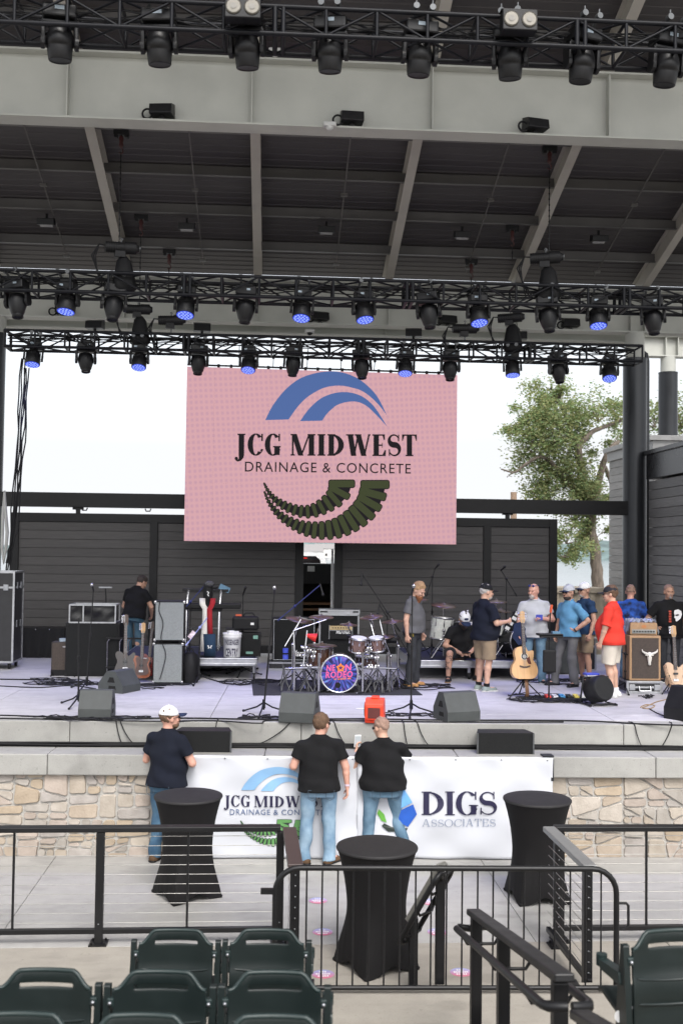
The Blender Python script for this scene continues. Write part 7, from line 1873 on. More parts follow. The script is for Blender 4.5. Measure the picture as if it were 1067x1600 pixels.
class Field:
    def __init__(s, h): s.h = h; s.pr = []; s.cuts = []; s.noise = None
    def cap(s, a, b, r0, r1=None, k=.02, cut=None, flat=None):
        a = np.array(a, float); b = np.array(b, float); r1 = r0 if r1 is None else r1
        lo = np.minimum(a - max(r0, r1), b - max(r0, r1)); hi = np.maximum(a + max(r0, r1), b + max(r0, r1)); d = b - a; L2 = max(d @ d, 1e-9)
        def f(P):
            t = np.clip(((P - a) @ d) / L2, 0, 1); return np.linalg.norm(P - a - t[..., None] * d, axis=-1) - (r0 + (r1 - r0) * t)
        s.pr.append((f, lo, hi, k, cut)); return s
    def ell(s, c, r, rot=None, k=.02, cut=None):
        c = np.array(c, float); r = np.array(r, float); Rm = np.array(rot) if rot is not None else np.eye(3); R_ = r.max()
        def f(P):
            q = (P - c) @ Rm; k0 = np.linalg.norm(q / r, axis=-1); k1 = np.linalg.norm(q / (r * r), axis=-1); return k0 * (k0 - 1) / np.maximum(k1, 1e-6)
        s.pr.append((f, c - R_, c + R_, k, cut)); return s
    def loft(s, levels, inv, k=.03, cut=None, bb=None):
        """levels: (z, rx, ry, cx, cy) in the upright frame; inv maps posed points back to it"""
        Z = np.array([l[0] for l in levels]); A = np.array(levels)
        def f(P):
            q = inv(P); z = q[..., 2]; rx = np.interp(z, Z, A[:, 1]); ry = np.interp(z, Z, A[:, 2]); cx = np.interp(z, Z, A[:, 3]); cy = np.interp(z, Z, A[:, 4])
            d = (np.sqrt(((q[..., 0] - cx) / rx) ** 2 + ((q[..., 1] - cy) / ry) ** 2) - 1) * np.minimum(rx, ry)
            return np.maximum(d, np.maximum(Z[0] - z, z - Z[-1]))
        s.pr.append((f, np.array(bb[0]), np.array(bb[1]), k, cut)); return s
    def mesh(s, name, mat, par, smooth=True):
        h = s.h; lo = np.min([p[1] for p in s.pr], 0) - 4 * h; hi = np.max([p[2] for p in s.pr], 0) + 4 * h
        n = np.ceil((hi - lo) / h).astype(int) + 1; F_ = np.full(tuple(n), 1.0, np.float64)
        for f, a, b, k, cut in s.pr:
            m = max(.03, k * 1.5) + 2 * h; i0 = np.maximum(((a - m - lo) / h).astype(int), 0); i1 = np.minimum(((b + m - lo) / h).astype(int) + 2, n)
            sl = tuple(slice(i0[q], i1[q]) for q in range(3)); P = np.stack(np.meshgrid(*[lo[q] + h * np.arange(i0[q], i1[q]) for q in range(3)], indexing='ij'), -1)
            d = f(P)
            if cut is not None: d = np.maximum(d, cut(P))
            g = F_[sl]; hh = np.clip(.5 + .5 * (g - d) / k, 0, 1); F_[sl] = g * (1 - hh) + d * hh - k * hh * (1 - hh)
        P = np.stack(np.meshgrid(*[lo[q] + h * np.arange(n[q]) for q in range(3)], indexing='ij'), -1) if (s.cuts or s.noise) else None
        if s.noise: F_ = F_ + s.noise(P)
        for c in s.cuts: F_ = np.maximum(F_, c(P))
        F_ = np.clip(F_, -.2, .2)
        V, Q = surfnet(F_, lo, h)
        me = bpy.data.meshes.new(name); me.from_pydata(V.tolist(), [], Q.tolist()); me.materials.append(mat); me.polygons.foreach_set('use_smooth', [smooth] * len(Q)); me.update()
        o = bpy.data.objects.new(name, me); C.objects.link(o); o.parent = par; return o
def folds(amp, fx, fy, fz, seed):
    rs = random.Random(seed); p = [rs.uniform(0, 6) for _ in range(6)]
    def f(P):
        x, y, z = P[..., 0], P[..., 1], P[..., 2]
        w1 = np.sin(x * fx + 2.2 * np.sin(z * fz * .45 + p[0]) + p[1]) * np.sin(z * fz + 1.7 * np.sin(x * fx * .5 + p[2]) + 2 * y + p[3])
        return amp * (w1 + .6 * np.sin(z * fz * 1.9 + x * fx * .7 + y * fy + p[4]))
    return f
def rotX(a): c, s_ = math.cos(a), math.sin(a); return np.array([[1, 0, 0], [0, c, -s_], [0, s_, c]])
def rotZ(a): c, s_ = math.cos(a), math.sin(a); return np.array([[c, -s_, 0], [s_, c, 0], [0, 0, 1]])
SKIN = M('skin_fair', (.52, .31, .225), .5, 0, .08, 14, .05, 200); SKINT = M('skin_tan', (.44, .25, .175), .5, 0, .08, 14, .05, 200); SKINR = M('skin_ruddy', (.54, .29, .22), .5, 0, .08, 14, .05, 200)
SHOE_SOLE = M('sole_white', (.62, .62, .60), .6)
def cloth(name, col, var=.12, scale=9): return M(name, col, .9, 0, var, scale, .25, 260, spec=.2)
def denim(name, col, fade):
    if name in MC: return MC[name]
    m = bpy.data.materials.new(name); m.use_nodes = True; t = m.node_tree; b = t.nodes['Principled BSDF']; L = t.links.new
    tc = t.nodes.new('ShaderNodeTexCoord'); n = t.nodes.new('ShaderNodeTexNoise'); n.inputs['Scale'].default_value = 5; n.inputs['Detail'].default_value = 6; L(tc.outputs['Object'], n.inputs['Vector'])
    cr = t.nodes.new('ShaderNodeValToRGB'); e = cr.color_ramp.elements; e[0].position = .35; e[1].position = .68; e[0].color = (*col, 1); e[1].color = (*fade, 1); L(n.outputs[0], cr.inputs[0]); L(cr.outputs[0], b.inputs['Base Color']); b.inputs['Roughness'].default_value = .85
    n2 = t.nodes.new('ShaderNodeTexNoise'); n2.inputs['Scale'].default_value = 220; L(tc.outputs['Object'], n2.inputs['Vector']); bp = t.nodes.new('ShaderNodeBump'); bp.inputs['Strength'].default_value = .25; bp.inputs['Distance'].default_value = .005; L(n2.outputs[0], bp.inputs['Height']); L(bp.outputs[0], b.inputs['Normal'])
    MC[name] = m; return m
def person(label, loc, h, heading, skin=SKIN, girth=.0, lean=0.0, hyaw=0.0, hpitch=0.0, armL=None, armR=None, legs=None, shirt=None, sleeve=.62, hem=.84, collar=True, pants=None, shorts=False, shoes=None, socks=None, cap=None, hair=None, beard=None, glasses=None, seat=False, build=1.0, curl=.6, seed=1, extra=None, tuck=False, sole=None, broad=1.0):
    S_ = h / 1.78; t = thing('person', label, 'person', loc, heading)
    pel = np.array((0, 0, .95)); 
    if seat: pel = np.array(seat)
    Rl = rotX(-lean)
    def U(p):    # upper body joint, leaned about the pelvis
        p = np.array(p, float) - (0, 0, .95); return Rl @ p + pel
    def Ui(P): return (P - pel) @ Rl + np.array((0, 0, .95))
    g = girth; sw_ = .185 * broad
    J = {}
    J['nk'] = U((0, -.01, 1.47)); hd_c = U((0, .02 + .02 * 0, 1.655)); Rh = rotZ(hyaw) @ rotX(-lean * .6 - hpitch)
    hd_c = J['nk'] + Rl @ np.array((0, .0, .02)) + Rh @ np.array((0, .025, .152))
    for s_, nm, arm in ((-1, 'L', armL), (1, 'R', armR)):
        J['s' + nm] = U((s_ * sw_, -.01, 1.385))
        if arm is None: arm = ((s_ * .26, -.03, 1.12), (s_ * .28, .06, .88))
        J['e' + nm] = U(arm[0]); J['w' + nm] = U(arm[1]); J['h' + nm] = (Rl @ np.array(arm[2], float)) if len(arm) > 2 else (J['w' + nm] - J['e' + nm])
    lg = legs or {}
    for s_, nm in ((-1, 'L'), (1, 'R')):
        J['hip' + nm] = pel + np.array((s_ * .095 * (1 + .5 * g), 0, -.03)) if not seat else pel + np.array((s_ * .10, .02, 0))
        d = lg.get(nm, ((s_ * .11, .02, .50), (s_ * .12, -.03, .085), s_ * .14))
        J['k' + nm] = np.array(d[0], float); J['a' + nm] = np.array(d[1], float); J['f' + nm] = d[2]
    sc = lambda p: np.array(p, float) * S_
    # ---- body
    B = Field(.0092 * S_)
    ctr = hd_c; Rm = Rh; HS = 1.10
    def H(p): return ctr + Rm @ np.array(p, float) * HS
    def hell(p, r, k=.012): B.ell(sc(H(p)), np.array(r) * S_ * HS, Rm, k * S_)
    hell((0, -.012, .018), (.077, .095, .098)); hell((0, .028, -.055), (.057, .062, .062), .03); hell((0, .052, -.088), (.030, .028, .024), .02)
    B.cap(sc(H((0, .088, .0))), sc(H((0, .108, -.030))), .010 * S_, .015 * S_, .01)
    for s_ in (-1, 1): hell((s_ * .078, -.008, -.012), (.011, .022, .032), .006); hell((s_ * .036, .066, -.028), (.024, .022, .020), .015)
    hell((0, .078, .022), (.05, .016, .012), .012)
    hell((0, .092, -.062), (.024, .012, .010), .008)
    B.cap(sc(J['nk'] - Rl @ np.array((0, 0, .05))), sc(ctr + Rm @ np.array((0, -.02, -.05))), (.060 + .02 * g) * S_, .056 * S_, .02)
    lv = [(.84, .152 + .07 * g, .105 + .05 * g, 0, -.01), (.95, .155 + .11 * g, .11 + .11 * g, 0, .02 * g), (1.07, .152 + .12 * g, .105 + .17 * g, 0, .07 * g), (1.25, .168 + .07 * g, .11 + .10 * g, 0, .035 * g), (1.36, .165 * broad, .10, 0, -.005), (1.44, .11, .075, 0, -.012), (1.50, .07, .06, 0, -.015)]
    bb = (np.array((-.5, -.55, .6)) * S_ + sc(pel - (0, 0, .95)), np.array((.5, .75, 1.55)) * S_ + sc(pel - (0, 0, .95)))
    lv = catmull(lv, 5); lvs = lambda grow, z0=None: [(l[0] * S_, (l[1] + grow) * S_, (l[2] + grow) * S_, l[3] * S_, l[4] * S_) for l in lv]
    inv = lambda P: Ui(P / S_) * S_
    B.loft(lvs(-.024), inv, .03 * S_, None, bb)
    for s_, nm in ((-1, 'L'), (1, 'R')):
        s0, e0_, w0, hd_ = J['s' + nm], J['e' + nm], J['w' + nm], J['h' + nm]
        B.cap(sc(J['nk'] - Rl @ np.array((0, 0, .04))), sc(s0), .036 * S_, .046 * S_, .03)
        B.cap(sc(s0), sc(e0_), (.048 + .012 * g) * S_ * build, (.042 + .01 * g) * S_ * build, .02); fm = e0_ + (w0 - e0_) * .3
        B.cap(sc(e0_), sc(fm), .042 * S_ * build, .043 * S_ * build, .015); B.cap(sc(fm), sc(w0), .043 * S_ * build, .028 * S_, .012)
        d = hd_ / np.linalg.norm(hd_); up_ = np.array((0, 1.0, 0)) if abs(d[1]) < .8 else np.array((0, 0, 1.0)); side = np.cross(d, np.array((s_ * 1.0, 0, 0)))
        if np.linalg.norm(side) < .3: side = np.cross(d, np.array((0, 0, 1.0)))
        side /= np.linalg.norm(side); pn = np.cross(d, side); pn /= np.linalg.norm(pn)
        if pn[0] * s_ > 0: pn = -pn     # palm faces inward
        if d @ np.array((0, 1, 0)) > .7: pn = np.array((-s_ * 1.0, 0, 0)) - d * (d[0] * -s_); pn /= np.linalg.norm(pn); side = np.cross(d, pn)
        if side[1] < 0 or (abs(side[1]) < .2 and side[2] < 0): side = -side
        for q, ln in ((-.030, .058), (-.010, .070), (.010, .073), (.030, .066)):
            kn = w0 + d * .085 + side * q; B.cap(sc(w0 + side * q * .5 + d * .01), sc(kn), .015 * S_, .013 * S_, .012)
            c1 = curl; d1 = d * math.cos(c1) + pn * math.sin(c1); d2 = d * math.cos(c1 * 2.2) + pn * math.sin(c1 * 2.2); m1 = kn + d1 * ln * .55; B.cap(sc(kn), sc(m1), .0105 * S_, .0098 * S_, .004); B.cap(sc(m1), sc(m1 + d2 * ln * .5), .0098 * S_, .0085 * S_, .004)
        tb = w0 + d * .03 + side * .024; t1 = tb + (d * .6 + side * .7 + pn * .3) * .045; B.cap(sc(tb), sc(t1), .015 * S_, .012 * S_, .01); B.cap(sc(t1), sc(t1 + (d * .85 + side * .2 + pn * .4) * .034), .0115 * S_, .0095 * S_, .006)
        hp, kn, an = J['hip' + nm], J['k' + nm], J['a' + nm]
        B.cap(sc(hp), sc(kn), (.082 + .03 * g) * S_, .056 * S_, .025); cf = kn + (an - kn) * .3; B.cap(sc(kn), sc(cf + np.array((0, -.012, 0))), .054 * S_, .058 * S_ * build, .02); B.cap(sc(cf + np.array((0, -.012, 0))), sc(an), .057 * S_ * build, .036 * S_, .02)
        a = J['f' + nm]; fd = np.array((math.sin(a), math.cos(a), 0)); B.cap(sc(an - np.array((0, 0, .035)) - fd * .03), sc(an - np.array((0, 0, .045)) + fd * .13), .038 * S_, .030 * S_, .02)
    body = B.mesh('body', skin, t)
    # ---- face details
    eb = MB()
    for s_ in (-1, 1): c_ = sc(H((s_ * .032, .083, .002))); eb.sph(c_, (.011 * S_, .008 * S_, .0065 * S_), 10, 6, Matrix(Rm.tolist()))
    eb.build('eyes', M('eye_dark', (.05, .035, .03), .25), t)
    eb = MB(); eb.sph(sc(H((0, .100, -.064))), (.021 * S_, .008 * S_, .0045 * S_), 10, 6, Matrix(Rm.tolist())); eb.build('mouth', M('lip', (.33, .12, .10), .45), t)
    # ---- shirt
    if shirt is not None:
        Sf = Field(.0115 * S_); gl = lvs(.021); z0 = hem * S_
        gl = [(z_, a_ + .045 * S_ * max(0, min(1, (1.02 * S_ - z_) / (.14 * S_))), b_ + .04 * S_ * max(0, min(1, (1.02 * S_ - z_) / (.14 * S_))), c_, d_) for z_, a_, b_, c_, d_ in gl]; gl[0] = (min(hem, .84) * S_ - .02,) + gl[0][1:]
        Sf.loft(gl, inv, .035 * S_, None, bb)
        for s_, nm in ((-1, 'L'), (1, 'R')):
            s0, e0_ = J['s' + nm], J['e' + nm]; d = e0_ - s0; L_ = np.linalg.norm(d); d = d / L_; ce = sc(s0 + d * L_ * sleeve)
            Sf.cap(sc(J['nk'] - Rl @ np.array((0, .008, .042))), sc(s0), .074 * S_, .064 * S_, .04 * S_)
            Sf.cap(sc(s0), sc(s0 + d * (L_ * sleeve + .06)), (.067 + .014 * g) * S_, (.074 + .02 * g) * S_, .03 * S_, cut=(lambda P, ce=ce, d=d: (P - ce) @ d))
        Sf.noise = folds(.0085 * S_, 15 / S_, 6, 17 / S_, seed)
        Sf.cuts.append(lambda P: z0 - inv(P)[..., 2]); 
        so_ = Sf.mesh('shirt', shirt, t)
        if collar:
            m = MB(); ring = []
            for k in range(14):
                a = 2 * PI * k / 14; ring.append(sc(J['nk'] + Rl @ np.array((.066 * math.cos(a), .066 * math.sin(a) + .004, .022 + (.016 if math.sin(a) < .3 else -.014)))))
            m.tube(ring, .017 * S_, 8, closed=True); m.build('collar', shirt, so_)
    # ---- trousers or shorts
    if pants is not None:
        Pf = Field(.0115 * S_); 
        top = .97 if not tuck else 1.0
        wl = [(.80, .145 + .07 * g, .112 + .04 * g, 0, -.018), (.90, .142 + .075 * g, .105 + .07 * g, 0, -.005), (top, .130 + .08 * g, .095 + .08 * g, 0, .012 * g)]
        if not seat: Pf.loft([(l[0] * S_, l[1] * S_, l[2] * S_, 0, l[4] * S_) for l in wl], inv, .04 * S_, None, bb)
        else: Pf.ell(sc(pel + (0, -.02, .02)), np.array((.17, .14, .12)) * S_, None, .04)
        for s_, nm in ((-1, 'L'), (1, 'R')):
            hp, kn, an = J['hip' + nm], J['k' + nm], J['a' + nm]
            if not seat: Pf.ell(sc(hp + np.array((0, -.055 - .02 * g, -.02))), np.array((.085, .075, .10)) * S_, None, .04 * S_)
            if shorts:
                fr = 1.0 if seat else .93; d = kn - hp; L_ = np.linalg.norm(d); d = d / L_; ce = sc(hp + d * L_ * fr)
                Pf.cap(sc(hp), sc(hp + d * (L_ * fr + .09)), (.105 + .04 * g) * S_, (.098 + .02 * g) * S_, .022 * S_, cut=(lambda P, ce=ce, d=d: (P - ce) @ d))
            else:
                Pf.cap(sc(hp), sc(kn), (.092 + .028 * g) * S_, .074 * S_, .022 * S_); d = an - kn; L_ = np.linalg.norm(d); d = d / L_; ce = sc(an + d * .045)
                Pf.cap(sc(kn), sc(an + d * .12), .076 * S_, .074 * S_, .02 * S_, cut=(lambda P, ce=ce, d=d: (P - ce) @ d))
        f1 = folds(.0052 * S_, 14 / S_, 11, 12 / S_, seed + 5)
        Pf.noise = lambda P: f1(P) * (1 + 1.3 * np.exp(-((P[..., 2] - .16 * S_) / (.12 * S_)) ** 2) + .5 * np.exp(-((P[..., 2] - .5 * S_) / (.08 * S_)) ** 2))
        if not seat: Pf.cuts.append(lambda P: inv(P)[..., 2] - top * S_)
        po = Pf.mesh('shorts' if shorts else 'jeans', pants, t)
        if not seat and not shorts:      # back pockets
            for s_ in (-1, 1):
                m = MB(); 
                for q in (((-.05, .90), (.05, .895)), ((-.05, .90), (-.045, .80)), ((.05, .895), (.045, .80)), ((-.045, .80), (0, .775)), ((.045, .80), (0, .775))):
                    P_ = [sc((s_ * (.085 + .04 * g) + a * 1.0, -.140 - .055 * g - .012 * math.sin((z - .75) * 12) , z)) for a, z in q]; m.tube(P_, .0028 * S_, 4)
                m.build('pocket_seam', M('seam_denim', (.06, .09, .12), .8), po)
    # ---- shoes
    for s_, nm in ((-1, 'L'), (1, 'R')):
        an = J['a' + nm]; a = J['f' + nm]; fd = np.array((math.sin(a), math.cos(a), 0)); zb_ = an[2] - .085; Sh = Field(.0085 * S_)
        Sh.cap(sc(an + np.array((0, 0, -.02))), sc(an + np.array((0, 0, -.05)) - fd * .02), .050 * S_, .052 * S_, .02); Sh.cap(sc(an - fd * .045 + np.array((0, 0, -.055))), sc(an + fd * .145 + np.array((0, 0, -.060))), .044 * S_, .043 * S_, .03)
        Sh.cuts.append(lambda P, z=zb_ * S_: z + .014 * S_ - P[..., 2]); q = Sh.mesh('shoe', shoes or BLKPLASTIC, t)
        So = Field(.0085 * S_); So.cap(sc(an - fd * .048 + np.array((0, 0, -.07))), sc(an + fd * .155 + np.array((0, 0, -.07))), .050 * S_, .050 * S_, .02); So.cuts.append(lambda P, z=zb_ * S_: np.maximum(z - P[..., 2], P[..., 2] - z - .02 * S_)); So.mesh('sole', sole or SHOE_SOLE, q)
        if socks:
            m = MB(); m.cyl(sc(an + np.array((0, 0, -.01))), sc(an + np.array((0, 0, .05))), .048 * S_, .050 * S_, 14); m.build('sock', socks, t)
    RmM = Matrix(Rm.tolist())
    # ---- hair, cap, beard, glasses
    if hair is not None:
        hm, low, thick = hair; Hf = Field(.0085 * S_); Hf.ell(sc(H((0, -.018, .026))), np.array((.080 + thick * .6, .098 + thick * .5, .098 + thick)) * S_ * HS, Rm, .01)
        def cut(P): q = (P / S_ - ctr) @ Rm / HS; return np.maximum((low - q[..., 2]) * S_, ((q[..., 1] - .055) - .9 * (q[..., 2] - .060)) * S_)
        Hf.cuts.append(cut); Hf.noise = folds(.006 * S_, 75 / S_, 50, 40 / S_, seed + 9); Hf.mesh('hair', hm, t)
    if beard is not None:
        bm, ln = beard[:2]; wd_ = beard[2] if len(beard) > 2 else 1.0; Bf = Field(.0085 * S_); Bf.ell(sc(H((0, .034, -.082))), np.array((.061 * wd_, .064 - .012 * (1 - wd_), .046 * (.6 + .4 * wd_))) * S_ * HS, Rm, .02)
        if ln > 0: Bf.cap(sc(H((0, .07, -.09))), sc(H((0, .075, -.09 - ln))), .048 * S_, .030 * S_, .03)
        def cutb(P): q = (P / S_ - ctr) @ Rm / HS; return np.maximum((q[..., 2] + .056) * S_, (.0 - q[..., 1]) * S_)
        Bf.cuts.append(cutb); Bf.noise = folds(.003 * S_, 70 / S_, 60, 60 / S_, seed + 3); Bf.mesh('beard', bm, t)
        if True:
            m = MB(); m.sph(sc(H((0, .102, -.048))), (.028 * S_, .009 * S_, .006 * S_), 10, 6, RmM); m.build('moustache', bm, t)
    if cap is not None:
        cm_, bm_ = cap[0], cap[1]; back = cap[2] if len(cap) > 2 else 0
        Cf = Field(.0085 * S_); Cf.ell(sc(H((0, -.014, .030))), np.array((.088, .107, .100)) * S_ * HS, Rm, .01)
        def cutc(P): q = (P / S_ - ctr) @ Rm / HS; return (.030 + .12 * 0 - q[..., 2] + .10 * (q[..., 1] + .02) * (-1)) * S_
        Cf.cuts.append(cutc); co = Cf.mesh('cap', cm_, t)
        m = MB(); vs = []; fs = []; n = 14
        for k in range(n + 1):
            a = PI * k / n; x = .078 * math.cos(a); 
            for lay, (yy, zz) in enumerate(((.068 + .022 * math.sin(a), .036), (.070 + .118 * math.sin(a) ** .8, .032))):
                vs.append(sc(H((x * (1 if lay == 0 else .98), yy, zz - 14 * x * x * .25))))
        for k in range(n): fs.append((2 * k, 2 * k + 1, 2 * k + 3, 2 * k + 2))
        m.add(vs, fs, True); o = m.build('brim', bm_, co); s2_ = o.modifiers.new('t', 'SOLIDIFY'); s2_.thickness = .006
        m = MB(); m.sph(sc(H((0, -.014, .131))), (.008 * S_,) * 3, 6, 4); m.build('button', cm_, co)
        if back:
            m = MB(); m.sph(sc(H((0, .072, .075))), (.04 * S_, .02 * S_, .022 * S_), 10, 6, RmM); m.build('front_badge', back, co)
    if glasses:
        m = MB(); off = .0 if glasses != 'head' else .085; yb_ = .0 if glasses != 'head' else -.03
        for s_ in (-1, 1): m.sph(sc(H((s_ * .034, .094 + yb_, .002 + off))), (.027 * S_, .009 * S_, .019 * S_), 12, 8, RmM); m.tube([sc(H((s_ * .060, .088 + yb_, .006 + off))), sc(H((s_ * .080, .04 + yb_, .006 + off))), sc(H((s_ * .084, -.02 + yb_, -.002 + off)))], .0035 * S_, 6)
        m.tube([sc(H((-.012, .098 + yb_, .004 + off))), sc(H((.012, .098 + yb_, .004 + off)))], .003 * S_, 6); m.build('sunglasses', M('lens_black', (.008, .008, .012), .12) if glasses != 'blue' and glasses != 'head' else M('lens_blue', (.01, .03, .18), .12), t)
    t['_j'] = 0; del t['_j']
    return t, J, S_, H, sc, U
def H_px(px, py_head, py_feet, z):
    p = atz(px, py_feet, z); d = (p - CAM).dot(_fw); q = aty(px, py_head, p.y); return p, q.z - z
BLKS = cloth('black_polo', (.009, .009, .010)); NAVS = cloth('navy_polo', (.008, .010, .018)); DENL = denim('light_denim', (.11, .20, .30), (.27, .38, .48)); DENM = denim('mid_denim', (.06, .125, .19), (.16, .26, .35)); DEND = denim('dark_denim', (.025, .07, .13), (.08, .16, .24))
BRH = M('brown_hair', (.10, .055, .03), .7, 0, .3, 60, .5, 200); DKH = M('dark_hair', (.03, .02, .016), .7, 0, .3, 60, .5, 200); GRH = M('grey_hair', (.36, .34, .32), .8, 0, .2, 60, .5, 200); WHB = M('white_beard', (.42, .38, .35), .8, 0, .15, 60, .5, 200); RED = M('auburn_beard', (.20, .075, .03), .8, 0, .3, 60, .5, 200); SND = M('sandy_hair', (.34, .21, .11), .8, 0, .3, 60, .5, 200)
STUB = M('cropped_hair', (.27, .17, .13), .8, 0, .2, 80)
WHC = cloth('white_cap', (.70, .70, .71), .04); BKC = cloth('black_cap', (.012, .012, .013)); GYC = cloth('grey_cap_cloth', (.42, .44, .47), .06); NVC = cloth('navy_brim', (.02, .03, .07))
KHK = cloth('khaki', (.25, .19, .13)); STN = cloth('stone_shorts', (.55, .50, .43), .06); GRYP = cloth('grey_trousers', (.12, .12, .125)); CHR = cloth('charcoal_jeans', (.035, .037, .042))
# ---- pit men
p, hh = H_px(258, 1099, 1346, 0)
person('man in a white cap and navy shirt standing in the pit behind the left table', p, hh * .985, R(-28), SKINR, .42, .04, R(-34), R(-2), armL=((-.30, .02, 1.13), (-.16, .24, 1.06), (.9, .4, .05)), armR=((.31, .05, 1.14), (.17, .28, 1.10), (-.9, .3, .1)), shirt=NAVS, pants=DEND, cap=(WHC, NVC), glasses=True, hair=(BRH, -.045, .002), beard=(BRH, 0), shoes=cloth('brown_shoe', (.10, .06, .035)), seed=2, hem=.87, broad=1.06, sole=BLKPLASTIC)
p, hh = H_px(497, 1113, 1349, 0)
ts, J, S_, H, sc, U = person('man in black shirt and light blue jeans standing in the pit, wearing a wristband', p, hh, R(6), SKINR, .50, .03, R(-42), R(4), armL=((-.31, -.01, 1.15), (-.30, .24, 1.12), (.3, 1, .1)), armR=((.315, -.02, 1.13), (.335, -.02, .89), (.02, .05, -1)), legs={'L': ((-.14, .02, .5), (-.16, .02, .085), -.5), 'R': ((.13, .03, .50), (.13, -.03, .085), .85)}, shirt=BLKS, pants=DENL, glasses=True, hair=(BRH, -.06, .008), shoes=cloth('brown_shoe', (.10, .06, .035)), sole=BLKPLASTIC, seed=12, hem=.86, broad=1.2, curl=.45)
m = MB(); m.lathe([(.036, -.012), (.037, .012)], sc(J['wR'] + np.array((0, 0, .03))), (0, 0, 1), 16, cap=False); m.build('wristband', M('band_pale', (.6, .5, .6), .4), ts)
p, hh = H_px(598, 1121, 1345, 0); p.y += .05
ts, J, S_, H, sc, U = person('heavy man in black shirt and jeans at the stage front holding up a phone', p, hh, R(4), SKIN, .95, .05, R(28), R(10), armL=((-.36, .10, 1.14), (-.29, .36, 1.30), (.15, .5, .9)), armR=((.36, .08, 1.16), (.42, .34, 1.22), (.2, .9, .1)), legs={'L': ((-.17, .03, .5), (-.19, .05, .085), -.3), 'R': ((.18, .06, .5), (.30, -.10, .085), .4)}, shirt=BLKS, pants=DENM, glasses='clear', hair=(STUB, -.03, .001), shoes=BLKPLASTIC, seed=22, hem=.88, broad=1.16)
# phone held by him
ph = J['wL'] * S_; v = Matrix.Rotation(R(4), 3, 'Z') @ Vector(ph) + Vector(p); 
t = thing('phone', 'white phone held up by the heavy man in the pit', 'phone', v + Vector((.02, .05, .12)), R(10)); m = MB(); m.box((0, 0, .0), (.085, .012, .165), Matrix.Rotation(R(12), 3, 'X')); m.build('body', WHITE, t, bevel=.006); m = MB(); m.box((0, -.008, 0), (.07, .002, .13), Matrix.Rotation(R(12), 3, 'X')); m.build('screen', M('phone_screen', (.5, .55, .58), .15), t)
# ---- stage people
p, hh = H_px(208, 905, 1035, STG)
person('man in a black polo and jeans bending over at the back left of the stage', p, 1.74, R(-22), SKINT, .45, .24, R(-30), R(28), armL=((-.30, .10, 1.13), (-.24, .30, 1.02)), armR=((.30, .12, 1.13), (.22, .32, 1.0)), shirt=BLKS, pants=denim('teal_denim', (.025, .07, .11), (.06, .12, .17)), hair=(DKH, -.05, .006), seed=32, hem=.86, shoes=BLKPLASTIC)
p, hh = H_px(645, 906, 1072, STG)
ts, J, S_, H, sc, U = person('man with a long auburn beard and grey shirt looking down beside the drum kit', p, hh * 1.0, R(-120), SKIN, .30, .02, R(-8), R(30), armL=((-.235, .0, 1.12), (-.24, .06, .88)), armR=((.24, -.04, 1.12), (.25, -.01, .87), (0, .05, -1)), shirt=cloth('grey_tee', (.10, .10, .105)), collar=False, pants=CHR, hair=(SND, -.035, .014), beard=(RED, .15), shoes=cloth('tan_boots', (.40, .22, .09)), sole=cloth('tan_sole', (.30, .18, .09)), seed=42, hem=.90)
m = MB(); m.box(sc((.17, .06, .90)), (.09, .03, .11)); m.build('belt_pouch', M('yellow_black_pouch', (.25, .2, .02), .5, 0, .8, 30), ts)
pr = Vector((aty(718, 1020, RY2).x, RY2 + .12, STG))
sz = RZ2 - STG
ts, J, S_, H, sc, U = person('bearded man in a white front cap sitting on the riser edge looking at his phone', pr, 1.78, R(186), SKINT, .25, .42, R(0), R(26), armL=((-.30, .12, 1.16), (-.05, .37, 1.13), (.9, .2, .2)), armR=((.30, .12, 1.16), (.06, .38, 1.13), (-.9, .2, .2)), seat=(0, .02, sz + .13), legs={'L': ((-.27, .40, .49), (-.24, .30, .085), -.2), 'R': ((.27, .40, .48), (.30, .42, .085), .35)}, shirt=cloth('black_tee', (.012, .012, .013)), collar=False, pants=cloth('black_shorts', (.02, .02, .022)), shorts=True, cap=(WHC, NVC, NVC), glasses=True, beard=(DKH, .03), hair=(DKH, -.05, .004), shoes=BLKPLASTIC, sole=cloth('gum_sole', (.3, .2, .12)), seed=52, hem=.92)
m = MB(); q = (J['wL'] + J['wR']) / 2 + np.array((0, .05, .03)); m.box(sc(q), (.14, .09, .012)); m.build('phone', BLKPLASTIC, ts)
m = MB()
for k in range(9): a0 = random.uniform(0, 6); z0 = .16 + .035 * k; c_ = J['aR'] + (J['kR'] - J['aR']) * ((z0 - .085) / .4); m.tube([sc(c_ + np.array((.056 * math.cos(a0 + q * .25), .054 * math.sin(a0 + q * .25), .012 * math.sin(q * 1.3 + k)))) for q in range(8)], .006, 4)
m.build('leg_tattoo', M('ink', (.07, .05, .05), .6), ts)
p, hh = H_px(756, 911, 1079, STG)
person('man in a black cap, navy polo and khaki shorts standing in front of the riser', p, hh, R(-68), SKIN, .62, .0, R(-10), R(6), armL=((-.29, .02, 1.12), (-.22, .29, 1.12), (.4, .9, .2)), armR=((.30, .04, 1.13), (.20, .32, 1.15), (-.3, .9, .2)), shirt=NAVS, sleeve=.8, pants=KHK, shorts=True, cap=(BKC, BKC), beard=(WHB, 0, .8), hair=(GRH, -.045, .002), shoes=cloth('sage_shoe', (.22, .26, .24)), socks=BKC, seed=62, hem=.84, broad=1.08)
p, hh = H_px(834, 911, 1068, STG)
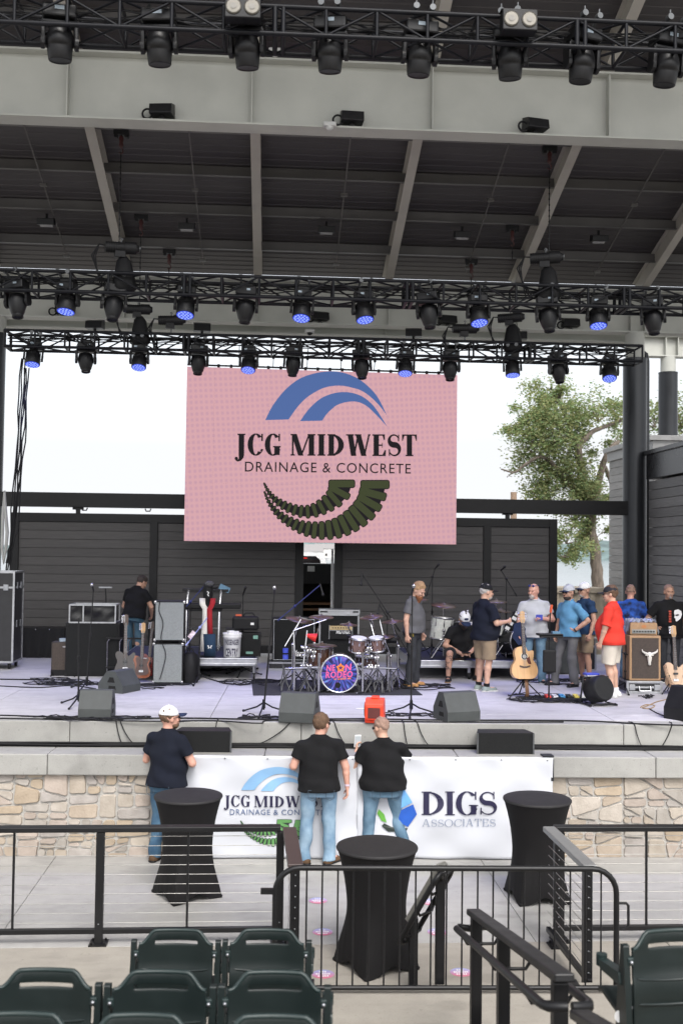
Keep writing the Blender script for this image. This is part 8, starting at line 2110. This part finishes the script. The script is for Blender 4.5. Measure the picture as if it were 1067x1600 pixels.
ts, J, S_, H, sc, U = person('bald man with a white goatee and light grey shirt, sunglasses on his head', p, hh, R(172), SKINR, .38, .0, R(-36), R(4), armR=((-.29, .0, 1.13) if False else (.27, .02, 1.12), (.29, .08, .87), (.0, .2, -1)), armL=((-.31, .05, 1.14), (-.10, .26, 1.17), (.9, .1, .15)), legs={'L': ((-.11, .02, .5), (-.14, -.02, .085), -.25), 'R': ((.12, .0, .5), (.14, -.03, .085), .25)}, shirt=cloth('pale_grey_shirt', (.42, .43, .45), .06), pants=DENM, beard=(WHB, .012, .55), glasses='head', shoes=BLKPLASTIC, seed=72, hem=.82, broad=1.1, curl=.9)
m = MB(); q = J['wL'] + np.array((.05, .03, .02)); m.box(sc(q), (.11, .03, .09)); m.build('blue_can', M('blue_plastic', (.03, .05, .35), .35), ts)
m = MB(); q = J['wR']; m.prism([(-.12, -.12), (.02, -.18), (.12, -.05), (.10, .18), (-.02, .22), (-.10, .1)], sc(q + np.array((-.02, .06, .0))), (1, 0, 0), (0, 0, 1), .03); m.build('navy_cloth', NVC, ts)
p, hh = H_px(888, 913, 1072, STG)
ts, J, S_, H, sc, U = person('man in a light blue polo and grey trousers, hand on his hip', p, hh, R(118), SKINT, .12, .0, R(6), R(2), armL=((-.34, -.12, 1.16), (-.20, .05, .99), (.7, .5, -.3)), armR=((.24, .0, 1.12), (.26, .06, .88), (0, .15, -1)), legs={'L': ((-.10, .03, .5), (-.12, -.02, .085), -.2), 'R': ((.16, .10, .50), (.22, .12, .085), .3)}, shirt=cloth('blue_polo', (.10, .25, .40)), sleeve=.85, pants=GRYP, cap=(GYC, NVC), glasses=True, hair=(DKH, -.05, .004), beard=(DKH, 0), shoes=BLKPLASTIC, sole=BLKPLASTIC, seed=82, hem=.87)
m = MB(); m.lathe([(.036, -.012), (.038, .012)], sc(J['wL'] - np.array((.0, 0, -.0))), J['wL'] - J['eL'], 14, cap=False); m.build('wristwatch', BLKPLASTIC, ts)
p, hh = H_px(936, 917, 1077, STG); p.y += .9; p.x += .02
person('man in white cap and navy shirt partly hidden by the red polo man', p, hh * 1.03, R(105), SKINT, .25, .0, R(10), R(2), shirt=cloth('navy_tee', (.02, .045, .10)), collar=False, sleeve=.5, pants=KHK, shorts=True, cap=(WHC, NVC), glasses=True, beard=(WHB, 0, .7), shoes=BLKPLASTIC, seed=92, hem=.86)
p, hh = H_px(955, 914, 1088, STG)
person('man in a bright red polo, stone shorts and dark cap seen from behind', p, hh, R(56), SKIN, .6, .0, R(14), R(6), armL=((-.29, .02, 1.12), (-.28, .10, .88)), armR=((.30, -.02, 1.12), (.30, .06, .88)), shirt=cloth('red_polo', (.62, .045, .03), .06), sleeve=.95, pants=STN, shorts=True, cap=(cloth('charcoal_cap', (.025, .025, .03)), cloth('charcoal_cap', (.025, .025, .03))), glasses='clear', hair=(BRH, -.075, .012), shoes=cloth('white_shoe', (.66, .66, .66), .04), socks=WHC, seed=102, hem=.83, broad=1.12)
CAMO = M('blue_camo', (.012, .055, .26), .85, 0, .95, 11, .2, 260)
p, hh = H_px(984, 917, 1062, STG)
person('bald man in a blue camouflage shirt and jeans turned away near the right column', p, hh * 1.03, R(-10), SKINR, .35, .0, R(-10), R(8), armR=((.30, .02, 1.12), (.27, .18, .92)), shirt=CAMO, collar=False, sleeve=.85, pants=DEND, hair=(STUB, -.02, .001), shoes=BLKPLASTIC, seed=112, hem=.84, broad=1.1)
p, hh = H_px(1044, 921, 1066, STG)
ts, J, S_, H, sc, U = person('man in a black printed T-shirt at the right edge, hand on hip', p, max(1.70, hh), R(176), SKINT, .55, .0, R(0), R(0), armR=((.36, -.06, 1.16), (.25, .08, 1.0), (-.6, .4, -.5)), armL=((-.30, .0, 1.12), (-.30, .08, .88)), shirt=cloth('black_tee', (.012, .012, .013)), collar=False, sleeve=.75, pants=CHR, hair=(STUB, -.01, .001), beard=(GRH, .0, .6), shoes=BLKPLASTIC, seed=122, hem=.80, broad=1.14)
m = MB(); yb_ = .135 + .23 * .55
m.prism([(-.03, 1.18), (-.06, 1.20), (-.10, 1.24), (-.125, 1.31), (-.11, 1.37), (-.055, 1.40), (.01, 1.38), (.02, 1.33), (.005, 1.29), (.02, 1.25), (-.005, 1.235), (-.01, 1.19)], sc((-.03, yb_ + .012, -.06)), (S_, 0, 0), (0, 0, S_), -.002); m.build('shirt_print', WHITE, ts); m = MB(); m.prism([(.0, 1.30), (-.05, 1.315), (-.075, 1.30), (-.05, 1.28), (-.01, 1.28)], sc((-.03, yb_ + .016, -.06)), (S_, 0, 0), (0, 0, S_), -.002); m.cur = 0; m.build('print_eye', BKC, ts)  # white printed face and its dark eye hole
m = MB()
for k in range(5): m.box(sc((.06, yb_ + .012, 1.30 - .045 * k)), (.045 - .006 * (k % 2), .004, .030))
m.build('print_lettering', M('print_red', (.45, .06, .03), .5), ts)
